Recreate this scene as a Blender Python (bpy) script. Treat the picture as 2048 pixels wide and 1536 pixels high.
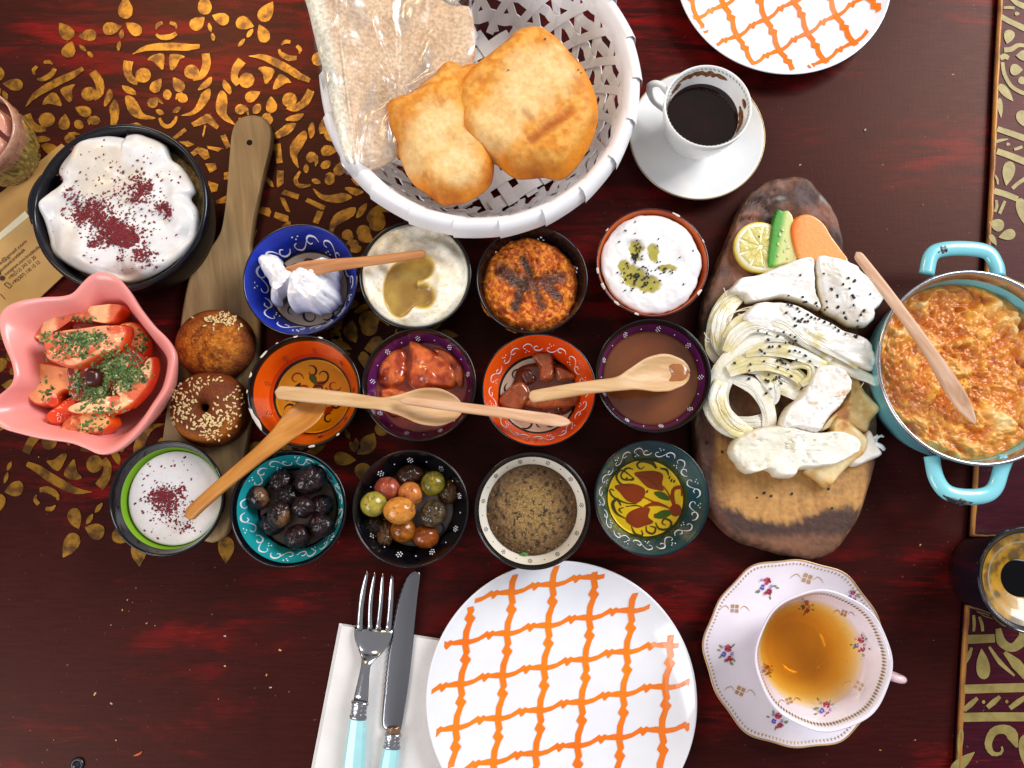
import bpy, math, random
import numpy as np
from math import pi, cos, sin, radians, sqrt, atan2, hypot
for _o in list(bpy.data.objects):
    bpy.data.objects.remove(_o)
S = bpy.context.scene
COLL = S.collection
rnd = random.Random(11)
rs = np.random.RandomState(5)

# ------------------------------------------------------------------ camera, world, lamps
CAM_H, TILT, FPX = 0.62, radians(8.2), 1600.0
cd = bpy.data.cameras.new('camera')
cam = bpy.data.objects.new('camera', cd)
COLL.objects.link(cam)
cam.location = (0, 0, CAM_H)
cam.rotation_euler = (TILT, 0, 0)
cd.sensor_fit = 'HORIZONTAL'
cd.sensor_width = 36.0
cd.lens = 36.0 * FPX / 2048.0
cd.clip_start = 0.01
cd.clip_end = 50
S.camera = cam

W = bpy.data.worlds.new('World')
S.world = W
W.use_nodes = True
_bg = W.node_tree.nodes['Background']
_bg.inputs[0].default_value = (0.92, 0.92, 0.96, 1)
_bg.inputs[1].default_value = 0.40

def lamp(name, kind, loc, target, energy, color, size=1.0, size_y=None):
    d = bpy.data.lights.new(name, kind)
    d.energy = energy
    d.color = color
    if kind == 'AREA':
        d.shape = 'RECTANGLE'
        d.size = size
        d.size_y = size_y or size
    else:
        d.shadow_soft_size = size
    o = bpy.data.objects.new(name, d)
    COLL.objects.link(o)
    o.location = loc
    v = np.array(target, float) - np.array(loc, float)
    o.rotation_euler = (atan2(hypot(v[0], v[1]), -v[2]), 0, atan2(v[1], v[0]) - pi / 2)
    return o

lamp('window_light', 'AREA', (1.75, 1.25, 1.55), (0.1, 0.1, 0), 74, (0.96, 0.98, 1.0), 1.2, 1.2)
lamp('side_window_light', 'AREA', (-1.55, -1.15, 1.50), (0, 0.0, 0), 33, (0.97, 0.97, 1.0), 1.2, 1.2)
lamp('ceiling_lamp', 'POINT', (-0.60, 0.94, 0.95), (0, 0, 0), 18, (1.0, 0.70, 0.34), 0.17)
S.view_settings.view_transform = 'Standard'
S.view_settings.look = 'None'
S.view_settings.exposure = 0.0
S.view_settings.gamma = 1.0

# ------------------------------------------------------------------ projection helpers (photo pixels <-> table metres)
cT, sT = cos(TILT), sin(TILT)
def at(px, py, z=0.0):
    dx, dy = (px - 1024) / FPX, -(py - 768) / FPX
    y, zz = dy * cT + sT, dy * sT - cT
    k = (z - CAM_H) / zz
    return np.array((dx * k, y * k, z))
def ats(pts, z=0.0):
    p = np.asarray(pts, float)
    dx, dy = (p[:, 0] - 1024) / FPX, -(p[:, 1] - 768) / FPX
    y, zz = dy * cT + sT, dy * sT - cT
    k = (np.asarray(z) - CAM_H) / zz
    return np.stack([dx * k, y * k], 1)
def topx(x, y, z):
    zr = z - CAM_H
    yc, zc = y * cT + zr * sT, -y * sT + zr * cT
    return 1024 + FPX * x / (-zc), 768 - FPX * yc / (-zc)
def pxm(px, py, z=0.0):
    a, b = at(px - 20, py, z), at(px + 20, py, z)
    return np.linalg.norm(a - b) / 40.0
def zoomed(pts, k, ox, oy):
    return [(ox + x / k, oy + y / k) for x, y in pts]

# ------------------------------------------------------------------ numpy noise
def _hash(ix, iy, seed):
    n = (ix.astype(np.int64) * 374761393 + iy.astype(np.int64) * 668265263 + seed * 1442695041) & 0xffffffff
    n = ((n ^ (n >> 13)) * 1274126177) & 0xffffffff
    return ((n ^ (n >> 16)) & 0xffff) / 65535.0
def vnoise(x, y, seed=0):
    x, y = np.asarray(x, float), np.asarray(y, float)
    ix, iy = np.floor(x), np.floor(y)
    fx, fy = x - ix, y - iy
    u, v = fx * fx * (3 - 2 * fx), fy * fy * (3 - 2 * fy)
    a, b = _hash(ix, iy, seed), _hash(ix + 1, iy, seed)
    c, d = _hash(ix, iy + 1, seed), _hash(ix + 1, iy + 1, seed)
    return (a * (1 - u) + b * u) * (1 - v) + (c * (1 - u) + d * u) * v
def fbm(x, y, seed=0, o=4):
    s, a, t = 0, .5, 0
    for i in range(o):
        s = s + a * vnoise(np.asarray(x) * 2 ** i + 17.3 * i, np.asarray(y) * 2 ** i - 9.1 * i, seed + i)
        t += a
        a *= .5
    return s / t
def sstep(a, b, x):
    t = np.clip((np.asarray(x, float) - a) / (b - a), 0, 1)
    return t * t * (3 - 2 * t)

def lin(h):
    h = h.lstrip('#')
    c = [int(h[i:i + 2], 16) / 255 for i in (0, 2, 4)]
    return np.array([v / 12.92 if v <= .04045 else ((v + .055) / 1.055) ** 2.4 for v in c])
def mixc(a, b, t):
    t = np.clip(np.asarray(t, float), 0, 1)[..., None]
    return np.asarray(a) * (1 - t) + np.asarray(b) * t
def rgba(c, rough):
    c = np.asarray(c)
    r = np.zeros(c.shape[:-1]) + rough
    return np.concatenate([c, r[..., None]], -1)

# ------------------------------------------------------------------ materials
_mats = {}
def _new(name):
    m = bpy.data.materials.new(name)
    m.use_nodes = True
    nt = m.node_tree
    return m, nt, nt.nodes, nt.links, nt.nodes['Principled BSDF']
def M(name, col, rough=.5, var=.12, ns=60, bump=0.0, bs=250, coat=0.0, metal=0.0, sss=0.0, stretch=(1, 1, 1), col2=None, ramp=(.35, .65), spec=.5, bdist=.001, rough2=None):
    if name in _mats:
        return _mats[name]
    m, nt, N, L, p = _new(name)
    c = lin(col)
    c2 = lin(col2) if col2 else c * (1 - 2 * var)
    tc = N.new('ShaderNodeTexCoord')
    mp = N.new('ShaderNodeMapping')
    mp.inputs['Scale'].default_value = stretch
    L.new(tc.outputs['Object'], mp.inputs[0])
    nz = N.new('ShaderNodeTexNoise')
    nz.inputs['Scale'].default_value = ns
    nz.inputs['Detail'].default_value = 5
    L.new(mp.outputs[0], nz.inputs['Vector'])
    cr = N.new('ShaderNodeValToRGB')
    cr.color_ramp.elements[0].position, cr.color_ramp.elements[1].position = ramp
    cr.color_ramp.elements[0].color = (*c, 1)
    cr.color_ramp.elements[1].color = (*c2, 1)
    L.new(nz.outputs[0], cr.inputs[0])
    L.new(cr.outputs[0], p.inputs['Base Color'])
    p.inputs['Roughness'].default_value = rough
    if rough2 is not None:
        mr = N.new('ShaderNodeMapRange')
        mr.inputs['From Min'].default_value, mr.inputs['From Max'].default_value = .35, .65
        mr.inputs['To Min'].default_value, mr.inputs['To Max'].default_value = rough, rough2
        L.new(nz.outputs[0], mr.inputs[0])
        L.new(mr.outputs[0], p.inputs['Roughness'])
    p.inputs['Metallic'].default_value = metal
    p.inputs['Coat Weight'].default_value = coat
    p.inputs['Coat Roughness'].default_value = .06
    p.inputs['Specular IOR Level'].default_value = spec
    if sss:
        p.inputs['Subsurface Weight'].default_value = sss
        p.inputs['Subsurface Radius'].default_value = (1, .6, .35)
        p.inputs['Subsurface Scale'].default_value = .004
    if bump:
        b = N.new('ShaderNodeBump')
        b.inputs['Strength'].default_value = bump
        b.inputs['Distance'].default_value = bdist
        n2 = N.new('ShaderNodeTexNoise')
        n2.inputs['Scale'].default_value = bs
        n2.inputs['Detail'].default_value = 4
        L.new(mp.outputs[0], n2.inputs['Vector'])
        L.new(n2.outputs[0], b.inputs['Height'])
        L.new(b.outputs[0], p.inputs['Normal'])
    _mats[name] = m
    return m
def VM(name, bump=.3, bs=400, sss=0.0, coat=0.0, bdist=.0006, spec=.5, speck=0.1, sscale=.004, srad=(1, .6, .35)):
    """material whose own colour comes from the mesh colour attribute (alpha = roughness), with fine procedural grain"""
    if name in _mats:
        return _mats[name]
    m, nt, N, L, p = _new(name)
    a = N.new('ShaderNodeAttribute')
    a.attribute_name = 'Col'
    tc = N.new('ShaderNodeTexCoord')
    nz = N.new('ShaderNodeTexNoise')
    nz.inputs['Scale'].default_value = bs
    nz.inputs['Detail'].default_value = 5
    L.new(tc.outputs['Object'], nz.inputs['Vector'])
    mr = N.new('ShaderNodeMapRange')
    mr.inputs['From Min'].default_value, mr.inputs['From Max'].default_value = .3, .7
    mr.inputs['To Min'].default_value, mr.inputs['To Max'].default_value = 1 - speck, 1 + speck
    L.new(nz.outputs[0], mr.inputs[0])
    mu = N.new('ShaderNodeVectorMath')
    mu.operation = 'SCALE'
    L.new(a.outputs['Color'], mu.inputs[0])
    L.new(mr.outputs[0], mu.inputs['Scale'])
    L.new(mu.outputs[0], p.inputs['Base Color'])
    L.new(a.outputs['Alpha'], p.inputs['Roughness'])
    p.inputs['Coat Weight'].default_value = coat
    p.inputs['Coat Roughness'].default_value = .08
    p.inputs['Specular IOR Level'].default_value = spec
    if sss:
        p.inputs['Subsurface Weight'].default_value = sss
        p.inputs['Subsurface Radius'].default_value = srad
        p.inputs['Subsurface Scale'].default_value = sscale
    if bump:
        b = N.new('ShaderNodeBump')
        b.inputs['Strength'].default_value = bump
        b.inputs['Distance'].default_value = bdist
        L.new(nz.outputs[0], b.inputs['Height'])
        L.new(b.outputs[0], p.inputs['Normal'])
    _mats[name] = m
    return m
def liquid(name, tint, density=0.0, gloss=1.0):
    """clear tinted liquid: fresnel gloss over a tinted see-through surface, optional absorption in its depth"""
    if name in _mats:
        return _mats[name]
    m, nt, N, L, p = _new(name)
    N.remove(p)
    out = [n for n in N if n.type == 'OUTPUT_MATERIAL'][0]
    tr = N.new('ShaderNodeBsdfTransparent')
    tr.inputs[0].default_value = (*(lin(tint) if not density else (1, 1, 1)), 1)
    gl = N.new('ShaderNodeBsdfGlossy')
    gl.inputs['Roughness'].default_value = .05
    fr = N.new('ShaderNodeFresnel')
    fr.inputs[0].default_value = 1.4
    mx = N.new('ShaderNodeMixShader')
    ge = N.new('ShaderNodeNewGeometry')
    fb_ = N.new('ShaderNodeMath')   # the mirror-like part only on the outer side
    fb_.operation = 'SUBTRACT'
    fb_.use_clamp = True
    L.new(fr.outputs[0], fb_.inputs[0])
    L.new(ge.outputs['Backfacing'], fb_.inputs[1])
    L.new(fb_.outputs[0], mx.inputs[0])
    L.new(tr.outputs[0], mx.inputs[1])
    L.new(gl.outputs[0], mx.inputs[2])
    L.new(mx.outputs[0], out.inputs['Surface'])
    if density:
        va = N.new('ShaderNodeVolumeAbsorption')
        va.inputs['Color'].default_value = (*lin(tint), 1)
        va.inputs['Density'].default_value = density
        L.new(va.outputs[0], out.inputs['Volume'])
    _mats[name] = m
    return m

# ------------------------------------------------------------------ object helpers
ORG = {}
import bmesh
def _fixn(me):
    b = bmesh.new()
    b.from_mesh(me)
    bmesh.ops.recalc_face_normals(b, faces=b.faces)
    nz = sum(f.normal.z * f.calc_area() for f in b.faces)
    if nz < -.02 * sum(f.calc_area() for f in b.faces):   # open sheets face up
        bmesh.ops.reverse_faces(b, faces=b.faces)
    b.to_mesh(me)
    b.free()
def tag(o, label=None, cat=None, group=None, kind=None):
    if label: o['label'] = label
    if cat: o['category'] = cat
    if group: o['group'] = group
    if kind: o['kind'] = kind
    return o
def thing(name, label, cat, loc, group=None):
    o = bpy.data.objects.new(name, None)
    o.empty_display_size = .01
    COLL.objects.link(o)
    o.location = [float(v) for v in loc]
    ORG[o.name] = np.array(loc, float)
    return tag(o, label, cat, group)
def mk(name, V, F, mat, parent=None, fm=None, col=None, smooth=True, org=None):
    V = np.asarray(V, float)
    if parent is not None:
        o3 = ORG[parent.name]
    else:
        o3 = np.array(org, float) if org is not None else np.array([V[:, 0].mean(), V[:, 1].mean(), V[:, 2].min()])
    me = bpy.data.meshes.new(name)
    me.from_pydata((V - o3).tolist(), [], [tuple(int(i) for i in f) for f in F])
    mats = mat if isinstance(mat, (list, tuple)) else [mat]
    for m in mats:
        me.materials.append(m)
    if fm is not None:
        me.polygons.foreach_set('material_index', np.asarray(fm, np.int32))
    me.polygons.foreach_set('use_smooth', np.full(len(me.polygons), bool(smooth)))
    if col is not None:
        at_ = me.color_attributes.new('Col', 'FLOAT_COLOR', 'POINT')
        at_.data.foreach_set('color', np.asarray(col, np.float32).ravel())
    _fixn(me)
    me.validate()
    me.update()
    o = bpy.data.objects.new(name, me)
    COLL.objects.link(o)
    ORG[o.name] = o3
    if parent is not None:
        o.parent = parent
    else:
        o.location = o3
    return o
class Acc:
    """collects several pieces of geometry into ONE part"""
    def __init__(s): s.V, s.F, s.n, s.m = [], [], 0, []
    def add(s, V, F, m=0):
        V = np.asarray(V, float)
        s.V.append(V)
        s.F += [tuple(int(i) + s.n for i in f) for f in F]
        s.m += [m] * len(F)
        s.n += len(V)
    def out(s): return np.concatenate(s.V), s.F, s.m

def smooth_line(pts, n, closed=False):
    p = np.asarray(pts, float)
    k = len(p)
    if closed:
        q = np.concatenate([p[-1:], p, p[:2]])
        segs = k
    else:
        q = np.concatenate([2 * p[:1] - p[1:2], p, 2 * p[-1:] - p[-2:-1]])
        segs = k - 1
    out = []
    for i in range(segs):
        a, b, c, d = q[i], q[i + 1], q[i + 2], q[i + 3]
        for t in np.linspace(0, 1, 16, endpoint=False):
            out.append(.5 * (2 * b + (c - a) * t + (2 * a - 5 * b + 4 * c - d) * t * t + (3 * b - a - 3 * c + d) * t ** 3))
    out = np.array(out + ([out[0]] if closed else [p[-1]]))
    L = np.concatenate([[0], np.cumsum(np.linalg.norm(np.diff(out, axis=0), axis=1))])
    s = np.linspace(0, L[-1], n + 1 if closed else n)
    r = np.stack([np.interp(s, L, out[:, j]) for j in range(out.shape[1])], 1)
    return r[:-1] if closed else r
def ring_faces(nr, nt, off=0, closed=True):
    F = []
    for i in range(nr - 1):
        for j in range(nt if closed else nt - 1):
            k = (j + 1) % nt
            F.append((off + i * nt + j, off + i * nt + k, off + (i + 1) * nt + k, off + (i + 1) * nt + j))
    return F
def lathe(prof, n, c, rmod=None, zmod=None):
    """profile [(r,z,material)] from inside/bottom outwards; returns V,F,fm"""
    th = np.linspace(0, 2 * pi, n, endpoint=False)
    V = []
    for r, z, *_ in prof:
        rr = r * (rmod(th, r, z) if rmod else 1)
        zz = z + (zmod(th, r, z) if zmod else 0) + 0 * th
        V.append(np.stack([c[0] + rr * np.cos(th), c[1] + rr * np.sin(th), zz], 1))
    V = np.concatenate(V)
    F = ring_faces(len(prof), n)
    fm = np.repeat([int(p[2]) if len(p) > 2 else 0 for p in prof[1:]], n)
    k = len(V)
    caps = []
    V = np.concatenate([V, [[c[0], c[1], prof[0][1]]], [[c[0], c[1], prof[-1][1]]]])
    for j in range(n):
        F.append((k, (j + 1) % n, j))
        caps.append(int(prof[0][2]) if len(prof[0]) > 2 else 0)
    b = (len(prof) - 1) * n
    for j in range(n):
        F.append((k + 1, b + j, b + (j + 1) % n))
        caps.append(int(prof[-1][2]) if len(prof[-1]) > 2 else 0)
    return V, F, np.concatenate([fm, caps])
def tube(P, R, n=8, flat=1.0, up=(0, 0, 1), caps=True):
    """tube along P with radius R; flat scales the cross-section along 'up'"""
    P = np.asarray(P, float)
    m = len(P)
    R = np.zeros(m) + R
    T_ = np.gradient(P, axis=0)
    T_ /= np.linalg.norm(T_, axis=1)[:, None] + 1e-12
    V = []
    u0 = np.array(up, float)
    for i in range(m):
        s = np.cross(T_[i], u0)
        if np.linalg.norm(s) < 1e-3:
            s = np.cross(T_[i], (1, 0, 0) if abs(T_[i][0]) < .9 else (0, 1, 0))
        s /= np.linalg.norm(s)
        w = np.cross(s, T_[i])
        for a in range(n):
            t = 2 * pi * a / n
            V.append(P[i] + R[i] * (s * cos(t) + w * sin(t) * flat))
    F = ring_faces(m, n)
    if caps:
        F.append(tuple(range(n))[::-1])
        F.append(tuple((m - 1) * n + a for a in range(n)))
    return np.array(V), F
def strip(P, Nm, w, t):
    """flat band of width w and thickness t along P with surface normals Nm (box section)"""
    P, Nm = np.asarray(P, float), np.asarray(Nm, float)
    T_ = np.gradient(P, axis=0)
    T_ /= np.linalg.norm(T_, axis=1)[:, None] + 1e-12
    Sd = np.cross(T_, Nm)
    Sd /= np.linalg.norm(Sd, axis=1)[:, None] + 1e-12
    w = (np.zeros(len(P)) + w)[:, None]
    V = np.concatenate([P - Sd * w / 2 - Nm * t / 2, P + Sd * w / 2 - Nm * t / 2, P + Sd * w / 2 + Nm * t / 2, P - Sd * w / 2 + Nm * t / 2])
    m = len(P)
    F = []
    for i in range(m - 1):
        for a, b in ((0, 1), (1, 2), (2, 3), (3, 0)):
            F.append((a * m + i, b * m + i, b * m + i + 1, a * m + i + 1))
    F += [(0, 3 * m, 2 * m, m), (m - 1, 2 * m - 1, 3 * m - 1, 4 * m - 1)]
    return V, F
def blob(o2, z0, h, edge, nr=20, zf=None, pw=.5, base=None, under=True):
    """solid pad with the plan outline o2 (world xy), domed towards the middle. returns V,F,t (0 edge..1 inside)"""
    o2 = np.asarray(o2, float)
    n = len(o2)
    c = o2.mean(0)
    f = 1 - (1 - np.linspace(0, 1, nr + 1)[1:]) ** 1.6
    R = np.linalg.norm(o2 - c, axis=1)
    X = c[0] + f[:, None] * (o2[:, 0] - c[0])
    Y = c[1] + f[:, None] * (o2[:, 1] - c[1])
    D = (1 - f)[:, None] * R[None]
    X = np.concatenate([[c[0]], X.ravel()])
    Y = np.concatenate([[c[1]], Y.ravel()])
    D = np.concatenate([[R.min()], D.ravel()])
    t = np.clip(D / edge, 0, 1)
    prof = (1 - (1 - t) ** 2) ** pw
    zb = z0(X, Y) if callable(z0) else z0 + 0 * X
    Z = zb + h * prof
    if zf is not None:
        Z = Z + zf(X, Y, t) * np.clip(t * 3, 0, 1)
    V = np.stack([X, Y, Z], 1)
    F = [(0, 1 + j, 1 + (j + 1) % n) for j in range(n)]
    F += ring_faces(nr, n, 1)
    if under:
        k = len(V)
        V = np.concatenate([V, [[c[0], c[1], (base if base is not None else zb[0])]]])
        e = 1 + (nr - 1) * n
        F += [(k, e + (j + 1) % n, e + j) for j in range(n)]
        t = np.concatenate([t, [0]])
    F = [f_[::-1] if False else f_ for f_ in F]
    return V, F, t
def orient(o2):
    o2 = np.asarray(o2, float)
    a = np.sum(o2[:, 0] * np.roll(o2[:, 1], -1) - np.roll(o2[:, 0], -1) * o2[:, 1])
    return o2 if a > 0 else o2[::-1]
def outline(px, z, n=96, jit=0.0, seed=0):
    o2 = orient(smooth_line(ats(px, z), n, True))
    if jit:
        c = o2.mean(0)
        th = np.arange(n) / n * 40
        o2 = c + (o2 - c) * (1 + jit * (fbm(th, 0 * th + seed, seed, 3) - .5) * np.minimum(1, np.minimum(np.arange(n), n - np.arange(n)) / 6.))[:, None]
    return o2
def circle(c, r, n=96):
    th = np.linspace(0, 2 * pi, n, endpoint=False)
    return np.stack([c[0] + r * np.cos(th), c[1] + r * np.sin(th)], 1)
def ellipse_px(cx, cy, rx, ry, ang=0, n=20):
    a = radians(ang)
    return [(cx + rx * cos(t) * cos(a) - ry * sin(t) * sin(a), cy + rx * cos(t) * sin(a) + ry * sin(t) * cos(a)) for t in np.linspace(0, 2 * pi, n, endpoint=False)]
def surf_z(objs_V, xy):
    """height of the nearest vertex of already built surfaces"""
    A = np.concatenate(objs_V)
    out = []
    for x, y in xy:
        d = (A[:, 0] - x) ** 2 + (A[:, 1] - y) ** 2
        i = np.where(d < d.min() + 2e-6)[0]
        out.append(A[i, 2].max())
    return np.array(out)
def near(objs_V, xy, lim=.0015):
    A = np.concatenate(objs_V)[:, :2]
    return np.array([p for p in xy if ((A - p) ** 2).sum(1).min() < lim * lim])
def flakes(xy, z, size, seed=0, sx=1.25, flat=.35):
    """many small angular crumbs as one mesh"""
    r = np.random.RandomState(seed)
    V, F = [], []
    for i, (x, y) in enumerate(xy):
        s = size * (0.4 + 1.1 * r.rand() ** 1.5)
        a = r.rand() * 2 * pi
        ca, sa = cos(a), sin(a)
        k = len(V)
        tx, ty = (r.rand(2) - .5) * .8
        for dx, dy, dz in ((-sx, -.6, 0), (sx * .9, -.7, .1), (sx * .7, .8, 0), (-sx * .8, .6, .1), (0.1, 0, 1)):
            dx *= .7 + .6 * r.rand()
            V.append((x + s * (dx * ca - dy * sa) * .5, y + s * (dx * sa + dy * ca) * .5, z[i] + s * (dz * flat + .5 * abs(tx) + tx * dx * .4 + ty * dy * .4)))
        F += [(k, k + 1, k + 4), (k + 1, k + 2, k + 4), (k + 2, k + 3, k + 4), (k + 3, k, k + 4), (k, k + 3, k + 2, k + 1)]
    return np.array(V), F
def cluster(specs, seed=0):
    r = np.random.RandomState(seed)
    out = []
    for x, y, sx, sy, n, *g in specs:
        if g and g[0] == 'u':
            q = r.rand(n, 2) * 2 - 1
            q = q[(q ** 2).sum(1) < 1]
        else:
            q = r.randn(n, 2) * .5
        out += [(x + a * sx, y + b * sy) for a, b in q]
    return out
# ------------------------------------------------------------------ table with gold stencil
def stroke(pts, ws, n=20):
    """outline polygon of a brush stroke through pts with full widths ws"""
    p = smooth_line(pts, n)
    w = np.interp(np.linspace(0, 1, n), np.linspace(0, 1, len(ws)), ws) / 2
    t = np.gradient(p, axis=0)
    t /= np.linalg.norm(t, axis=1)[:, None] + 1e-9
    s = np.stack([-t[:, 1], t[:, 0]], 1)
    return np.concatenate([p + s * w[:, None], (p - s * w[:, None])[::-1]])
def drop(cx, cy, L, Wd, ang, n=22):
    """teardrop, its point in direction ang (photo pixel frame, degrees clockwise from +x)"""
    a = radians(ang)
    o = []
    for t in np.linspace(0, 2 * pi, n, endpoint=False):
        u = cos(t)
        v = sin(t) * (1 - .55 * (u + 1) / 2 - .25 * max(u, 0) ** 2)
        x, y = u * L / 2, v * Wd / 2 * 1.18
        o.append((cx + x * cos(a) - y * sin(a), cy + x * sin(a) + y * cos(a)))
    return o
def lens(cx, cy, L, Wd, ang, n=16):
    a = radians(ang)
    o = []
    for t in np.linspace(0, 2 * pi, n, endpoint=False):
        x, y = cos(t) * L / 2, np.sign(sin(t)) * abs(sin(t)) ** 1.6 * Wd / 2
        o.append((cx + x * cos(a) - y * sin(a), cy + x * sin(a) + y * cos(a)))
    return o
def curl(pts, ws, bx, by, br):
    return [stroke(pts, ws), ellipse_px(bx, by, br, br * .95)]
U = []   # one repeat unit of the medallion, traced in a 3.2x frame
U.append(stroke([(850, 348), (930, 312), (1020, 302), (1120, 300), (1200, 304), (1280, 298)], [4, 36, 48, 50, 46, 26]))
U.append(smooth_line([(945, 385), (985, 352), (1050, 352), (1046, 445), (1012, 425), (985, 398)], 40, True))
U.append(smooth_line([(1090, 352), (1182, 362), (1150, 388), (1122, 440), (1092, 445)], 40, True))
U += curl([(825, 392), (818, 450), (838, 505), (885, 530)], [62, 56, 48, 40], 918, 484, 50)
U += curl([(1318, 345), (1322, 420), (1290, 485), (1235, 500)], [50, 56, 48, 40], 1228, 462, 48)
U.append(drop(1005, 548, 104, 78, -55))
U.append(drop(1140, 540, 104, 80, -125))
U.append(ellipse_px(1072, 607, 27, 33))
U += curl([(1045, 665), (1020, 645), (985, 635)], [6, 24, 30], 978, 660, 34)
U += curl([(1128, 640), (1140, 612), (1170, 605)], [6, 22, 30], 1172, 632, 32)
U.append(lens(1025, 720, 60, 34, 25))
U.append(lens(1133, 706, 62, 34, -35))
U.append(stroke([(1022, 758), (1045, 800), (1078, 812), (1112, 790), (1135, 745)], [16, 26, 26, 26, 12]))
U.append(smooth_line([(802, 618), (850, 622), (888, 672), (922, 728), (1000, 757), (920, 766), (850, 742), (814, 690)], 48, True))
U.append(smooth_line([(783, 548), (850, 568), (872, 610), (806, 592)], 24, True))
U.append(smooth_line([(1345, 568), (1290, 602), (1265, 660), (1228, 712), (1158, 742), (1240, 736), (1300, 692), (1342, 632)], 48, True))
U.append(smooth_line([(1355, 493), (1298, 532), (1268, 582), (1345, 548)], 24, True))
U.append(drop(805, 52, 140, 104, -88))
U.append(drop(720, 183, 122, 92, -10))
U.append(drop(855, 183, 122, 86, 215))
U.append(lens(780, 221, 66, 32, 95))
U.append(lens(764, 297, 66, 28, 100))
U.append(drop(1310, 30, 130, 98, 265))
U.append(drop(1268, 148, 112, 92, -40))
U.append(drop(1412, 120, 112, 86, 200))
U.append(lens(1345, 178, 62, 24, 75))
U.append(lens(1364, 238, 52, 28, 80))
U.append(stroke([(1000, 190), (1012, 162), (1042, 148)], [10, 26, 20]))
U.append(stroke([(1090, 148), (1122, 160), (1132, 185)], [20, 26, 10]))
U.append(stroke([(1000, 222), (1030, 240), (1090, 238), (1130, 215)], [14, 34, 36, 26]))
MED = at(347, 531)[:2]
gold = Acc()
_pk = [0]
def put_poly(acc, o2, z):
    o2 = orient(o2)
    _pk[0] += 1
    z = z + .00003 * (_pk[0] % 9)
    acc.add(np.concatenate([o2, np.zeros((len(o2), 1)) + z], 1), [tuple(range(len(o2)))])
ZP = 0.0004
Uw = [ats(np.asarray(u) / 3.2, 0) - MED for u in U]
for k in range(12):
    a = radians(30 * k)
    ca, sa = cos(a), sin(a)
    for u in Uw:
        v = np.stack([u[:, 0] * ca - u[:, 1] * sa, u[:, 0] * sa + u[:, 1] * ca], 1)
        v = v + (np.stack([fbm(v[:, 0] * 900, v[:, 1] * 900, k), fbm(v[:, 0] * 900, v[:, 1] * 900, k + 40)], 1) - .5) * .0006
        put_poly(gold, v + MED, ZP)
def q7(pts): return ats(zoomed(pts, 5.484, 480, 200), 0)   # inner rosette, traced near the paddle
inner = [
    [(345, 490), (445, 478), (472, 690), (402, 700), (385, 560), (345, 552)], [(405, 775), (482, 778), (480, 920), (420, 962), (406, 950)],
    [(245, 805), (290, 830), (360, 905), (372, 960), (335, 945), (260, 860)], [(490, 985), (655, 1040), (635, 1095), (455, 1035)],
    [(440, 1068), (495, 1085), (530, 1170), (555, 1235), (510, 1220), (465, 1140)], [(742, 1075), (940, 1165), (915, 1215), (718, 1115)],
    [(850, 1215), (920, 1225), (860, 1365), (800, 1340)], [(235, 1172), (325, 1185), (345, 1230), (325, 1285), (200, 1235)],
    [(390, 1228), (535, 1275), (530, 1340), (460, 1335), (372, 1285)], [(110, 1395), (190, 1430), (150, 1560), (70, 1560)], [(165, 1010), (205, 1010), (200, 1100), (165, 1090)],
    [(460, 1385), (530, 1330), (560, 1335), (555, 1375), (470, 1392)], [(300, 640), (345, 580), (345, 620), (310, 655)]]
for p in inner:
    put_poly(gold, q7(p), ZP)
def z1(pts): return ats(np.asarray(pts) / 3.2, 0)
for p in [
    [(1225, 790), (1325, 730), (1345, 735), (1405, 810), (1390, 832), (1330, 790), (1245, 815)], [(1105, 880), (1180, 820), (1198, 838), (1125, 895)],
    [(1145, 908), (1200, 905), (1245, 925), (1205, 945)], [(1410, 870), (1445, 862), (1478, 940), (1450, 955)], [(1325, 935), (1430, 950), (1400, 972), (1335, 955)],
    [(1220, 980), (1270, 940), (1330, 960), (1345, 1010), (1310, 1025), (1270, 985), (1235, 1005)], [(1315, 1050), (1380, 1045), (1390, 1085), (1345, 1110)],
    [(1335, 1160), (1400, 1180), (1390, 1225), (1330, 1240)], [(1310, 800), (1322, 805), (1305, 880), (1296, 870)], [(1380, 1290), (1450, 1250), (1445, 1300), (1390, 1310)],
    [(1435, 1105), (1465, 1100), (1465, 1150), (1435, 1150)], [(800, 800), (880, 785), (930, 815), (810, 812)]]:
    put_poly(gold, z1(p), ZP)
def zb(pts): return ats(zoomed(pts, 3.267, 470, 430), 0)
for c in [(875, 690, 66, 64, 0), (657, 782, 36, 32, 0), (840, 110, 46, 44, 0), (775, 188, 34, 26, 0), (920, 20, 60, 46, 0)]:
    put_poly(gold, zb(ellipse_px(*c)), ZP)
for d in [(757, 745, 118, 100, -80), (880, 1480, 124, 116, -60), (795, 1495, 80, 46, -100), (715, 860, 100, 60, 20), (905, 835, 120, 64, 150), (850, 920, 70, 46, 30), (1400, 780, 120, 60, 10)]:
    put_poly(gold, zb(drop(*d)), ZP)

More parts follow.
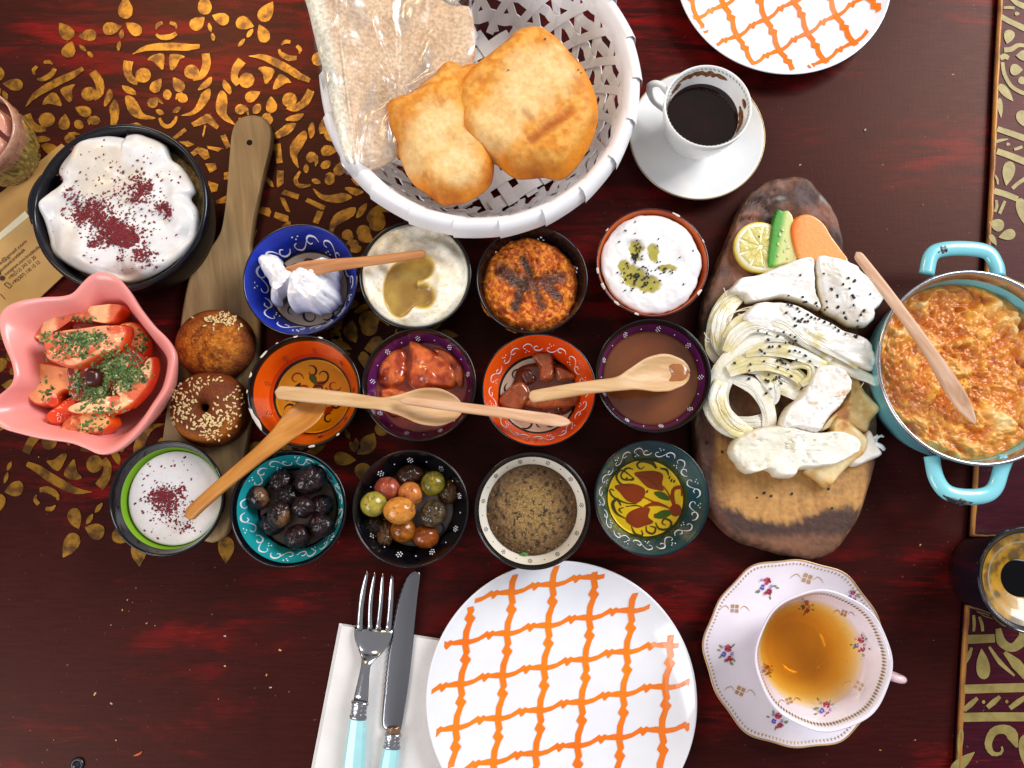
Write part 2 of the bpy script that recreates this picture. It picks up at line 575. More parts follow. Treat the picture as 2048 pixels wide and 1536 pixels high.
# the warm right-hand border, traced in its own zooms; painted on a slightly raised board
EDGE = [(2001, -120), (2000, 0), (1993, 130), (1986, 300), (1980, 420), (1975, 505), (1947, 1010), (1932, 1230), (1923, 1380), (1915, 1536), (1909, 1650)]
BZ = .0055
EW = ats(EDGE, BZ)
bord = Acc()
def zr(pts, k, ox, oy): return ats(zoomed(pts, k, ox, oy), BZ)
BORD = []
def bp(o2): BORD.append(orient(o2))
K1 = (5.907, 1900, 0); K2 = (5.486, 1900, 240); K3 = (2.762, 1800, 980)
for pts, w in [([(720, -20), (790, 40), (880, 80)], [50, 60, 70]), ([(630, 95), (700, 92), (760, 100)], [30, 36, 34]), ([(600, 200), (700, 255), (900, 350)], [60, 64, 70]),
               ([(635, 595), (720, 585), (800, 540), (900, 545)], [60, 60, 50, 40]), ([(590, 690), (640, 670), (690, 690)], [60, 66, 50]), ([(615, 740), (640, 880), (720, 1020), (850, 1100), (920, 1110)], [40, 46, 44, 46, 46])]:
    bp(zr(stroke(pts, w), *K1))
for d in [(690, 440, 170, 140, 105), (850, 660, 150, 140, 180), (780, 828, 150, 150, 0), (860, 960, 120, 100, 30), (660, 1100, 260, 110, 50), (590, 1280, 240, 70, 85), (870, 1420, 240, 160, 60), (790, 165, 60, 50, 0)]:
    bp(zr(drop(*d), *K1))
for pts, w in [([(515, 100), (650, 145), (830, 210)], [60, 64, 70]), ([(500, 240), (560, 225), (635, 212)], [40, 30, 10]), ([(510, 345), (640, 390), (830, 465)], [66, 70, 76]),
               ([(490, 610), (515, 660), (520, 710)], [20, 26, 20]), ([(680, 755), (740, 700), (830, 640)], [40, 40, 44]), ([(480, 780), (600, 815), (740, 870)], [66, 66, 60]),
               ([(505, 880), (510, 950), (490, 1010)], [30, 34, 30]), ([(600, 890), (570, 960), (540, 1030)], [32, 36, 34]), ([(700, 325), (740, 315), (790, 295)], [30, 34, 30])]:
    bp(zr(stroke(pts, w), *K2))
for d in [(635, 590, 270, 150, 100), (505, 1150, 170, 150, 200), (620, 1265, 190, 130, 165), (470, 1320, 140, 70, 60), (800, 1020, 330, 140, 75), (637, 268, 46, 40, 0)]:
    bp(zr(drop(*d), *K2))
for pts, w in [([(365, 825), (440, 822), (522, 818)], [50, 48, 46]), ([(405, 690), (408, 740), (405, 780)], [16, 18, 14]), ([(435, 700), (450, 740), (455, 780)], [16, 18, 16]),
               ([(345, 1100), (500, 1095), (690, 1090)], [50, 50, 50]), ([(345, 1255), (500, 1252), (690, 1252)], [50, 50, 50]), ([(350, 1215), (385, 1185), (425, 1148)], [26, 32, 20]),
               ([(480, 1200), (515, 1170), (550, 1140)], [26, 32, 20]), ([(605, 1205), (645, 1175), (690, 1145)], [26, 32, 26]), ([(490, 865), (550, 950), (630, 1025)], [14, 26, 12]),
               ([(395, 870), (375, 920), (355, 960)], [14, 26, 16]), ([(575, 895), (640, 960), (700, 1030)], [20, 60, 50]),
               ([(540, 765), (560, 840), (620, 870), (680, 820), (690, 780)], [30, 50, 46, 60, 70]), ([(560, 1415), (560, 1450), (510, 1455), (485, 1400), (520, 1330), (600, 1330), (645, 1420)], [10, 22, 40, 46, 50, 66, 14])]:
    bp(zr(stroke(pts, w), *K3))
for d in [(455, 960, 170, 84, -95), (330, 1400, 170, 34, 95), (345, 1500, 170, 70, -40), (690, 1440, 180, 80, 90)]:
    bp(zr(drop(*d), *K3))
for c in [(460, 1170, 9, 10), (588, 1168, 9, 10)]:
    bp(zr(ellipse_px(*c), *K3))
# more border repeats between the traced stretches
for pts, w in [([(1990, 545), (2015, 560), (2048, 575)], [10, 11, 12]), ([(1975, 640), (2010, 655), (2060, 690)], [10, 11, 12])]:
    bp(ats(stroke(pts, w), BZ))

def table_mat(name, red_amt, base, dark, red):
    m, nt, N, L, p = _new(name)
    tc = N.new('ShaderNodeTexCoord')
    def noise(scale, stretch, detail=6, rough=.6, rot=0, dist=0):
        mp = N.new('ShaderNodeMapping')
        mp.inputs['Scale'].default_value = stretch
        mp.inputs['Rotation'].default_value = (0, 0, rot)
        L.new(tc.outputs['Object'], mp.inputs[0])
        n = N.new('ShaderNodeTexNoise')
        n.inputs['Scale'].default_value = scale
        n.inputs['Detail'].default_value = detail
        n.inputs['Roughness'].default_value = rough
        n.inputs['Distortion'].default_value = dist
        L.new(mp.outputs[0], n.inputs['Vector'])
        return n
    def ramp(src, a, b):
        r = N.new('ShaderNodeMapRange')
        r.interpolation_type = 'SMOOTHSTEP'
        r.inputs['From Min'].default_value, r.inputs['From Max'].default_value = a, b
        L.new(src, r.inputs[0])
        return r.outputs[0]
    def mul(a, b):
        q = N.new('ShaderNodeMath')
        q.operation = 'MULTIPLY'
        L.new(a, q.inputs[0])
        if isinstance(b, float): q.inputs[1].default_value = b
        else: L.new(b, q.inputs[1])
        return q.outputs[0]
    def mix(f, a, b):
        q = N.new('ShaderNodeMix')
        q.data_type = 'RGBA'
        L.new(f, q.inputs[0])
        for s, v in ((q.inputs[6], a), (q.inputs[7], b)):
            if isinstance(v, str): s.default_value = (*lin(v), 1)
            else: L.new(v, s)
        return q.outputs[2]
    big = noise(3.4, (1, 2.2, 1), 5, .6, .1, .4)
    streak = noise(9, (1, 7, 1), 9, .72, .05, .5)
    fine = noise(60, (1, 14, 1), 6, .7, .06)
    patch = mul(ramp(big.outputs[0], .46, .64), ramp(streak.outputs[0], .42, .60))
    grain = noise(40, (1, 12, 1), 6, .65)
    c = mix(ramp(grain.outputs[0], .3, .7), base, dark)
    c = mix(mul(patch, red_amt), c, red)
    scr = mul(mul(patch, ramp(fine.outputs[0], .54, .64)), .75)
    c = mix(scr, c, '#8a2a1c')
    n5 = noise(300, (1, 1, 1), 2)
    dust = ramp(n5.outputs[0], .70, .78)
    c = mix(mul(dust, .35), c, '#9a8074')
    L.new(c, p.inputs['Base Color'])
    rr = N.new('ShaderNodeMapRange')
    rr.inputs['To Min'].default_value, rr.inputs['To Max'].default_value = .26, .46
    L.new(fine.outputs[0], rr.inputs[0])
    L.new(rr.outputs[0], p.inputs['Roughness'])
    p.inputs['Specular IOR Level'].default_value = .17
    p.inputs['Specular Tint'].default_value = (1.0, .52, .38, 1)
    w1, w2 = noise(500, (1, .12, 1), 3), noise(500, (.12, 1, 1), 3)
    ad = N.new('ShaderNodeMath')
    L.new(w1.outputs[0], ad.inputs[0])
    L.new(w2.outputs[0], ad.inputs[1])
    b = N.new('ShaderNodeBump')
    b.inputs['Strength'].default_value = .14
    b.inputs['Distance'].default_value = .0003
    L.new(ad.outputs[0], b.inputs['Height'])
    L.new(b.outputs[0], p.inputs['Normal'])
    return m
tbl_m = table_mat('dark_red_paint', .85, '#2b0c0b', '#351112', '#8a0c12')
brd_m = table_mat('plum_paint', .35, '#3a1020', '#2c0c18', '#5a1018')
gold_m = M('gold_paint', '#a07018', rough=.32, col2='#5a380c', ns=90, ramp=(.42, .62), metal=.5, bump=.4, bs=350, bdist=.0005)
gold2_m = M('olive_gold_paint', '#8f7f45', rough=.5, col2='#7a6a35', ns=120, metal=.15, bump=.4, bs=300, bdist=.0005)
edge_m = M('worn_gold_edge', '#a8702e', rough=.45, col2='#5a2a14', ns=70, metal=.2, bump=.4, bs=300, stretch=(1, .4, 1), ramp=(.45, .7))
table = thing('table', 'dark red painted wooden table with gold stencilled medallion and raised border board', 'table', (0, 0, 0))
# main panel, its right side follows the border with a thin groove
gx = ats(EDGE, 0)
gap = .004
L0 = [(-.75, gx[0, 1]), (-.75, gx[-1, 1])]
poly = np.concatenate([np.array(L0), gx[::-1] - np.array([gap, 0])])
def slab(o2, z0, z1):
    o2 = orient(o2)
    n = len(o2)
    V = np.concatenate([np.c_[o2, np.zeros(n) + z0], np.c_[o2, np.zeros(n) + z1]])
    F = [tuple(range(n))[::-1], tuple(range(n, 2 * n))] + [(i, (i + 1) % n, n + (i + 1) % n, n + i) for i in range(n)]
    return V, F
V, F = slab(poly, -.03, 0)
mk('table_panel', V, F, tbl_m, table, smooth=False)
e2 = EW
poly = np.concatenate([e2 + np.array([.0016, 0]), np.array([(.75, e2[-1, 1]), (.75, e2[0, 1])])])
V, F = slab(poly, -.03, BZ)
mk('border_board', V, F, brd_m, table, smooth=False)
# rounded gold nosing along the board
ee = smooth_line(e2, 160)
jit = (fbm(np.arange(160) * .35, np.zeros(160), 3) - .5)
V, F = tube(np.c_[ee[:, 0] + .0012 + jit * .0007, ee[:, 1], np.zeros(160) + BZ - .0012], .0020 + jit * .0007, 8)
mk('gold_nosing', V, F, edge_m, table)
V, F = slab(np.concatenate([gx - np.array([gap, 0]), (e2 + np.array([.01, 0]))[::-1]]), -.034, -.012)
mk('groove', V, F, M('groove_black', '#0c0606', rough=.8), table, smooth=False)
V, F, _ = gold.out()
mk('stencil_pattern', V, F, gold_m, table, smooth=False)
for i_, o2 in enumerate(BORD):
    mk('border_motif', np.c_[o2, np.zeros(len(o2)) + BZ + ZP + .00003 * (i_ % 9)], [tuple(range(len(o2)))], gold2_m, table, smooth=False)
# little screw eye near the lower left corner
c = at(156, 1528)
V, F, _ = lathe([(.0020, -.001), (.0026, .0016), (.0036, .0022), (.0046, .0014), (.005, .0003)], 28, c)
sc_ = mk('screw', V, F, M('dark_steel', '#4a4a50', rough=.3, metal=.9), table)
V, F, _ = lathe([(.0012, .0008), (.0026, .0009), (.0027, .0)], 20, c)
mk('screw_hole', V, F, M('groove_black', '#0c0606'), sc_)
# ------------------------------------------------------------------ painted bowls
BH = .040
def z_in(s):
    s = np.asarray(s, float)
    return .011 + .0272 * (np.clip((s - .68) / .27, 0, 1)) ** 1.2
def s_at(z): return .68 + .27 * (np.clip((z - .011) / .0272, 0, 1)) ** (1 / 1.2)
class Motif:
    """raised painted marks on the inside of a bowl: positions are (s, angle)"""
    def __init__(s, c, R): s.c, s.R, s.a = c, R, Acc()
    def p(s, q, th, off=.0003):
        q = np.asarray(q, float)
        dz = (z_in(q + .01) - z_in(q - .01)) / (.02 * s.R)
        nr, nz = -dz / np.sqrt(1 + dz ** 2), 1 / np.sqrt(1 + dz ** 2)
        r = q * s.R + nr * off
        return np.stack([s.c[0] + r * np.cos(th), s.c[1] + r * np.sin(th), z_in(q) + nz * off], -1)
    def dot(s, q, th, r, m=0, n=9):
        t = np.linspace(0, 2 * pi, n, endpoint=False)
        sl = sqrt(1 + ((z_in(q + .01) - z_in(q - .01)) / (.02 * s.R)) ** 2)
        V = np.concatenate([s.p(q + r * np.cos(t) / sl, th + r * np.sin(t) / q, .0001), s.p(q + .6 * r * np.cos(t) / sl, th + .6 * r * np.sin(t) / q, .0005), [s.p(q, th, .0006)]])
        F = ring_faces(2, n) + [(n + j, n + (j + 1) % n, 2 * n) for j in range(n)]
        s.a.add(V, F, m)
    def line(s, qs, ths, w, m=0, n=26, taper=True):
        pt = smooth_line(np.stack([qs, np.asarray(ths) * np.mean(qs)], 1), n)
        k = np.mean(qs)
        d = np.gradient(pt, axis=0)
        d /= np.linalg.norm(d, axis=1)[:, None] + 1e-9
        sd = np.stack([-d[:, 1], d[:, 0]], 1)
        ww = w / 2 * (np.sin(np.linspace(.25, pi - .15, n)) ** .6 if taper else np.ones(n))
        A, B = pt + sd * ww[:, None], pt - sd * ww[:, None]
        V = np.concatenate([s.p(A[:, 0], A[:, 1] / k, .0001), s.p(pt[:, 0], pt[:, 1] / k, .0004), s.p(B[:, 0], B[:, 1] / k, .0001)])
        F = []
        for i in range(n - 1):
            F += [(i, i + 1, n + i + 1, n + i), (n + i, n + i + 1, 2 * n + i + 1, 2 * n + i)]
        s.a.add(V, F, m)
    def poly(s, xy, m=0, off=.0003):
        """filled mark on the flat bowl floor, xy in units of R"""
        xy = orient(xy)
        s.k = getattr(s, 'k', 0) + 1
        off = off + .00003 * (s.k % 11)
        V = np.c_[s.c[0] + xy[:, 0] * s.R, s.c[1] + xy[:, 1] * s.R, np.zeros(len(xy)) + .011 + off]
        s.a.add(V, [tuple(range(len(xy)))], m)
def flowers(mo, q, n, ph=0, m=0, r=.018, k=6, gap=.048, single=True):
    for i in range(n):
        th = ph + 2 * pi * i / n
        for j in range(k):
            a = 2 * pi * j / k
            mo.dot(q + gap * cos(a) * .8, th + gap * sin(a) / q, r, m)
        mo.dot(q, th, r, m)
        if single:
            mo.dot(q, th + pi / n, r * .9, m)
def scrolls(mo, q, n, ph=0, m=0, amp=.085, w=.022, dots=True):
    for i in range(n):
        th0, D = ph + 2 * pi * i / n, 2 * pi / n
        f = -1 if i % 2 else 1
        P = [(-.40, .25), (-.30, .75), (-.12, .8), (-.02, .3), (-.10, -.15), (-.2, .0)]
        mo.line([q + amp * f * b for a, b in P], [th0 + D * a for a, b in P], w, m)
        P = [(-.02, .3), (.10, -.5), (.24, -.85), (.40, -.6), (.42, -.1), (.32, .1)]
        mo.line([q + amp * f * b for a, b in P], [th0 + D * a for a, b in P], w * .8, m)
        if dots:
            for a, b in ((.28, .55), (.36, .85), (.20, .85)):
                mo.dot(q + amp * f * b, th0 + D * a, w * .75, m)
wh_m = M('white_glaze_paint', '#e4e4ea', rough=.25, var=.04)
bk_m = M('black_glaze', '#0b0c12', rough=.14, var=.2, coat=.25, spec=.4)
chip_m = M('bare_clay_chip', '#d9d2c8', rough=.7, var=.1)
def glaze(name, c, c2=None): return M(name, c, rough=.2, col2=c2, var=.1, ns=25, coat=.15, spec=.35)
def bowl(px, py, rpx, label, outer, band, floor, ring=None, edge=None, band_lo=.70, edge_lo=.955, n=128, chips=(), hfac=1.0):
    c = at(px, py, BH)
    R = rpx * pxm(px, py, BH)
    t = thing('painted_bowl', label, 'bowl', (c[0], c[1], 0), 'small painted bowls of dips and preserves')
    ed = edge or outer
    mats = [outer, band, ring or outer, floor, ed]
    prof = [(.25 * R, .011, 3), (.5 * R, .011, 3), (.64 * R, .0111, 3)]
    for s in (.68, .70, .72):
        prof.append((s * R, float(z_in(s)), 2 if s > .685 else 3))
    for s in np.arange(.74, .951, .03):
        prof.append((s * R, float(z_in(s)), 4 if s > edge_lo else (1 if s > band_lo else 2)))
    prof += [(.968 * R, .0398, 4), (.985 * R, .0402, 0), (1.0 * R, .0392, 0), (1.0 * R, .0372, 0), (.965 * R, .030, 0), (.90 * R, .020, 0), (.80 * R, .011, 0), (.68 * R, .005, 0), (.62 * R, .0032, 0), (.60 * R, .0, 0), (.54 * R, .0, 0), (.52 * R, .0025, 0)]
    V, F, fm = lathe(prof, n, c)
    mk('bowl_shell', V, F, mats, t, fm=fm)
    if chips:
        for th, sz in chips:
            o2 = [(R * .99 + sz * .7 * cos(x) * (.7 + .5 * rnd.random()), sz * 1.5 * sin(x) * (.7 + .5 * rnd.random())) for x in np.linspace(0, 2 * pi, 12, endpoint=False)]
            V = []
            for r_, t_ in o2:
                r2 = min(r_, R * 1.003)
                ang = th + t_ / R
                zz = .0404 if r2 < R * .99 else .0400 - max(0, (r_ - R)) * 1.2
                V.append((c[0] + r2 * cos(ang), c[1] + r2 * sin(ang), zz))
            V.append((c[0] + R * .99 * cos(th), c[1] + R * .99 * sin(th), .0407))
            mk('glaze_chip', V, [(i, (i + 1) % 12, 12) for i in range(12)], chip_m, t)
    mo = Motif(c, R)
    return t, c, R, mo
def put_motif(mo, t, mats):
    V, F, m = mo.a.out()
    mk('painted_motif', V, F, mats, t, fm=m)
def fill(name, label, cat, c, R, z, edge, colf, h=.002, zf=None, rough=.4, mat=None, n=128, nr=44, seed=0, wob=.0, pw=.5, group=None):
    """food or liquid lying in a bowl up to height z"""
    o2 = circle(c, R, n)
    if wob:
        th = np.linspace(0, 2 * pi, n, endpoint=False)
        o2 = c[:2] + (o2 - c[:2]) * (1 + wob * (fbm(4 + 3 * np.cos(th), 4 + 3 * np.sin(th), seed) - .5) * 2)[:, None]
    V, F, t = blob(o2, z, h, edge, nr, zf, pw, base=z - .003)
    col = colf(V[:, 0], V[:, 1], V[:, 2], t)
    o = mk(name, V, F, mat, col=col)
    tag(o, label, cat, group)
    return o, V
cream_m = VM('cream_food', bump=.25, bs=350, sss=.1, speck=.03, sscale=.002)
paste_m = VM('grainy_paste', bump=.9, bs=700, speck=.22, bdist=.0012)
sauce_m = VM('glossy_sauce', bump=.1, bs=120, coat=.35, speck=.06)
floor_cream = M('cream_floor_glaze', '#cdb39a', rough=.25, var=.08, coat=.4)
floor_yel = M('yellow_floor_glaze', '#f0d440', rough=.25, var=.06, coat=.4)
dk = lambda n, c: M(n, c, rough=.4)

# --- blue bowl with clotted cream
t, c, R, mo = bowl(600, 558, 115, 'blue bowl with white scrollwork holding lumps of white clotted cream', M('navy_black_glaze', '#0b1030', rough=.14, coat=.25), glaze('blue_glaze', '#0a2ca6', '#08207c'), floor_cream, edge=glaze('blue_glaze', '#0a2ca6'))
scrolls(mo, .80, 9, .2, 0)
for k, (x, y, s) in enumerate([(-.3, -.42, 1), (.05, -.5, 1.2), (.35, -.45, 1), (-.45, -.1, 1), (.2, -.3, .9), (.45, -.2, .8)]):
    th = np.linspace(0, 4.6, 14)
    r_ = .14 * s * (1 - th / 7)
    mo.poly(stroke(np.c_[x + r_ * np.cos(th + k * 2), y + r_ * np.sin(th + k * 2)], [.012, .045, .03, .01], 26), 1)
for x, y, a in [(-.25, .42, 20), (.0, .50, -10), (.25, .48, 200)]:
    mo.poly([((px_), (py_)) for px_, py_ in drop(x, y, .26, .16, a)], 2)
put_motif(mo, t, [wh_m, dk('black_line', '#14100f'), dk('crimson_paint', '#7a1a22')])
def colw(x, y, z, t): return rgba(mixc(lin('#e0dce0'), lin('#ebeaec'), fbm(x * 300, y * 300, 3)), .45)
def food(name, px, z, h, edge, colf, mat, label=None, cat=None, group=None, parent=None, zf=None, n=110, nr=22, pw=.5, jit=0.0, seed=0, base=None):
    o2 = outline(px, z if not callable(z) else .02, n, jit, seed)
    V, F, t = blob(o2, z, h, edge, nr, zf, pw, base)
    o = mk(name, V, F, mat, parent, col=colf(V[:, 0], V[:, 1], V[:, 2], t))
    if label: tag(o, label, cat, group)
    return o, V
lump = lambda a, f, s: (lambda x, y, t: a * (fbm(x * f, y * f, s, 5) - .5) * 2)
_, Vcc = food('clotted_cream', zoomed([(180, 325), (250, 285), (310, 300), (325, 370), (420, 385), (560, 350), (640, 320), (700, 380), (690, 480), (700, 560), (650, 640), (560, 655), (480, 640), (400, 640), (390, 580), (400, 530), (320, 545), (310, 600), (262, 600), (268, 520), (230, 430)], 3.267, 470, 430), .016, .030, .011, colw, cream_m,
     'thick white clotted cream heaped in the blue bowl', 'clotted cream', zf=lambda x, y, t: .006 * (fbm(x * 80, y * 80, 4, 5) - .5) * 2 + .005 * (fbm(x * 240, y * 240, 9, 4) - .5), n=180, nr=44, jit=.12)

# --- black bowl with hummus-like cream and oil pool
t, c, R, mo = bowl(830, 548, 113, 'dark bowl brimming with pale cream dip under the rim of the basket', bk_m, glaze('deep_teal_black', '#0c2028'), floor_cream)
hc = c.copy()
def pool(x, y):
    px, py = topx(x, y, .04)
    d1 = sstep(20, 12, np.hypot((px - 800), (py - 580) * .62) - 18)
    d2 = sstep(12, -8, np.hypot(px - 845, py - 593) - 22)
    d3 = sstep(16, 0, np.hypot((px - 836) * .9, py - 535) - 20)
    return np.clip(d1 + d2 + d3, 0, 1)
def colh(x, y, z, t):
    n = fbm(x * 160, y * 160, 8, 5)
    b = mixc(lin('#efe6d2'), lin('#e6d8b6'), sstep(.45, .75, n))
    sp = sstep(.73, .8, vnoise(x * 1100, y * 1100, 3))
    b = mixc(b, lin('#9a7a4a'), sp * .25)
    p = pool(x, y)
    q_ = sstep(.3, 1, p) * (.45 + .9 * fbm(x * 90, y * 90, 5))
    b = mixc(b, mixc(lin('#d2b04a'), lin('#87600c'), q_), sstep(0, .5, p) * .95)
    return rgba(b, .5 - .28 * p)
def zh(x, y, t):
    p = pool(x, y)
    return .0065 * (fbm(x * 42, y * 42, 21, 4) - .5) * 2 * (1 - p) - .003 * p + .0015 * np.sin(np.hypot(x - hc[0], y - hc[1]) * 420 + 3 * np.arctan2(y - hc[1], x - hc[0])) * (1 - p)
fill('cream_dip', 'pale sesame cream dip with a brown olive oil pool', 'dip', c, R * .95, .0365, .012, colh, .005, zh, mat=VM('dip_food', bump=.3, bs=300, coat=.15, sss=.1, speck=.04), n=160, nr=60)

# --- black bowl with orange paste
t, c, R, mo = bowl(1064, 558, 112, 'black bowl with white dot flowers filled with coarse orange pepper paste', bk_m, bk_m, bk_m)
flowers(mo, .83, 6, .32, 0, r=.022, gap=.055, single=False)
put_motif(mo, t, [wh_m])
pc = c.copy()
def oilm(x, y):
    px, py = topx(x, y, .035)
    o = 0 * x
    for ax, ay, bx, by, w in ((1045, 515, 1062, 550, 14), (1003, 540, 1050, 575, 24), (1085, 565, 1122, 555, 20), (1068, 570, 1082, 612, 12), (1050, 560, 1030, 612, 16), (1090, 570, 1118, 595, 14), (1055, 562, 1085, 562, 14)):
        vx, vy = bx - ax, by - ay
        k = np.clip(((px - ax) * vx + (py - ay) * vy) / (vx * vx + vy * vy), 0, 1)
        d = np.hypot(px - ax - k * vx, py - ay - k * vy) + (fbm(x * 300, y * 300, 9) - .5) * 14
        o = np.maximum(o, sstep(w * 1.1, w * .2, d))
    return o
def colp(x, y, z, t):
    n = fbm(x * 420, y * 420, 2, 4)
    b = mixc(lin('#b24a0a'), lin('#e8881a'), sstep(.35, .65, n))
    b = mixc(b, lin('#7a2408'), sstep(.62, .8, fbm(x * 600 + 9, y * 600, 12, 3)))
    o = oilm(x, y)
    b = mixc(b, mixc(lin('#5a2208'), lin('#1e0803'), sstep(.3, .65, fbm(x * 130, y * 130, 15))), o * .95)
    return rgba(b, .62 - .52 * o)
fill('pepper_paste', 'coarse orange pepper paste with dark oil in its grooves', 'paste', c + np.array([-.0018, -.0018, 0]), R * .91, .023, .022, colp, .014,
     lambda x, y, t: (.0052 * (fbm(x * 230, y * 230, 5, 5) - .5) * 2 + .003 * (fbm(x * 90, y * 90, 6) - .5) * 2) * (1 - .7 * oilm(x, y)) - .0022 * oilm(x, y), mat=paste_m, n=220, nr=80, wob=.09)

# --- brick red bowl with yogurt, oil, nigella
brick_m = M('brick_glaze', '#3a0f0a', rough=.12, coat=.5)
t, c, R, mo = bowl(1305, 524, 113, 'brown rimmed orange bowl full of white yogurt with green oil and black seeds', brick_m, glaze('orange_red_glaze', '#b8400e', '#8a2208'), floor_cream, edge=glaze('orange_edge', '#c0561a', '#8c2a0c'), edge_lo=.9,
                  chips=[(1.1, .0022), (-.6, .002), (3.6, .0022), (3.3, .0018), (4.0, .0016), (4.4, .0014), (2.5, .001), (.4, .001)])
yc = c.copy()
def oily(x, y):
    px, py = topx(x, y, .04)
    q = (fbm(x * 220, y * 220, 5) - .5) * 16
    o = 0 * x
    for cx, cy, rx, ry in ((1267, 553, 26, 24), (1295, 568, 28, 17), (1272, 500, 16, 20), (1306, 505, 11, 20), (1335, 535, 20, 8), (1250, 535, 14, 14)):
        o = np.maximum(o, sstep(1.15, .75, np.hypot((px - cx + q) / rx, (py - cy + q) / ry)))
    return o
def coly(x, y, z, t):
    b = mixc(lin('#dcd8da'), lin('#e9e8ea'), fbm(x * 200, y * 200, 3))
    o = oily(x, y)
    return rgba(mixc(b, mixc(lin('#857c08'), lin('#b0a21c'), fbm(x * 260, y * 260, 7)), o * .92), .42 - .34 * o)
yo, Vy = fill('yogurt', 'white yogurt with green oil puddles and black nigella seeds in the orange bowl', 'yogurt', c, R * .90, .0345, .012, coly, .006, lambda x, y, t: .003 * (fbm(x * 80, y * 80, 31, 4) - .5) * 2 * (1 - oily(x, y)) - .0012 * oily(x, y), mat=cream_m, n=160, nr=60, wob=.05, seed=3)
seed_m = M('nigella_black', '#0e0d10', rough=.45, var=.2)
_sv, _sf = tube([(-.0011, 0, .0002), (-.0006, 0, .0006), (.0, 0, .0007), (.0006, 0, .0006), (.0011, 0, .0003)], [.0001, .00045, .0006, .0005, .0001], 6, .8)
_sv2, _sf2 = tube([(-.0011, 0, .0003), (-.0006, 0, .0006), (.0, 0, .0007), (.0006, 0, .0006), (.0011, 0, .0002)], [.0001, .0007, .0009, .0007, .0002], 6, .7)
def seed_parts(name, parent, xy, z, V0, F0, mat, sc=1.0, lift=0.0):
    """many seeds as parts that share one mesh"""
    me = None
    out = []
    for i, (x, y) in enumerate(xy):
        if me is None:
            me = bpy.data.meshes.new(name)
            me.from_pydata(np.asarray(V0).tolist(), [], F0)
            me.materials.append(mat)
            me.polygons.foreach_set('use_smooth', np.full(len(me.polygons), True))
        o = bpy.data.objects.new(name, me)
        COLL.objects.link(o)
        o.parent = parent
        o.location = [float(a) for a in np.array((x, y, z[i] + lift)) - ORG[parent.name]]
        o.rotation_euler = (rnd.uniform(-.35, .35), rnd.uniform(-.35, .35), rnd.uniform(0, 2 * pi))
        k = sc * rnd.uniform(.8, 1.2)
        o.scale = (k, k, k)
        out.append(o)
    return out
xy = ats(cluster([(1273, 507, 10, 22, 34), (1262, 552, 22, 28, 34), (1295, 545, 22, 22, 14), (1330, 541, 14, 8, 7), (1300, 570, 30, 10, 7), (1330, 520, 60, 60, 10), (1255, 470, 30, 30, 4), (1250, 460, 4, 4, 1)], 4), .042)
seed_parts('nigella_seed', yo, xy, surf_z([Vy], xy), _sv, _sf, seed_m, .95)

# --- orange bowl with honey
orange_m = glaze('orange_glaze', '#e0560c', '#cc3c06')
blk = M('navy_black_glaze', '#0b1030', rough=.14, coat=.25)
t, c, R, mo = bowl(607, 782, 114, 'chipped orange bowl with painted floral floor under clear amber honey', bk_m, orange_m, floor_yel, edge=bk_m, edge_lo=.925, chips=[(2.4, .0026), (2.85, .0016), (3.15, .001), (3.75, .0048), (3.55, .003), (1.3, .0012), (1.75, .0012), (2.1, .0008), (4.9, .0018), (5.4, .001)])
flowers(mo, .80, 9, .1, 1, r=.012, gap=.034, single=False)
for k, (x, y, s) in enumerate([(-.32, .32, 1.3), (-.05, .45, 1.2), (.15, .38, 1.6), (.38, .2, 1.3), (-.45, 0, 1.2), (.1, .1, 1.3), (-.2, .1, 1.3), (.4, -.15, 1.2), (.1, -.3, 1.3), (-.2, -.35, 1.2), (.3, -.42, 1), (-.4, -.25, 1.2)]):
    th = np.linspace(0, 5.2, 16)
    r_ = .10 * s * (1 - th / 7.5)
    mo.poly(stroke(np.c_[x + r_ * np.cos(th * (-1) ** k + k * 2), y + r_ * np.sin(th * (-1) ** k + k * 2)], [.01, .035, .03, .008], 26), 1 if k % 3 else 2)
for x, y, a, m in [(-.3, .15, 60, 1), (.12, .22, 20, 2), (.0, .3, -60, 3), (.25, .05, 100, 2), (-.1, -.15, 140, 3), (.3, -.25, 30, 2), (-.35, -.05, -40, 3)]:
    mo.poly(drop(x, y, .24, .13, a), m)
put_motif(mo, t, [wh_m, dk('black_line', '#14100f'), dk('brick_line', '#a03a10'), dk('green_line', '#4c6a34')])
honey_m = liquid('honey_clear', '#f0cc78')
V, F, tt = blob(circle(c, R * (float(s_at(.0175)) + .004), 96), .0175, .0003, .003, 8, None, .5, base=.0172, under=False)
tag(mk('honey', V, F, honey_m), 'clear amber honey lying in the chipped orange bowl', 'honey')

# --- purple bowl with quince jam
purp = glaze('purple_glaze', '#571a52', '#43103c')
t, c, R, mo = bowl(838, 768, 115, 'purple bowl with tiny white dot flowers holding red orange fruit jam', bk_m, purp, floor_cream, edge_lo=.93)
flowers(mo, .865, 9, .25, 0, r=.013, gap=.033)
put_motif(mo, t, [wh_m])
jam_m = VM('jam_fruit', bump=.18, bs=220, coat=.5, sss=.12, speck=.22, sscale=.004, srad=(1, .25, .08))
jc = c.copy()
def colj(x, y, z, t):
    return rgba(mixc(lin('#6a1808'), lin('#a8401a'), fbm(x * 130, y * 130, 41, 4)), .12)
jam, Vj0 = fill('fruit_jam', 'red orange fruit jam with large translucent chunks in the purple bowl', 'jam', c, R * .82, .0225, .006, colj, .001, lump(.0012, 80, 5), mat=jam_m, n=96, nr=30)
def colq(x, y, z, t):
    return rgba(mixc(lin('#98300c'), lin('#d0642c'), sstep(.3, .7, fbm(x * 190, y * 190, 43, 5))), .2)
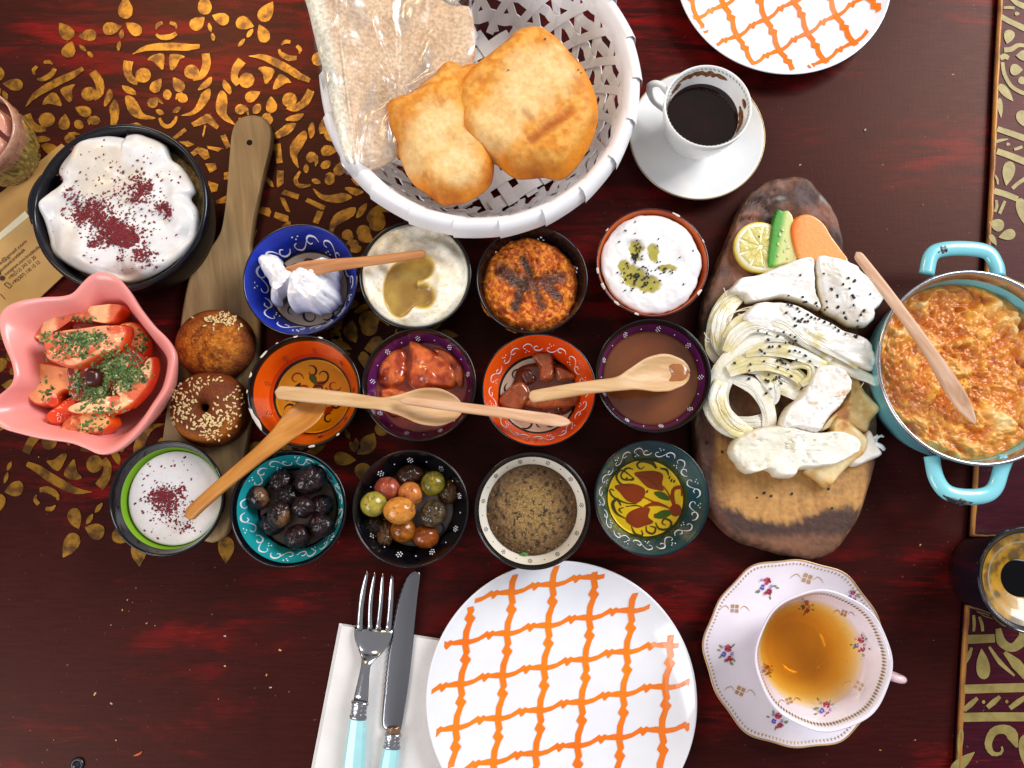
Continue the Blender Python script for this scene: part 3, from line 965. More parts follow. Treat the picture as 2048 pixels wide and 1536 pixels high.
for k, (px, h, e) in enumerate([([(1140, 830), (1200, 835), (1280, 880), (1400, 960), (1450, 1040), (1440, 1130), (1300, 1150), (1180, 1150), (1130, 1080), (1150, 950)], .011, .008), ([(960, 960), (1050, 880), (1120, 900), (1130, 1020), (1090, 1120), (990, 1140), (930, 1080)], .008, .009),
                                ([(1290, 880), (1400, 900), (1490, 1000), (1500, 1110), (1460, 1130), (1420, 1000)], .007, .006), ([(950, 1150), (1060, 1130), (1180, 1180), (1150, 1300), (1040, 1330), (970, 1260)], .006, .008), ([(1240, 1180), (1420, 1170), (1470, 1230), (1400, 1320), (1280, 1330)], .005, .008)]):
    food('fruit_chunk', zoomed(px, 3.267, 470, 430), .0205, h * .8, e * .55, colq, jam_m, parent=jam, zf=lump(.0030, 110, 50 + k), n=60, nr=14, jit=.05, seed=k)

# --- second orange bowl with brown preserve
t, c, R, mo = bowl(1078, 779, 115, 'orange bowl with white scroll border holding dark fruit preserve pieces', bk_m, orange_m, floor_cream, ring=dk('black_line', '#14100f'), edge=orange_m, band_lo=.735)
scrolls(mo, .83, 12, .1, 0, amp=.055, w=.015)
for k, (x, y, s) in enumerate([(-.38, .35, 1.3), (-.5, .1, 1.1), (-.2, -.5, 1.2), (.05, -.55, 1.2), (.25, -.52, 1)]):
    th = np.linspace(0, 5, 14)
    r_ = .11 * s * (1 - th / 7)
    mo.poly(stroke(np.c_[x + r_ * np.cos(th + k * 2), y + r_ * np.sin(th + k * 2)], [.01, .035, .03, .008], 26), 1)
mo.poly(drop(-.22, .2, .3, .2, 150), 2)
put_motif(mo, t, [wh_m, dk('black_line', '#14100f'), dk('crimson_paint', '#7a1a22')])
def colb(x, y, z, t):
    return rgba(mixc(lin('#2c0c06'), lin('#6a2c10'), fbm(x * 150, y * 150, 61, 4)), .14)
def colb2(x, y, z, t):
    return rgba(mixc(lin('#6e2c10'), lin('#a8582a'), fbm(x * 150, y * 150, 63, 4)), .14)
pres, _ = food('fruit_preserve', zoomed([(300, 1030), (420, 1000), (560, 1010), (650, 1090), (660, 1220), (600, 1310), (480, 1330), (330, 1300), (200, 1270), (180, 1210), (260, 1130)], 3.071, 940, 400), .0112, .004, .006, colb, jam_m, 'dark fruit preserve pieces in syrup in the scroll bordered orange bowl', 'preserve', zf=lump(.001, 90, 3))
for k, (px, h, cf) in enumerate([([(380, 960), (430, 935), (500, 950), (520, 1050), (500, 1120), (430, 1110), (420, 1030)], .010, colb2), ([(520, 1030), (600, 1050), (650, 1100), (560, 1120), (530, 1100)], .009, colb2), ([(180, 1220), (280, 1125), (340, 1130), (370, 1200), (300, 1300), (200, 1280)], .008, colb2),
                                 ([(330, 1260), (420, 1200), (560, 1190), (670, 1180), (660, 1260), (540, 1290), (440, 1290)], .010, colb2), ([(300, 1060), (370, 1040), (410, 1110), (340, 1140)], .007, colb), ([(450, 1240), (540, 1250), (560, 1320), (470, 1330)], .008, colb)]):
    food('fruit_chunk', zoomed(px, 3.071, 940, 400), .0125, h * .85, .0035, cf, jam_m, parent=pres, zf=lump(.0015, 150, 70 + k), n=48, nr=12, jit=.05, seed=k)

# --- second purple bowl with brown tahini molasses
t, c, R, mo = bowl(1307, 750, 116, 'purple bowl with white dot flowers full of smooth brown tahini molasses', bk_m, purp, floor_cream, edge_lo=.93)
flowers(mo, .875, 9, .0, 0, r=.013, gap=.033)
put_motif(mo, t, [wh_m])
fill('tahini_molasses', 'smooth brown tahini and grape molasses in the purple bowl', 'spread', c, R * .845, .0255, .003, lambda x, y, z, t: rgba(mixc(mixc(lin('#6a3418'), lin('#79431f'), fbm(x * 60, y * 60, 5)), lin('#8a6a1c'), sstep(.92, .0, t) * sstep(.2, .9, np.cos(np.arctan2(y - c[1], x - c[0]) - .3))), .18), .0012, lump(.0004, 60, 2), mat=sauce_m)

# --- green bowl with sumac yogurt
t, c, R, mo = bowl(332, 996, 115, 'lime green bowl of smooth white yogurt sprinkled with red sumac', bk_m, glaze('lime_glaze', '#7fae2c', '#6d9c20'), floor_cream, edge_lo=.92)
gc = c.copy()
gy, Vg = fill('yogurt', 'smooth white yogurt with dark red sumac in the lime green bowl', 'yogurt', np.array([c[0] + .0016, c[1], 0]), R * .83, .0275, .003, lambda x, y, z, t: rgba(mixc(lin('#d2cbc8'), lin('#dcd7d5'), fbm(x * 60, y * 60, 3)), .3), .001, lump(.0004, 60, 8), mat=cream_m, nr=40)
sumac_m = M('sumac_red', '#8e1824', rough=.7, col2='#4a0c14', ns=900)
xy = ats(cluster([(335, 1000, 34, 30, 420), (325, 990, 24, 16, 200), (345, 1030, 40, 40, 100), (330, 1000, 100, 110, 110), (375, 1055, 14, 10, 30), (364, 985, 16, 16, 60)], 3), .029)
keep = np.hypot(xy[:, 0] - c[0] - .0016, xy[:, 1] - c[1]) < R * .80
xy = xy[keep]
V, F = flakes(xy, np.zeros(len(xy)) + .0284, .0014, 3)
tag(mk('sumac_flakes', V, F, sumac_m, gy, smooth=False), kind='stuff')

# --- turquoise bowl of black olives
t, c, R, mo = bowl(576, 1017, 117, 'turquoise bowl with white scroll border holding wrinkled black olives', bk_m, glaze('turquoise_glaze', '#1d9aa0', '#17868c'), M('dusky_floor', '#7d6152', rough=.25), ring=dk('black_line', '#14100f'), edge_lo=.94, band_lo=.715)
scrolls(mo, .83, 12, .3, 0, amp=.07, w=.02)
put_motif(mo, t, [wh_m])
_uv = []
def olive(cx, cy, rpx, z, c1, c2, asp=1.15, ang=0., wr=.04, label='', group='', rough=.22, seed=0, mat=None, cut=None, tilt=0.):
    p = at(cx, cy, z)
    r = rpx * pxm(cx, cy, z)
    n, m = 36, 22
    V = []
    for i in range(m):
        ph = pi * i / (m - 1)
        for j in range(n):
            th = 2 * pi * j / n
            V.append((sin(ph) * cos(th), sin(ph) * sin(th), cos(ph)))
    D = np.array(V)
    q = fbm(D[:, 0] * 2.2 + D[:, 2] * 1.7 + seed * 7, D[:, 1] * 2.2 - D[:, 2] * 1.1, seed, 4) - .5
    q2 = np.abs(fbm(D[:, 0] * 3.4 + D[:, 2] * 2 + seed * 3, D[:, 1] * 3.4 + D[:, 2] * 2, seed + 50, 3) - .5)
    rr = 1 + wr * 1.6 * q - wr * 2.2 * (sstep(.09, .0, q2))
    Pn = D * rr[:, None] * np.array([asp, 1, .95])
    Pn = Pn * r / sqrt(asp)
    ct, st = cos(tilt), sin(tilt)
    Pn = np.stack([Pn[:, 0] * ct - Pn[:, 2] * st, Pn[:, 1], Pn[:, 0] * st + Pn[:, 2] * ct], 1)
    ca, sa = cos(ang), sin(ang)
    Pn = np.stack([Pn[:, 0] * ca - Pn[:, 1] * sa, Pn[:, 0] * sa + Pn[:, 1] * ca, Pn[:, 2]], 1)
    col = mixc(lin(c1), lin(c2), sstep(-.18, .2, q) * .8 + .5 * sstep(.12, 0, q2) * (1 if wr > .05 else .3))
    if cut:
        k = sstep(.45, .75, D @ (np.array(cut) / np.linalg.norm(cut)) + q * .5)
        col = mixc(col, lin('#6a4a30'), k)
        Pn = Pn * (1 - .16 * k)[:, None]
    if wr < .05:
        sp = sstep(.72, .8, fbm(D[:, 0] * 5 + seed, D[:, 1] * 5 + D[:, 2] * 3, seed + 9, 2))
        col = mixc(col, lin('#4a2a12'), sp * .7)
    F = ring_faces(m, n)
    o = mk('olive', Pn + p, F, mat, col=rgba(col, rough), org=p - np.array((0, 0, r)))
    return tag(o, label, 'olive', group)
ol_m = VM('olive_skin', bump=.25, bs=420, coat=.4, speck=.15, spec=.2)
G1 = 'wrinkled black olives in the turquoise bowl'
for k, (x, y, r, z, asp, lab) in enumerate([
    (545, 1046, 25, .019, 1.1, 'glossy black olive low at the left edge of the turquoise bowl heap'), (563, 962, 24, .021, 1.1, 'black olive at the upper left of the turquoise bowl beside the largest olive'), (517, 995, 24, .023, 1.15, 'leftmost black olive with a torn purple skin in the turquoise bowl'),
    (642, 1012, 24, .021, 1.1, 'rightmost black olive against the wall of the turquoise bowl'), (578, 992, 24, .024, 1.1, 'deep black olive in the middle of the turquoise bowl'), (606, 1014, 23, .030, 1.05, 'small black olive with a bright white glint in the turquoise bowl'),
    (621, 960, 31, .028, 1.15, 'largest black olive at the top of the turquoise bowl'), (560, 1029, 27, .030, 1.15, 'black olive with a ragged brown tear near the bowl centre'), (643, 1050, 25, .026, 1.2, 'wrinkled brownish black olive at the lower right of the turquoise bowl'),
    (596, 1073, 26, .025, 1.1, 'lowest black olive near the front of the turquoise bowl')]):
    olive(x, y, r, z, '#0c070a', '#2a1014', asp, k * 1.1, .085, lab, G1, .4, k, ol_m, cut=(-.3, -.8, .5) if k in (7, 2) else None)

# --- black bowl of mixed olives
t, c, R, mo = bowl(821, 1016, 117, 'black bowl with white dot flowers holding mixed green and brown olives', bk_m, bk_m, M('greyish_floor', '#8f8078', rough=.25, coat=.3))
flowers(mo, .835, 9, .25, 0, r=.016, gap=.042)
for k, (x, y, s) in enumerate([(-.35, .45, 1.3), (.1, -.55, 1.4), (.4, -.35, 1.4), (.35, .4, 1.1)]):
    th = np.linspace(0, 5, 14)
    r_ = .12 * s * (1 - th / 7)
    mo.poly(stroke(np.c_[x + r_ * np.cos(th + k * 2), y + r_ * np.sin(th + k * 2)], [.02, .06, .04, .01], 26), 1)
put_motif(mo, t, [wh_m, dk('black_line', '#14100f')])
G2 = 'mixed olives in the black bowl'
for k, (x, y, r, z, c1, c2, asp, ang, wr, lab) in enumerate([
    (821, 950, 26, .020, '#2a1810', '#4a3020', 1.3, .2, .05, 'dark brown olive at the back of the black bowl'), (897, 984, 24, .020, '#33200f', '#5a3c1c', 1.2, 1.2, .06, 'dark olive pressed against the right wall of the black bowl'),
    (746, 1050, 26, .020, '#1c120c', '#3a2416', 1.2, 1.0, .05, 'blackish olive under the yellow one at the left of the black bowl'), (771, 1067, 23, .022, '#3c2410', '#6e4c2c', 1.4, 1.4, .14, 'torn brown olive at the lower left of the black bowl'),
    (806, 1060, 26, .023, '#a8601a', '#6e3a10', 1.05, .3, .02, 'amber brown olive in front of the peach olive'), (851, 1073, 26, .022, '#8a4416', '#5e2a0c', 1.15, -.2, .02, 'russet olive lowest in the black bowl'),
    (866, 1027, 27, .027, '#5e4c34', '#3a3022', 1.1, 1.3, .12, 'wrinkled grey brown olive with a split skin'), (775, 978, 26, .025, '#8a3c2a', '#a8563e', 1.1, -.4, .02, 'reddish olive at the upper left of the black bowl'),
    (821, 988, 25, .029, '#c8793c', '#a05828', 1.05, -.7, .02, 'speckled orange pink olive behind the peach olive'), (866, 967, 25, .029, '#80701c', '#565018', 1.1, .9, .02, 'green gold olive at the upper right of the black bowl'),
    (747, 1008, 26, .032, '#a8963c', '#857a34', 1.05, .2, .02, 'yellow green olive with brown spots at the left of the black bowl'), (799, 1021, 30, .037, '#d08a3a', '#b8722a', 1.18, 0, .015, 'large peach coloured olive on top of the pile')]):
    olive(x, y, r, z, c1, c2, asp, ang, wr, lab, G2, .18, 30 + k, ol_m, cut=(.2, -.2, 1) if k == 3 else None)

# --- white bowl of zahter
t, c, R, mo = bowl(1065, 1021, 117, 'white bowl with black dot flowers filled with greenish brown dried thyme mix', bk_m, glaze('ivory_glaze', '#e8e2d4', '#dcd2c2'), floor_cream, edge_lo=.93, ring=M('brown_line', '#5a4630', rough=.4))
flowers(mo, .87, 11, .1, 0, r=.013, gap=.03)
put_motif(mo, t, [dk('black_line', '#14100f')])
zc = c.copy()
def colz(x, y, z, t):
    r_ = np.hypot(x - zc[0], y - zc[1]) / R
    n = fbm(x * 500, y * 500, 5, 3)
    b = mixc(lin('#8f7040'), lin('#5e4226'), sstep(.15, .75, r_ + (n - .5) * .5))
    return rgba(mixc(b, lin('#241808'), sstep(.58, .75, n)), .8)
herb, Vz = fill('thyme_mix', 'greenish brown crushed thyme and sesame mix in the white bowl', 'spice mix', np.array([c[0], c[1] + .001, 0]), R * .80, .0205, .012, colz, .005, lump(.0016, 600, 5), mat=paste_m, n=180, nr=70)
q = rs.rand(5200, 2) * 2 - 1
q = q[(q ** 2).sum(1) < 1] * R * .775 + c[:2] + np.array([0, .001])
zz = .0245 - .003 * (np.hypot(q[:, 0] - c[0], q[:, 1] - c[1]) / R / .8) ** 4
V, F = flakes(q, zz - .0002, .0016, 5, 1.2, .7)
col = np.repeat(mixc(mixc(lin('#bd9f62'), lin('#7e5c34'), sstep(.2, .8, np.hypot(q[:, 0] - c[0], q[:, 1] - c[1]) / R + .25 * rs.randn(len(q)) + .0)), lin('#3a2414'), (rs.rand(len(q)) < .25) * .8), 5, 0)
tag(mk('thyme_crumbs', V, F, paste_m, herb, smooth=False, col=rgba(col, .75)), kind='stuff')
p = at(1048, 1108, .022)
V, F = tube([p + (-.003, 0, .001), p + (0, .0004, .002), p + (.003, -.0003, .001)], [.0005, .0012, .0004], 8, .5)
mk('green_leaf', V, F, M('leaf_green', '#3f8a34', rough=.5), herb)

# --- dark teal bowl with oil over painted tulips
t, c, R, mo = bowl(1304, 996, 116, 'dark teal bowl with red tulips painted on its yellow floor under clear oil', bk_m, glaze('teal_glaze', '#0d4550', '#0a3640'), floor_yel, ring=dk('deep_teal_line', '#08222a'), edge=glaze('teal_glaze', '#0d4550'), band_lo=.73, edge_lo=.97)
scrolls(mo, .83, 13, .2, 0, amp=.07, w=.017)
def Z(pts):   # traced on the 2.695x zoom
    q = ats(zoomed(pts, 2.695, 680, 870), .011)
    return (q - c[:2]) / R
for pts in ([(1585, 205), (1640, 195), (1700, 195), (1740, 215), (1735, 265), (1745, 300), (1700, 295), (1655, 280), (1610, 235)], [(1480, 275), (1540, 262), (1590, 265), (1640, 290), (1640, 330), (1605, 365), (1550, 355), (1510, 310)], [(1540, 455), (1560, 415), (1620, 390), (1670, 395), (1660, 440), (1690, 470), (1640, 490), (1600, 500), (1560, 480)]):
    mo.poly(smooth_line(Z(pts), 40, True), 1)
mo.poly(Z(ellipse_px(1808, 405, 32, 34)), 1)
mo.poly(Z(stroke([(1640, 385), (1700, 370), (1760, 385)], [10, 24, 8])), 1)
for pts in ([(1690, 310), (1740, 308), (1780, 350), (1730, 345)], [(1690, 440), (1740, 405), (1790, 420), (1740, 450)]):
    mo.poly(smooth_line(Z(pts), 24, True), 2)
for pts, w in [([(1805, 400), (1790, 330), (1800, 290), (1840, 285), (1840, 330)], [16, 20, 18, 20, 6]), ([(1740, 275), (1770, 320), (1800, 390)], [5, 7, 7]), ([(1630, 330), (1700, 365), (1790, 400)], [5, 8, 8]), ([(1690, 430), (1750, 410), (1790, 405)], [5, 7, 7])]:
    mo.poly(Z(stroke(pts, w)), 1)
for pts, w in [([(1705, 180), (1680, 150), (1630, 140), (1600, 160), (1620, 185), (1640, 170)], [10, 22, 20, 12, 8, 4]), ([(1585, 240), (1530, 240), (1515, 215), (1545, 180), (1580, 185)], [10, 10, 8, 12, 5]), ([(1585, 235), (1520, 190), (1490, 220), (1510, 260), (1560, 275)], [4, 8, 12, 10, 4]),
               ([(1480, 300), (1455, 290), (1470, 330), (1540, 365), (1600, 370)], [4, 8, 8, 6, 4]), ([(1540, 450), (1490, 420), (1470, 370), (1495, 345), (1515, 380)], [4, 10, 18, 16, 6]), ([(1520, 420), (1505, 400), (1530, 390)], [4, 8, 4]), ([(1570, 490), (1590, 530), (1630, 540), (1625, 510)], [4, 10, 10, 4]),
               ([(1650, 490), (1655, 520), (1690, 530), (1700, 500), (1670, 490)], [4, 9, 10, 8, 4]), ([(1700, 470), (1720, 505), (1770, 505), (1785, 470), (1750, 450), (1735, 475), (1755, 485)], [4, 10, 12, 12, 10, 8, 4]), ([(1600, 220), (1660, 235), (1720, 290)], [2, 3, 2]), ([(1500, 290), (1560, 300), (1620, 345)], [2, 3, 2]), ([(1560, 450), (1610, 440), (1650, 450)], [2, 3, 2]),
               ([(1540, 385), (1600, 380), (1640, 395)], [4, 7, 4]), ([(1725, 180), (1760, 190), (1770, 220)], [6, 14, 4])]:
    mo.poly(Z(stroke(pts, w)), 3)
for x, y in ((1775, 230), (1785, 245), (1800, 250), (1545, 235), (1575, 240), (1655, 305)):
    mo.poly(Z(ellipse_px(x, y, 5, 9, 20)), 3)
put_motif(mo, t, [wh_m, dk('tulip_red', '#8f2a12'), dk('tulip_green', '#2f5c36'), dk('olive_line', '#3a3408')])
V, F, tt = blob(circle(c, R * (float(s_at(.0165)) + .004), 96), .0165, .0003, .003, 8, None, .5, under=False)
tag(mk('olive_oil', V, F, liquid('oil_clear', '#faf0a0')), 'clear yellow olive oil in the dark teal bowl', 'oil')

# ------------------------------------------------------------------ big black bowl of yogurt with sumac
ZB = .062
c = at(240, 413, ZB)
R = 176 * pxm(240, 413, ZB)
t = thing('serving_bowl', 'large round black bowl of thick yogurt standing on the kraft paper', 'bowl', (c[0], c[1], 0))
navy = M('big_bowl_black', '#0d0e18', rough=.2, coat=.15, var=.1, spec=.35)
navy2 = M('big_bowl_outside', '#07070b', rough=.5, var=.1, spec=.1)
V, F, fm = lathe([(.3 * R, .012), (.6 * R, .013), (.75 * R, .022), (.86 * R, .040), (.91 * R, .052), (.935 * R, .0595), (.95 * R, .0625), (.975 * R, .0635), (.995 * R, .0622), (1.0 * R, .060), (.985 * R, .052, 1), (.93 * R, .036, 1), (.84 * R, .018, 1), (.72 * R, .006, 1), (.6 * R, .003, 1), (.58 * R, 0, 1), (.5 * R, 0, 1)], 160, c)
mk('bowl_shell', V, F, [navy, navy2], t, fm=fm)
for sg, (hx, hy) in ((0, (84, 400)),):
    th = atan2(at(hx, hy, .058)[1] - c[1], at(hx, hy, .058)[0] - c[0])
    P = []
    for a in np.linspace(-.27, .27, 17):
        rr = R * (.99 + .045 * cos(a / .27 * pi / 2))
        P.append((c[0] + rr * cos(th + a), c[1] + rr * sin(th + a), .057))
    V, F = tube(P, .0042, 10, .8)
    mk('lug_handle', V, F, navy, t)
V, F, tt = blob(circle(c, R * .90, 140), .044, .003, .02, 40, lump(.0025, 260, 5), base=.04)
def coll(x, y, z, t): return rgba(mixc(lin('#6e5526'), lin('#a88a52'), sstep(.35, .65, fbm(x * 380, y * 380, 3, 4))), .35)
tag(mk('bulgur_base', V, F, paste_m, col=coll(V[:, 0], V[:, 1], V[:, 2], tt)), 'oily brown grain layer showing under the yogurt in the black bowl', 'grain dish')
yz = [(275, 480), (300, 400), (400, 280), (520, 190), (680, 155), (800, 160), (868, 168), (884, 140), (980, 135), (1130, 190), (1220, 250), (1250, 350), (1330, 410), (1400, 500), (1465, 630), (1420, 700), (1490, 820), (1480, 1000), (1400, 1140), (1250, 1270), (1050, 1390), (850, 1430), (600, 1380), (400, 1310), (225, 1190), (180, 1050), (145, 900), (112, 810), (150, 750), (225, 665), (300, 590), (310, 545)]
def zyo(x, y, t):
    px, py = topx(x, y, .06)
    fold = .004 * np.sin(.045 * np.hypot(px - 330, py - 560) + 2.5 * fbm(x * 30, y * 30, 4))
    return .0095 * (fbm(x * 32, y * 32, 14, 3) - .5) * 2 + fold * .35
by, Vb = food('yogurt', zoomed(yz, 4.389, 60, 240), .0525, .012, .016, lambda x, y, z, t: rgba(mixc(lin('#cdc2b4'), lin('#dcd9d9'), sstep(.3, .6, fbm(x * 40, y * 40, 3))), .28), cream_m, 'thick swirled yogurt sprinkled with red sumac in the large black bowl', 'yogurt', zf=zyo, n=220, nr=70, base=.048, jit=.012)
def z8(sp): return [(60 + a / 4.389, 240 + b / 4.389, sx / 4.389, sy / 4.389, n, *g) for a, b, sx, sy, n, *g in sp]
xy = ats(cluster(z8([(450, 830, 130, 90, 300), (560, 760, 180, 120, 260), (370, 680, 60, 70, 60), (640, 880, 160, 90, 260), (750, 950, 120, 80, 320), (840, 1040, 110, 75, 700, 'u'), (800, 1010, 150, 100, 380), (640, 1030, 120, 90, 170), (980, 1180, 80, 90, 210), (990, 600, 100, 90, 230), (940, 700, 90, 40, 60), (1150, 770, 80, 60, 110), (1210, 810, 30, 50, 40), (800, 700, 500, 500, 330), (920, 480, 60, 60, 30), (560, 1090, 60, 40, 50), (800, 1200, 60, 80, 24), (1090, 1160, 12, 10, 8), (1085, 1280, 10, 8, 6)]), 9), .064)
xy = near([Vb], xy)
V, F = flakes(xy, surf_z([Vb], xy) - .0001, .0014, 7)
tag(mk('sumac_flakes', V, F, sumac_m, by, smooth=False), kind='stuff')
# ------------------------------------------------------------------ bread basket
pl_m = M('white_plastic_strip', '#efedef', rough=.32, var=.05, ns=30, bump=.15, bs=60)
BT = .070
bc = at(961, 152, BT)
bR = 315 * pxm(961, 152, BT)
t = thing('bread_basket', 'round white woven plastic basket holding fried bread and a flatbread packet', 'basket', (bc[0], bc[1], 0))
rb, rt = bR * .66, bR * .955
def wall(f, th, off=0.0):
    r = rb + (rt - rb) * f ** .75 + off
    return np.stack([bc[0] + r * np.cos(th), bc[1] + r * np.sin(th), .003 + (BT - .006) * f], -1)
def wall_n(th): return np.stack([np.cos(th) * .85, np.sin(th) * .85, 0 * th - .5], -1)
NS = 26
for k in range(NS):
    for sg in (1, -1):
        f = np.linspace(0, 1, 12)
        th = 2 * pi * (k + (.25 if sg < 0 else 0)) / NS + sg * f * .42
        V, F = strip(wall(f, th, sg * .0009), wall_n(th), .0062, .0008)
        mk('stake', V, F, pl_m, t, smooth=False)
for f0, w in ((.14, .010), (.40, .0085), (.63, .008), (.84, .007)):
    th = np.linspace(0, 2 * pi, 121)
    wv = np.sin(th * NS) * .0016
    P = wall(np.full(121, f0) + .012 * np.sin(th * 5), th, wv)
    P[:, 2] += .0
    V, F = strip(P, wall_n(th), w, .0009)
    mk('hoop', V, F, pl_m, t, smooth=False)
# lapped rim: facets of a wide band folded over the top
NR = 22
for k in range(NR):
    th = np.linspace(2 * pi * k / NR - .02, 2 * pi * (k + 1) / NR + .05, 7)
    lift = np.linspace(.0012, -.0004, 7)
    prof = [(-.005, -.016), (-.004, -.005), (.000, .0012), (.004, .0012), (.0075, -.004), (.0085, -.014)]
    V = []
    ch = np.cos(pi / NR) / np.cos((th - th.mean()))
    for dr, dz in prof:
        r = rt * (.6 + .4 * ch) + dr + lift
        V.append(np.stack([bc[0] + r * np.cos(th), bc[1] + r * np.sin(th), BT + dz + lift], 1))
    V = np.concatenate(V)
    mk('rim_band', V, ring_faces(6, 7, 0, False), pl_m, t)
for k in range(9):   # woven base
    for ax in (0, 1):
        u = -rb + rb * 2 * (k + .5) / 9
        L_ = sqrt(max(rb * rb - u * u, 1e-6))
        s = np.linspace(-L_, L_, 19)
        z = .0035 + .0012 * np.cos(s / (2 * rb / 9) * pi + pi * k + pi * ax)
        a = radians(32)
        X, Y = (s, 0 * s + u) if ax == 0 else (0 * s + u, s)
        P = np.stack([bc[0] + X * cos(a) - Y * sin(a), bc[1] + X * sin(a) + Y * cos(a), z], 1)
        V, F = strip(P, np.tile([0, 0, 1.0], (19, 1)), .0105, .0008)
        mk('base_strip', V, F, pl_m, t, smooth=False)

bread_m = VM('fried_bread_crust', bump=.7, bs=300, sss=.05, speck=.10, bdist=.0010, sscale=.003, spec=.3)
def fried(name, px, zb, h, edge, label, pale, marks, seed, tilt=0., tx=0., amp=.004, oilspot=()):
    def cf(x, y, z, tt):
        px_, py_ = topx(x, y, zb + h)
        n = fbm(x * 70, y * 70, seed, 5)
        n2 = fbm(x * 240, y * 240, seed + 3, 4)
        b = mixc(lin('#e0a048'), lin('#cc8026'), sstep(.35, .7, n2))
        edgec = mixc(lin('#d8841c'), lin('#a8560c'), sstep(.4, .75, n))
        b = mixc(edgec, b, sstep(.12, .62, tt + (n - .5) * .5))
        for cx, cy, rx, ry, st in pale:
            d = np.hypot((px_ - cx) / rx, (py_ - cy) / ry) + (n - .5) * .9
            b = mixc(b, mixc(lin('#e8d0a0'), lin('#e0b870'), n2), sstep(1.15, .35, d) * st)
        for ax, ay, bx, by, w, st in marks:
            vx, vy = bx - ax, by - ay
            k = np.clip(((px_ - ax) * vx + (py_ - ay) * vy) / (vx * vx + vy * vy), 0, 1)
            d = np.hypot(px_ - ax - k * vx, py_ - ay - k * vy) + (n2 - .5) * w * 1.6
            b = mixc(b, lin('#a04a14'), sstep(w * 1.5, 0, d) * st * .85)
        b = mixc(b, lin('#a85a14'), sstep(.66, .76, fbm(x * 420, y * 420, seed + 9, 3)) * .15)
        return rgba(b, .6)
    def zf(x, y, tt):
        px_, py_ = topx(x, y, zb + h)
        z = amp * (fbm(x * 38, y * 38, seed + 7, 5) - .5) * 2
        for ax, ay, bx, by, w, st in marks:
            vx, vy = bx - ax, by - ay
            k = np.clip(((px_ - ax) * vx + (py_ - ay) * vy) / (vx * vx + vy * vy), 0, 1)
            d = np.hypot(px_ - ax - k * vx, py_ - ay - k * vy)
            z = z - .002 * st * sstep(w * 1.6, 0, d)
        return z
    c0 = ats(px, zb + h * .4).mean(0)
    o2 = outline(px, zb + h * .4, 150, .02, seed)
    V, F, tt = blob(o2, zb, h, edge, 46, zf, .55, base=zb - .002)
    V[:, 2] += (V[:, 0] - c0[0]) * tx + (V[:, 1] - c0[1]) * tilt
    col = cf(V[:, 0], V[:, 1], V[:, 2], tt)
    o = mk(name, V, F, bread_m, col=col)
    tag(o, label, 'fried bread', 'fried breads in the basket')
    return o, V
def zK(p): return zoomed(p, 2.695, 560, 0)
fb, Vf1 = fried('fried_bread', zK([(550, 590), (570, 540), (700, 480), (800, 400), (900, 320), (1000, 330), (1080, 345), (1120, 500), (1100, 620), (1090, 720), (1110, 790), (1150, 850), (1140, 960), (1060, 1040), (960, 1080), (860, 1080), (780, 1020), (700, 960), (650, 860), (600, 760), (565, 690)]), .060, .021, .018,
      'smaller elongated fried bread lying partly under the larger one', [(870, 250, 60, 50, .9), (850, 285, 70, 60, .8), (905, 330, 70, 45, .8), (920, 290, 40, 50, .6)], [(800, 220, 812, 250, 16, .5)], 21, .0, .0)
fb2, Vf2 = fried('fried_bread', zK([(1200, 240), (1290, 170), (1400, 160), (1500, 220), (1570, 290), (1640, 370), (1700, 480), (1720, 600), (1690, 730), (1620, 850), (1530, 930), (1420, 920), (1270, 925), (1160, 850), (1090, 830), (980, 750), (940, 640), (935, 540), (960, 450), (1050, 350), (1120, 300)]), .066, .020, .016,
      'large puffy round fried bread with a brown crease on top', [(1060, 170, 80, 70, .85), (985, 260, 60, 40, .6), (1010, 225, 60, 40, .5), (1110, 130, 50, 50, .6)], [(1065, 275, 1140, 220, 11, 1.0), (1060, 235, 1050, 225, 8, .5), (1150, 155, 1165, 165, 8, .5), (955, 155, 965, 165, 8, .4)], 22, .10, .0, .0035)
for o, V0, spots in ((fb, Vf1, [(901, 132), (906, 138), (903, 134)]), (fb2, Vf2, [(1149, 189), (1155, 193), (1086, 137), (1017, 195)])):
    xy = ats(spots, .05)
    seed_parts('nigella_seed', o, xy, surf_z([V0], xy), _sv, _sf, seed_m, .8)

# flat bread folded in a clear bag, leaning on the basket's left side
lav_m = VM('flatbread_sheet', bump=.4, bs=420, speck=.30)
def zl(x, y):
    px, py = topx(x, y, .06)
    return .062 + .018 * sstep(330, -40, py) + .010 * sstep(770, 660, px)
def lavcol(x, y, z, tt):
    px, py = topx(x, y, .065)
    n = fbm(x * 420, y * 420, 5, 4)
    n2 = fbm(x * 60, y * 60, 6, 3)
    b = mixc(lin('#dcc0a0'), lin('#cba682'), n2)
    b = mixc(b, lin('#b08a66'), sstep(.5, .75, fbm(x * 110, y * 110, 8, 3)) * .4)
    b = mixc(b, lin('#e4ddc8'), sstep(30, 6, (px - 640) - (py - 0) * .16))
    return rgba(b, .7)
lp = [(610, -70), (760, -60), (900, 20), (942, 28), (950, 110), (930, 180), (870, 215), (800, 250), (790, 300), (745, 330), (700, 330), (680, 290), (660, 190), (630, 60)]
V, F, tt = blob(outline(lp, .072, 140), zl, .006, .010, 40, lambda x, y, t_: .0012 * (fbm(x * 60, y * 60, 3) - .5) * 2, .5, base=.055)
Vl = V.copy()
bag_f = mk('flatbread', V, F, lav_m, col=lavcol(V[:, 0], V[:, 1], V[:, 2], tt))
tag(bag_f, 'speckled beige folded flatbread inside the clear plastic bag', 'flatbread')
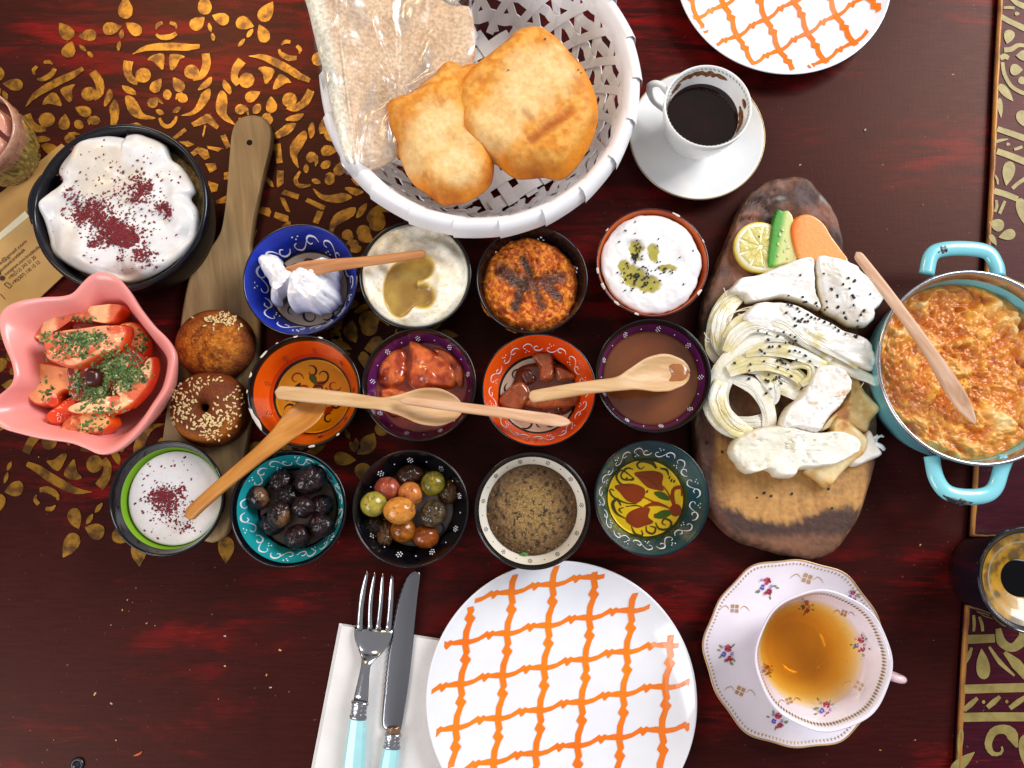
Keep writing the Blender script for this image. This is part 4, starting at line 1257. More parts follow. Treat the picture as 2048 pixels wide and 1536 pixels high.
# fold edge of the bread
Pp = np.array([at(x, y, .0) for x, y in ((688, -40), (690, 60), (698, 160), (708, 250), (716, 320))])
fl = ats([(672, -60), (680, 40), (690, 150), (700, 250), (706, 318)], .08)
o2 = np.concatenate([outline(lp, .062, 140)])
P = smooth_line(fl, 40)
V, F = tube(np.c_[P, zl(P[:, 0], P[:, 1]) + .0058], .0011, 8, .7)
mk('fold_edge', V, F, lav_m, bag_f, col=rgba(np.tile(lin('#d8c4a8'), (len(V), 1)), .7))
def bag_mat():
    m, nt, N, L, p = _new('clear_plastic_film')
    N.remove(p)
    out = [n for n in N if n.type == 'OUTPUT_MATERIAL'][0]
    tr = N.new('ShaderNodeBsdfTransparent')
    tr.inputs[0].default_value = (.96, .96, .97, 1)
    gl = N.new('ShaderNodeBsdfGlossy')
    gl.inputs['Roughness'].default_value = .3
    di = N.new('ShaderNodeBsdfTranslucent')
    di.inputs[0].default_value = (.9, .9, .93, 1)
    tc = N.new('ShaderNodeTexCoord')
    mp = N.new('ShaderNodeMapping')
    mp.inputs['Scale'].default_value = (1, .45, 1)
    mp.inputs['Rotation'].default_value = (0, 0, .5)
    L.new(tc.outputs['Object'], mp.inputs[0])
    nz = N.new('ShaderNodeTexNoise')
    nz.inputs['Scale'].default_value = 55
    nz.inputs['Detail'].default_value = 5
    nz.inputs['Distortion'].default_value = .8
    L.new(mp.outputs[0], nz.inputs['Vector'])
    b = N.new('ShaderNodeBump')
    b.inputs['Strength'].default_value = .6
    b.inputs['Distance'].default_value = .003
    L.new(nz.outputs[0], b.inputs['Height'])
    L.new(b.outputs[0], gl.inputs['Normal'])
    fr = N.new('ShaderNodeMapRange')
    fr.inputs['From Min'].default_value, fr.inputs['From Max'].default_value = .5, .7
    fr.inputs['To Min'].default_value, fr.inputs['To Max'].default_value = .03, .5
    L.new(nz.outputs[0], fr.inputs[0])
    m1 = N.new('ShaderNodeMixShader')
    L.new(fr.outputs[0], m1.inputs[0])
    L.new(tr.outputs[0], m1.inputs[1])
    L.new(gl.outputs[0], m1.inputs[2])
    L.new(m1.outputs[0], out.inputs['Surface'])
    return m
bagp = [(600, -90), (780, -80), (935, -20), (952, 30), (958, 120), (935, 170), (905, 150), (850, 215), (775, 170), (755, 175), (800, 215), (835, 245), (795, 310), (740, 338), (688, 345), (672, 300), (650, 190), (622, 60)]
bagp = [(600, -90), (780, -80), (935, -20), (954, 30), (956, 110), (920, 165), (850, 215), (795, 260), (792, 310), (740, 338), (688, 345), (672, 300), (650, 190), (622, 60)]
def bagz(x, y, t_):
    px, py = topx(x, y, .07)
    u = (px - 880) * .5 + (py - 60) * .9
    w = np.sin(np.arctan2(py - 190, px - 800) * 16 + 5 * fbm(x * 40, y * 40, 2)) * sstep(260, 60, np.hypot(px - 840, py - 110))
    return .0016 * w + .003 * (fbm(x * 70, y * 70, 44, 4) - .5)
V, F, tt = blob(outline(bagp, .074, 220), lambda x, y: zl(x, y) + .001, .0082, .008, 70, bagz, .5, base=.054, under=False)
tag(mk('plastic_bag', V, F, bag_mat()), 'clear crinkled plastic bag round the flatbread in the basket', 'bag')

# ------------------------------------------------------------------ patterned plates
plate_m = M('white_porcelain', '#e6e6ec', rough=.14, var=.02, coat=.4)
org_m = M('orange_print', '#ee8004', rough=.25, col2='#e86c00', ns=12, coat=.3)
def plate(cx, cy, rpx, z, label, node, a_px, b_px, lim, mat):
    c = at(cx, cy, z)
    R = rpx * pxm(cx, cy, z)
    t = thing('dinner_plate', label, 'plate', (c[0], c[1], 0), 'white plates with orange lattice pattern')
    prof = [(r * R, h) for r, h in ((.3, .006), (.6, .0062), (.70, .0068), (.78, .0085), (.86, .0115), (.93, .0145), (.98, .0172), (.995, .0182), (1.0, .0176), (.99, .0160), (.9, .010), (.75, .003), (.66, .0005), (.62, 0), (.55, .0))]
    V, F, fm = lathe(prof, 192, c)
    mk('plate_body', V, F, plate_m, t)
    rr = np.array([0] + [p[0] for p in prof[:8]])
    hh = np.array([.006] + [p[1] for p in prof[:8]])
    def zp(x, y): return np.interp(np.hypot(x - c[0], y - c[1]), rr, hh)
    n0 = at(*node, z)[:2]
    va = at(node[0] + a_px[0], node[1] + a_px[1], z)[:2] - n0
    vb = at(node[0] + b_px[0], node[1] + b_px[1], z)[:2] - n0
    top = [(0, .07), (.12, .03), (.3, .045), (.44, .11), (.50, .15), (.56, .095), (.63, .135), (.70, .09), (.85, .095), (1, .07)]
    bot = [(0, -.07), (.12, -.085), (.3, -.065), (.42, -.02), (.50, .005), (.56, -.085), (.66, .005), (.8, -.03), (.9, -.05), (1, -.07)]
    rgt = [(0, .07), (.05, .07), (.28, .14), (.35, .09), (.46, .19), (.57, .12), (.78, .07), (1, .07)]
    lft = [(0, -.07), (.05, -.075), (.27, -.015), (.42, -.09), (.52, -.005), (.72, -.08), (1, -.07)]
    acc = Acc()
    m = 40
    u = np.linspace(0, 1, m + 1)
    def seg(p0, d, side, e1, e2):
        p = p0 + u[:, None] * d
        A = p + side * np.interp(u, *zip(*e1))[:, None]
        B = p + side * np.interp(u, *zip(*e2))[:, None]
        C = (A + B) / 2
        V, F = [], []
        for q in (A, C, B):
            V.append(np.c_[q, zp(q[:, 0], q[:, 1]) + .0003])
        V = np.concatenate(V)
        k = m + 1
        rd = np.hypot(V[:, 0] - c[0], V[:, 1] - c[1])
        for i in range(m):
            if max(rd[[i, i + 1, k + i, k + i + 1, 2 * k + i, 2 * k + i + 1]]) < R * lim:
                F += [(i, i + 1, k + i + 1, k + i), (k + i, k + i + 1, 2 * k + i + 1, 2 * k + i)]
        if F:
            acc.add(V + (0, 0, e1 is rgt and .00012), F)
    sa = -vb / np.linalg.norm(vb) * np.linalg.norm(va)
    sb = va / np.linalg.norm(va) * np.linalg.norm(vb)
    for i in range(-5, 6):
        for j in range(-5, 6):
            p0 = n0 + i * va + j * vb
            seg(p0, va, sa, top, bot)
            seg(p0, vb, sb, rgt, lft)
    V, F, _ = acc.out()
    mk('lattice_print', V, F, mat, t, smooth=False)
    return t
plate(1123, 1398, 271, .017, 'larger white plate with orange lattice beside the fork and knife', (1089.3, 1340.9), (84.1, -16.1), (-8.5, 87), .965, org_m)
plate(1567, -52, 216, .017, 'white plate with orange lattice cut off by the top edge above the coffee cup', (1539.5, 22.8), (58, -35), (27, 64), .955, org_m)

# ------------------------------------------------------------------ coffee cup and saucer
por_m = M('coffee_porcelain', '#eae9e8', rough=.12, var=.02, coat=.4)
zs = .014
c = at(1394, 270, zs)
R = 136 * pxm(1394, 270, zs)
t = thing('saucer', 'plain white saucer under the small coffee cup', 'saucer', (c[0], c[1], 0))
V, F, fm = lathe([(.2 * R, .0045), (.42 * R, .0045), (.46 * R, .0055), (.6 * R, .0065), (.8 * R, .0100), (.95 * R, .0138), (.99 * R, .0148), (1.0 * R, .0140), (.97 * R, .0122), (.8 * R, .007), (.6 * R, .002), (.5 * R, 0), (.4 * R, 0)], 128, c)
mk('saucer_body', V, F, por_m, t)
V, F = tube(np.c_[circle(c, R * .992, 129)[np.arange(130) % 129], np.zeros(130) + .0146], .0005, 6, caps=False)
mk('gilt_rim', V, F, M('gilt_line', '#b59a68', rough=.3, metal=.5), t)
cc = c.copy()
zc_ = .060
k = at(1416, 212, zc_)
Rc = 88 * pxm(1416, 212, zc_)
k[:2] = k[:2] * 1.0
t = thing('coffee_cup', 'small white porcelain cup of black coffee with grounds smeared inside its rim', 'cup', (k[0], k[1], .005))
V, F, fm = lathe([(.3 * Rc, .012), (.5 * Rc, .014), (.66 * Rc, .022), (.80 * Rc, .036), (.90 * Rc, .050), (.955 * Rc, .0595), (.975 * Rc, .0606), (1.0 * Rc, .0600), (.985 * Rc, .052), (.90 * Rc, .037), (.76 * Rc, .021), (.60 * Rc, .0105), (.52 * Rc, .0075), (.50 * Rc, .0052), (.42 * Rc, .0052)], 96, k)
mk('cup_body', V, F, por_m, t)
d = np.array([-.86, .5, 0])
d /= np.linalg.norm(d)
P = smooth_line([k * [1, 1, 0] + d * Rc * .93 + (0, 0, .048), k * [1, 1, 0] + d * Rc * 1.22 + (0, 0, .055), k * [1, 1, 0] + d * Rc * 1.42 + (0, 0, .046), k * [1, 1, 0] + d * Rc * 1.25 + (0, 0, .030), k * [1, 1, 0] + d * Rc * .80 + (0, 0, .024)], 30)
V, F = tube(P, .0029, 10, .7, up=(.5, .86, 0))
mk('handle', V, F, por_m, t)
zq = .042
V, F, tt = blob(circle(k, Rc * .845, 80), zq, .0003, .003, 10, None, .5, under=False)
tag(mk('coffee', V, F, M('black_coffee', '#140504', rough=.06, col2='#1e0806')), 'black coffee in the small white cup', 'coffee')
# smeared grounds on the inner wall
gm = Acc()
def cup_in(th, z):
    r = np.interp(z, [.036, .050, .0595], [.80 * Rc, .90 * Rc, .955 * Rc]) - .0004
    return np.stack([k[0] + r * np.cos(th), k[1] + r * np.sin(th), z], -1)
for th0, th1, z0, z1 in ((.95, 2.35, .0505, .0555), (2.2, 2.65, .046, .052), (2.6, 3.3, .043, .047), (-.55, .25, .043, .050), (.05, .32, .050, .055), (3.2, 4.6, .0422, .0440), (4.5, 5.6, .0422, .0432)):
    n = 40
    th = np.linspace(th0, th1, n)
    e = np.sin(np.linspace(0, pi, n)) ** .5
    w1 = (fbm(th * 9, th * 0 + z0 * 999, 3) - .5) * .004
    w2 = (fbm(th * 12, th * 0 + z0 * 555, 5) - .5) * .005
    mid = (z0 + z1) / 2
    A, B = cup_in(th, np.clip(mid + ((z1 - z0) / 2 + w1) * e, .0415, .0592)), cup_in(th, np.clip(mid - ((z1 - z0) / 2 + w2) * e, .0415, .0592))
    gm.add(np.concatenate([A, B]), [(i, i + 1, n + i + 1, n + i) for i in range(n - 1)])
V, F, _ = gm.out()
mk('coffee_grounds', V, F, M('grounds_brown', '#5a2a12', rough=.5, col2='#8a5a34', ns=500), t)
gr = Acc()
for i in range(60):   # faint grey garland under the rim
    th = 2 * pi * i / 60
    V, F = tube([cup_in(np.array(th - .03), np.array(.0575)), cup_in(np.array(th + .03), np.array(.0585))], .0004, 5)
    gr.add(V, F)
V, F, _ = gr.out()
mk('painted_garland', V, F, M('grey_green_line', '#9aa89c', rough=.4), t)

# ------------------------------------------------------------------ tea cup and scalloped saucer
tea_m = M('pinkish_porcelain', '#e6dfe8', rough=.12, var=.02, coat=.4)
gilt = M('gilt_trim', '#b98d5a', rough=.3, metal=.35, col2='#caa67c')
zs = .016
c = at(1592, 1304, zs)
R = 183 * pxm(1592, 1304, zs)
def scal(th, r, z): return 1 + (.016 * np.cos(6 * th + .5) - .010 * np.abs(np.sin(6 * th * .5 + .25)) ** .5 * 0 + .012 * np.cos(12 * th + 1.0)) * sstep(.55 * R, R, r)
t = thing('saucer', 'scalloped pale pink saucer with flower sprigs and gold edge under the tea cup', 'saucer', (c[0], c[1], 0))
sprof = [(.2 * R, .0055), (.40 * R, .0055), (.44 * R, .0068), (.6 * R, .0082), (.8 * R, .0118), (.95 * R, .0155), (.985 * R, .0166), (1.0 * R, .0160), (.97 * R, .0138), (.8 * R, .008), (.6 * R, .003), (.5 * R, .0), (.4 * R, 0)]
V, F, fm = lathe(sprof, 192, c, scal)
mk('saucer_body', V, F, tea_m, t)
srr, szz = [p[0] for p in sprof[:7]], [p[1] for p in sprof[:7]]
th = np.linspace(0, 2 * pi, 193)
rim = R * scal(th, R, 0)
V, F = tube(np.stack([c[0] + rim * .992 * np.cos(th), c[1] + rim * .992 * np.sin(th), 0 * th + .0166], 1), .0006, 6, caps=False)
mk('gilt_rim', V, F, gilt, t)
pk, rd, bl, gn, pu = (M('rose_pink_paint', '#c84a6a', rough=.3), M('rose_red_paint', '#a82038', rough=.3), M('blue_paint', '#5a5ac0', rough=.3), M('leaf_paint', '#7a9060', rough=.3), M('lilac_paint', '#b090c8', rough=.3))
FM = [pk, rd, bl, gn, pu, gilt]
class OnSurf:
    def __init__(s, f): s.f, s.a = f, Acc()
    def shape(s, pts, m, off=.0003):
        P = s.f(np.asarray(pts, float), off)
        s.a.add(P, [tuple(range(len(P)))], m)
    def flush(s, name, par):
        V, F, m = s.a.out()
        mk(name, V, F, FM, par, fm=m, smooth=False)
        s.a = Acc()
def saucer_f(pts, off):
    w = ats(pts, .010)
    r = np.hypot(w[:, 0] - c[0], w[:, 1] - c[1])
    z = np.interp(r, srr, szz)
    w = np.stack([(at(p[0], p[1], zz))[:2] for p, zz in zip(pts, z)])
    r = np.hypot(w[:, 0] - c[0], w[:, 1] - c[1])
    return np.c_[w, np.interp(r / scal(np.arctan2(w[:, 1] - c[1], w[:, 0] - c[0]), r, 0), srr, szz) + off]
def sprig(os_, x, y, s, seed, f=1.0):
    r = np.random.RandomState(seed)
    for i in range(9):
        a, d = r.rand() * 6.28, s * (.5 + .6 * r.rand())
        os_.shape(lens(x + d * cos(a), y + d * sin(a), s * .35, s * .16, degrees_(a)), 3, .0003)
    for i, (dx, dy, q, m) in enumerate([(.05, -.4, .42, 0), (-.35, .1, .30, 2), (.2, .45, .32, 1), (.35, .05, .2, 4), (-.1, .6, .2, 0), (-.45, -.5, .16, 4)]):
        for j in range(7):
            a = j * .9 + r.rand()
            os_.shape(ellipse_px(x + s * (dx + q * .5 * cos(a)), y + s * (dy + q * .5 * sin(a)), s * q * .32, s * q * .26, r.rand() * 180, 9), m if j % 3 else (1 if m == 0 else m), .0005 + .0001 * i)
        os_.shape(ellipse_px(x + s * dx, y + s * dy, s * q * .26, s * q * .22, 0, 8), 1 if m in (0, 1) else 4, .0009 + .0001 * i)
def degrees_(a): return a * 180 / pi
def goldmark(os_, x, y, s, rot):
    a = radians(rot)
    for i in (-1, 1):
        for j in (-1, 1):
            q = [(-.42, -.42), (.42, -.42), (.42, .42), (-.42, .42)]
            os_.shape([(x + s * ((i * .5 + u * .9) * cos(a) - (j * .5 + v * .9) * sin(a)) * .6, y + s * ((i * .5 + u * .9) * sin(a) + (j * .5 + v * .9) * cos(a)) * .6) for u, v in q], 5)
    for sg in (1, -1):
        st = stroke([(x + sg * s * .7, y + s * .1), (x + sg * s * 1.2, y - s * .35), (x + sg * s * 1.7, y - s * .1), (x + sg * s * 2.0, y + s * .3)], [.5, 1.6, 1.6, .5], 14)
        os_.shape([(x + (p[0] - x) * cos(a * .4) - (p[1] - y) * sin(a * .4), y + (p[0] - x) * sin(a * .4) + (p[1] - y) * cos(a * .4)) for p in st], 5)
S1 = OnSurf(saucer_f)
for x, y, s, sd in ((1533, 1172, 24, 1), (1455, 1306, 24, 2), (1555, 1440, 22, 3), (1705, 1192, 16, 4)):
    sprig(S1, x, y, s, sd)
    S1.flush('flower_sprig', t)
for x, y, s, r_ in ((1614, 1157, 17, 20), (1469, 1217, 15, 4), (1480, 1382, 16, 25)):
    goldmark(S1, x, y, s, r_)
    S1.flush('gold_emblem', t)
gt = Acc()
for i in range(150):
    a = 2 * pi * i / 150
    rr = R * float(scal(np.array(a), np.array(R * .95), 0))
    q = []
    for du, dv in ((0, -.010), (.011, 0), (0, .022), (-.011, 0)):
        r_ = rr * (.945 + dv)
        q.append((c[0] + r_ * cos(a + du), c[1] + r_ * sin(a + du), float(np.interp(R * (.945 + dv), srr, szz)) + .0003))
    gt.add(q, [(0, 1, 2, 3)])
V, F, m = gt.out()
mk('gilt_ticks', V, F, gilt, t, smooth=False)
zc_ = .066
k = at(1648, 1320, zc_)
Rc = 137 * pxm(1648, 1320, zc_)
def scal2(th, r, z): return 1 + .010 * np.cos(8 * th + .4) * sstep(.7 * Rc, Rc, r)
t = thing('tea_cup', 'wide porcelain cup with flower sprigs and gold ticks full of amber tea', 'cup', (k[0], k[1], .006))
cprof = [(.2 * Rc, .0115), (.36 * Rc, .012), (.5 * Rc, .0155), (.66 * Rc, .027), (.78 * Rc, .042), (.88 * Rc, .055), (.95 * Rc, .0635), (.98 * Rc, .0662)]
V, F, fm = lathe(cprof + [(1.0 * Rc, .0655), (.975 * Rc, .0615), (.88 * Rc, .050), (.76 * Rc, .035), (.62 * Rc, .020), (.48 * Rc, .0115), (.44 * Rc, .009), (.43 * Rc, .0062), (.35 * Rc, .0062)], 144, k, scal2)
mk('cup_body', V, F, tea_m, t)
crr, czz = [p[0] for p in cprof], [p[1] for p in cprof]
def cup_f(pts, off):
    w = np.array([at(p[0], p[1], .05)[:2] for p in pts])
    for _ in range(4):
        r = np.hypot(w[:, 0] - k[0], w[:, 1] - k[1]) / scal2(np.arctan2(w[:, 1] - k[1], w[:, 0] - k[0]), np.hypot(w[:, 0] - k[0], w[:, 1] - k[1]), 0)
        z = np.interp(r, crr, czz)
        w = np.array([at(p[0], p[1], zz)[:2] for p, zz in zip(pts, z)])
    u = (k[:2] - w) / (np.linalg.norm(k[:2] - w, axis=1)[:, None] + 1e-9)
    return np.c_[w + u * off * .8, z + off * .6]
S2 = OnSurf(cup_f)
for x, y, s, sd in ((1722, 1288, 22, 5), (1652, 1420, 24, 6), (1612, 1212, 16, 7), (1533, 1340, 14, 9)):
    sprig(S2, x, y, s, sd)
    S2.flush('flower_sprig', t)
for x, y, s, r_ in ((1718, 1372, 16, 30), (1688, 1226, 11, 20), (1578, 1402, 12, -20)):
    goldmark(S2, x, y, s, r_)
    S2.flush('gold_emblem', t)
gt = Acc()
for i in range(120):
    a = 2 * pi * i / 120
    q = []
    for du, dv in ((0, -.006), (.016, .006), (0, .03), (-.016, .006)):
        r_ = Rc * (.915 + dv)
        rr = r_ * float(scal2(np.array(a), np.array(r_), 0)) - .0004
        q.append((k[0] + rr * cos(a + du), k[1] + rr * sin(a + du), float(np.interp(r_, crr, czz)) + .0003))
    gt.add(q, [(0, 1, 2, 3)])
V, F, m = gt.out()
mk('gilt_ticks', V, F, M('gilt_dark', '#9a8a54', rough=.3, metal=.4), t, smooth=False)
d = at(1815, 1360, .05)[:2] - k[:2]
d = np.array([*(d / np.linalg.norm(d)), 0])
b0 = k * [1, 1, 0]
P = smooth_line([b0 + d * Rc * .93 + (0, 0, .054), b0 + d * Rc * 1.18 + (0, 0, .060), b0 + d * Rc * 1.28 + (0, 0, .050), b0 + d * Rc * 1.12 + (0, 0, .034), b0 + d * Rc * .70 + (0, 0, .027)], 30)
V, F = tube(P, .0034, 10, .8, up=(-d[1], d[0], 0))
mk('handle', V, F, M('pink_handle_porcelain', '#e2c0c4', rough=.12, coat=.4, var=.03), t)
zt = .0445
rt_ = float(np.interp(zt, czz, crr))
lp = [(r - .0006, z + .0004) for r, z in zip(crr, czz) if z < zt] + [(rt_ - .0006, zt - .0003), (rt_ - .0012, zt), (rt_ * .6, zt), (rt_ * .2, zt)]
V, F, fm = lathe(lp[::-1] + [], 72, k)
tag(mk('tea', V, F, liquid('amber_tea', '#ffe600', density=64)), 'clear amber tea filling the flowered cup', 'tea')

# ------------------------------------------------------------------ turquoise pan of menemen
tq_m = M('turquoise_enamel', '#84ced8', rough=.25, col2='#78c4d0', var=.05, ns=20, coat=.5)
st_m = M('steel_rim', '#b8b8bc', rough=.22, metal=.95, var=.05)
zp_ = .046
c = at(1953, 733, zp_)
R = 199 * pxm(1953, 733, zp_)
t = thing('enamel_pan', 'turquoise enamel pan with two chipped loop handles full of scrambled egg and tomato', 'pan', (c[0], c[1], 0))
V, F, fm = lathe([(.3 * R, .004), (.80 * R, .004), (.87 * R, .007), (.905 * R, .016), (.94 * R, .036), (.955 * R, .0450, 1), (.97 * R, .0470, 1), (.99 * R, .0470, 1), (1.0 * R, .0455, 1), (.99 * R, .0435, 1), (.965 * R, .040), (.93 * R, .016), (.89 * R, .004), (.84 * R, 0), (.7 * R, 0)], 144, c)
mk('pan_body', V, F, [tq_m, st_m], t, fm=fm)
enam_chip = M('chipped_black_enamel', '#121416', rough=.35, col2='#6a6e72', ns=140, ramp=(.5, .7))
for pts, zz, chip in (([(1853, 548), (1862, 512), (1885, 499), (1935, 497), (1975, 505), (1992, 530), (1996, 552)], .037, [(1858, 520), (1878, 502), (1905, 496), (1922, 499)]),
                      ([(1863, 912), (1872, 955), (1892, 983), (1925, 993), (1968, 991), (1990, 975), (2002, 940), (2012, 915)], .037, [(1886, 990), (1905, 1000), (1925, 1003), (1948, 1005)])):
    P = smooth_line(np.array([at(x, y, zz) for x, y in pts]), 46)
    V, F = tube(P, .0058, 12, .62)
    h = mk('handle', V, F, tq_m, t)
    P = smooth_line(np.array([at(x, y, zz + .0022) for x, y in chip]), 24)
    V, F = tube(P, (.0024 + .0012 * rs.rand(24)) * np.sin(np.linspace(.15, pi - .1, 24)), 9, .5)
    mk('enamel_chip', V, F, enam_chip, h)
men_m = VM('menemen_food', bump=.55, bs=330, coat=.15, speck=.16, sss=.08)
def mnoise(x, y):
    wx, wy = fbm(x * 40, y * 40, 81, 3) - .5, fbm(x * 40 + 7, y * 40, 82, 3) - .5
    return fbm(x * 88 + wx * 2.6, y * 88 + wy * 2.6, 83, 5)
def colm(x, y, z, t_):
    n = mnoise(x, y)
    f = fbm(x * 300, y * 300, 85, 4)
    g = fbm(x * 26 + 3, y * 26, 86, 3)
    b = mixc(lin('#c06818'), lin('#d28630'), sstep(.3, .5, n + (f - .5) * .25))
    b = mixc(b, lin('#dc9c44'), sstep(.46, .60, n + (f - .5) * .3))
    b = mixc(b, lin('#e4c486'), sstep(.62, .78, n + (f - .5) * .2))
    b = mixc(b, lin('#e6a41a'), sstep(.62, .72, g) * sstep(.42, .55, n) * .5)
    b = mixc(b, lin('#9c4a34'), sstep(.64, .72, fbm(x * 44 + 20, y * 44, 90, 3)) * sstep(.6, .45, n) * .8)
    return rgba(b, .36 + .3 * sstep(.5, .65, n))
fill('scrambled_egg', 'orange scrambled egg with tomato curds filling the turquoise pan', 'scrambled egg', c, R * .925, .026, .02, colm, .004,
     lambda x, y, t_: .0075 * (mnoise(x, y) - .47) * 2 * .9 + .0028 * (fbm(x * 240, y * 240, 88, 4) - .5) * 2, mat=men_m, n=300, nr=130)

# ------------------------------------------------------------------ pink star bowl of tomatoes
zk = .074
px_rim = zoomed([(700, 228), (800, 255), (880, 335), (960, 462), (1060, 590), (1160, 690), (1212, 790), (1205, 900), (1165, 1040), (1080, 1170), (1000, 1290), (900, 1400), (790, 1478), (690, 1490), (590, 1448), (480, 1410), (300, 1385), (130, 1345), (20, 1310), (-60, 1250), (-75, 1180), (-10, 1090), (70, 1020), (98, 950), (80, 850), (30, 730), (0, 620), (0, 530), (50, 465), (150, 425), (300, 402), (430, 395), (510, 370), (580, 295), (640, 242)], 3.491, 0, 480)
o2 = orient(smooth_line(ats(px_rim, zk), 150, True))
cen = at(172, 735, zk)[:2]
t = thing('star_bowl', 'pink star shaped bowl with five rounded points holding seasoned tomato wedges', 'bowl', (cen[0], cen[1], 0))
rel = o2 - cen
ang = np.arctan2(rel[:, 1], rel[:, 0])
rad = np.hypot(rel[:, 0], rel[:, 1])
rm = .042
base_c = cen * .985
V = []
lev = [(.0, .014, 1), (.25, .014, 1), (.42, .017, .9), (.58, .026, .6), (.72, .038, .35), (.84, .0555, .15), (.93, .0640, .04), (.975, .0660, 0), (1.0, .0662, 0), (1.012, .0650, 0), (.985, .058, .03), (.86, .042, .2), (.7, .022, .45), (.55, .006, .8), (.5, .0, .9), (.3, 0, 1)]
for f, z, w in lev:
    rr = (rad * (1 - w) + rad.mean() * w) * f
    cx = cen * (1 - w * .5) + base_c * w * .5
    V.append(np.stack([cx[0] + rr * np.cos(ang), cx[1] + rr * np.sin(ang), z * 1.12 + 0 * ang], 1))
Vb_ = np.concatenate(V)
pink_m = M('pink_glaze', '#ea958e', rough=.35, col2='#e58a84', var=.04, ns=15, coat=.25)
F = ring_faces(len(lev), 150)
mk('bowl_shell', Vb_, F + [tuple((len(lev) - 1) * 150 + i for i in range(150))], pink_m, t)
tom_m = VM('tomato_flesh', bump=.35, bs=240, coat=.12, sss=.2, speck=.1, sscale=.004, srad=(1, .3, .12))
TV = []
def tom(px, z, h, edge, skin, flesh, label, seed, nx=0., ny=0., core=.5):
    def cf(x, y, zz, tt):
        n = fbm(x * 160, y * 160, seed, 4)
        b = mixc(lin(skin), lin(flesh), sstep(.35, 1.0, tt + (n - .5) * .5))
        b = mixc(b, lin('#cc3a16'), sstep(.48, .62, fbm(x * 75, y * 75, seed + 5, 4)) * (core + .25))
        return rgba(b, .2)
    z += .019
    tl_ = np.random.RandomState(seed + 60).uniform(-.22, .22, 2)
    px = np.asarray(px, float)
    px = px.mean(0) + (px - px.mean(0)) * 1.14
    o2_ = outline(zoomed(px, 3.491, 0, 480), z, 90, .02, seed)
    V, F, tt = blob(o2_, z, h * .85, .0032, 30, lambda x, y, t: .0016 * (fbm(x * 80, y * 80, seed, 4) - .5) * 2 - .0014 * sstep(.5, .62, fbm(x * 75, y * 75, seed + 5, 4)) + (x - o2_[:, 0].mean()) * tl_[0] + (y - o2_[:, 1].mean()) * tl_[1], .6, base=z - .016)
    m_ = V.mean(0)
    V[:, 2] += (V[:, 0] - m_[0]) * nx + (V[:, 1] - m_[1]) * ny
    TV.append(V)
    o = mk('tomato_wedge', V, F, tom_m, col=cf(V[:, 0], V[:, 1], V[:, 2], tt))
    return tag(o, label, 'tomato', 'tomato wedges in the pink bowl')
tom([(880, 640), (960, 600), (1040, 660), (1055, 760), (1030, 860), (960, 850), (920, 760)], .026, .014, .012, '#d8400e', '#e88a54', 'tomato wedge standing at the right wall of the pink bowl', 2)
tom([(280, 620), (340, 560), (420, 530), (560, 500), (720, 490), (880, 495), (850, 560), (800, 610), (640, 580), (500, 590), (420, 640), (360, 700), (300, 690)], .030, .014, .010, '#e2561c', '#f0b080', 'long curved tomato wedge at the back of the pink bowl', 1, 0, .1)
tom([(190, 960), (230, 900), (310, 880), (420, 890), (560, 920), (610, 980), (600, 1040), (480, 1080), (460, 1170), (380, 1160), (290, 1140), (240, 1050)], .026, .014, .012, '#de4c18', '#ea9a66', 'tomato chunk at the left with a bright red core', 3, 0, 0, .9)
tom([(850, 1040), (930, 980), (1010, 920), (1080, 840), (1095, 920), (1060, 1030), (1000, 1110), (940, 1160), (890, 1110)], .030, .012, .010, '#dc5014', '#f2bc8c', 'pale edged tomato wedge leaning on the lower right wall', 4, -.15)
tom([(390, 1240), (470, 1150), (550, 1100), (600, 1180), (560, 1260), (480, 1300), (420, 1290)], .027, .014, .009, '#c42a0a', '#d84018', 'small shiny red tomato tip in front', 5, 0, 0, .8)
tom([(550, 1190), (620, 1140), (760, 1100), (880, 1090), (930, 1140), (860, 1200), (740, 1225), (600, 1220)], .034, .012, .009, '#de5a1c', '#f2ba8a', 'slim tomato wedge with pale flesh across the front', 6)
tom([(500, 1290), (560, 1230), (680, 1220), (790, 1230), (820, 1300), (740, 1360), (650, 1375), (560, 1385), (510, 1375), (495, 1340)], .028, .016, .013, '#d85014', '#eca468', 'tomato wedge at the very front resting on the rim', 7, 0, -.25)
tom([(390, 700), (480, 670), (600, 640), (760, 620), (890, 630), (880, 730), (840, 790), (740, 830), (600, 900), (480, 870), (430, 840), (410, 770)], .038, .016, .013, '#d85018', '#e69670', 'herb covered tomato chunk on top of the heap', 8)
tom([(560, 900), (700, 840), (860, 760), (960, 790), (1010, 890), (900, 960), (800, 1040), (680, 1120), (570, 1110), (540, 1000)], .033, .012, .014, '#8a2a10', '#7a2410', 'dark herb coated tomato piece in the middle', 9, 0, 0, .2)
def z4(sp): return [(a / 3.491, 480 + b / 3.491, sx / 3.491, sy / 3.491, n, *g) for a, b, sx, sy, n, *g in sp]
xy = ats(cluster(z4([(590, 720, 190, 60, 260), (620, 700, 130, 50, 220), (560, 800, 180, 60, 110), (840, 850, 120, 90, 260), (780, 930, 150, 80, 280), (650, 1060, 120, 80, 300), (900, 940, 110, 60, 200), (540, 980, 60, 60, 70), (350, 680, 50, 40, 30), (560, 550, 160, 40, 30), (960, 720, 40, 110, 60), (300, 1040, 80, 80, 30), (700, 1190, 150, 40, 60), (620, 1310, 130, 60, 50), (870, 1010, 60, 60, 80)]), 12), .062)
xy = near(TV, xy)
zz = surf_z(TV, xy)
V, F = flakes(xy, zz - .0002, .0017, 13, 1.5, .35)
colr = np.array([lin(q) for q in ('#33561e', '#4f742e', '#6a7040', '#92925a', '#263e1c', '#b8aa7c')])
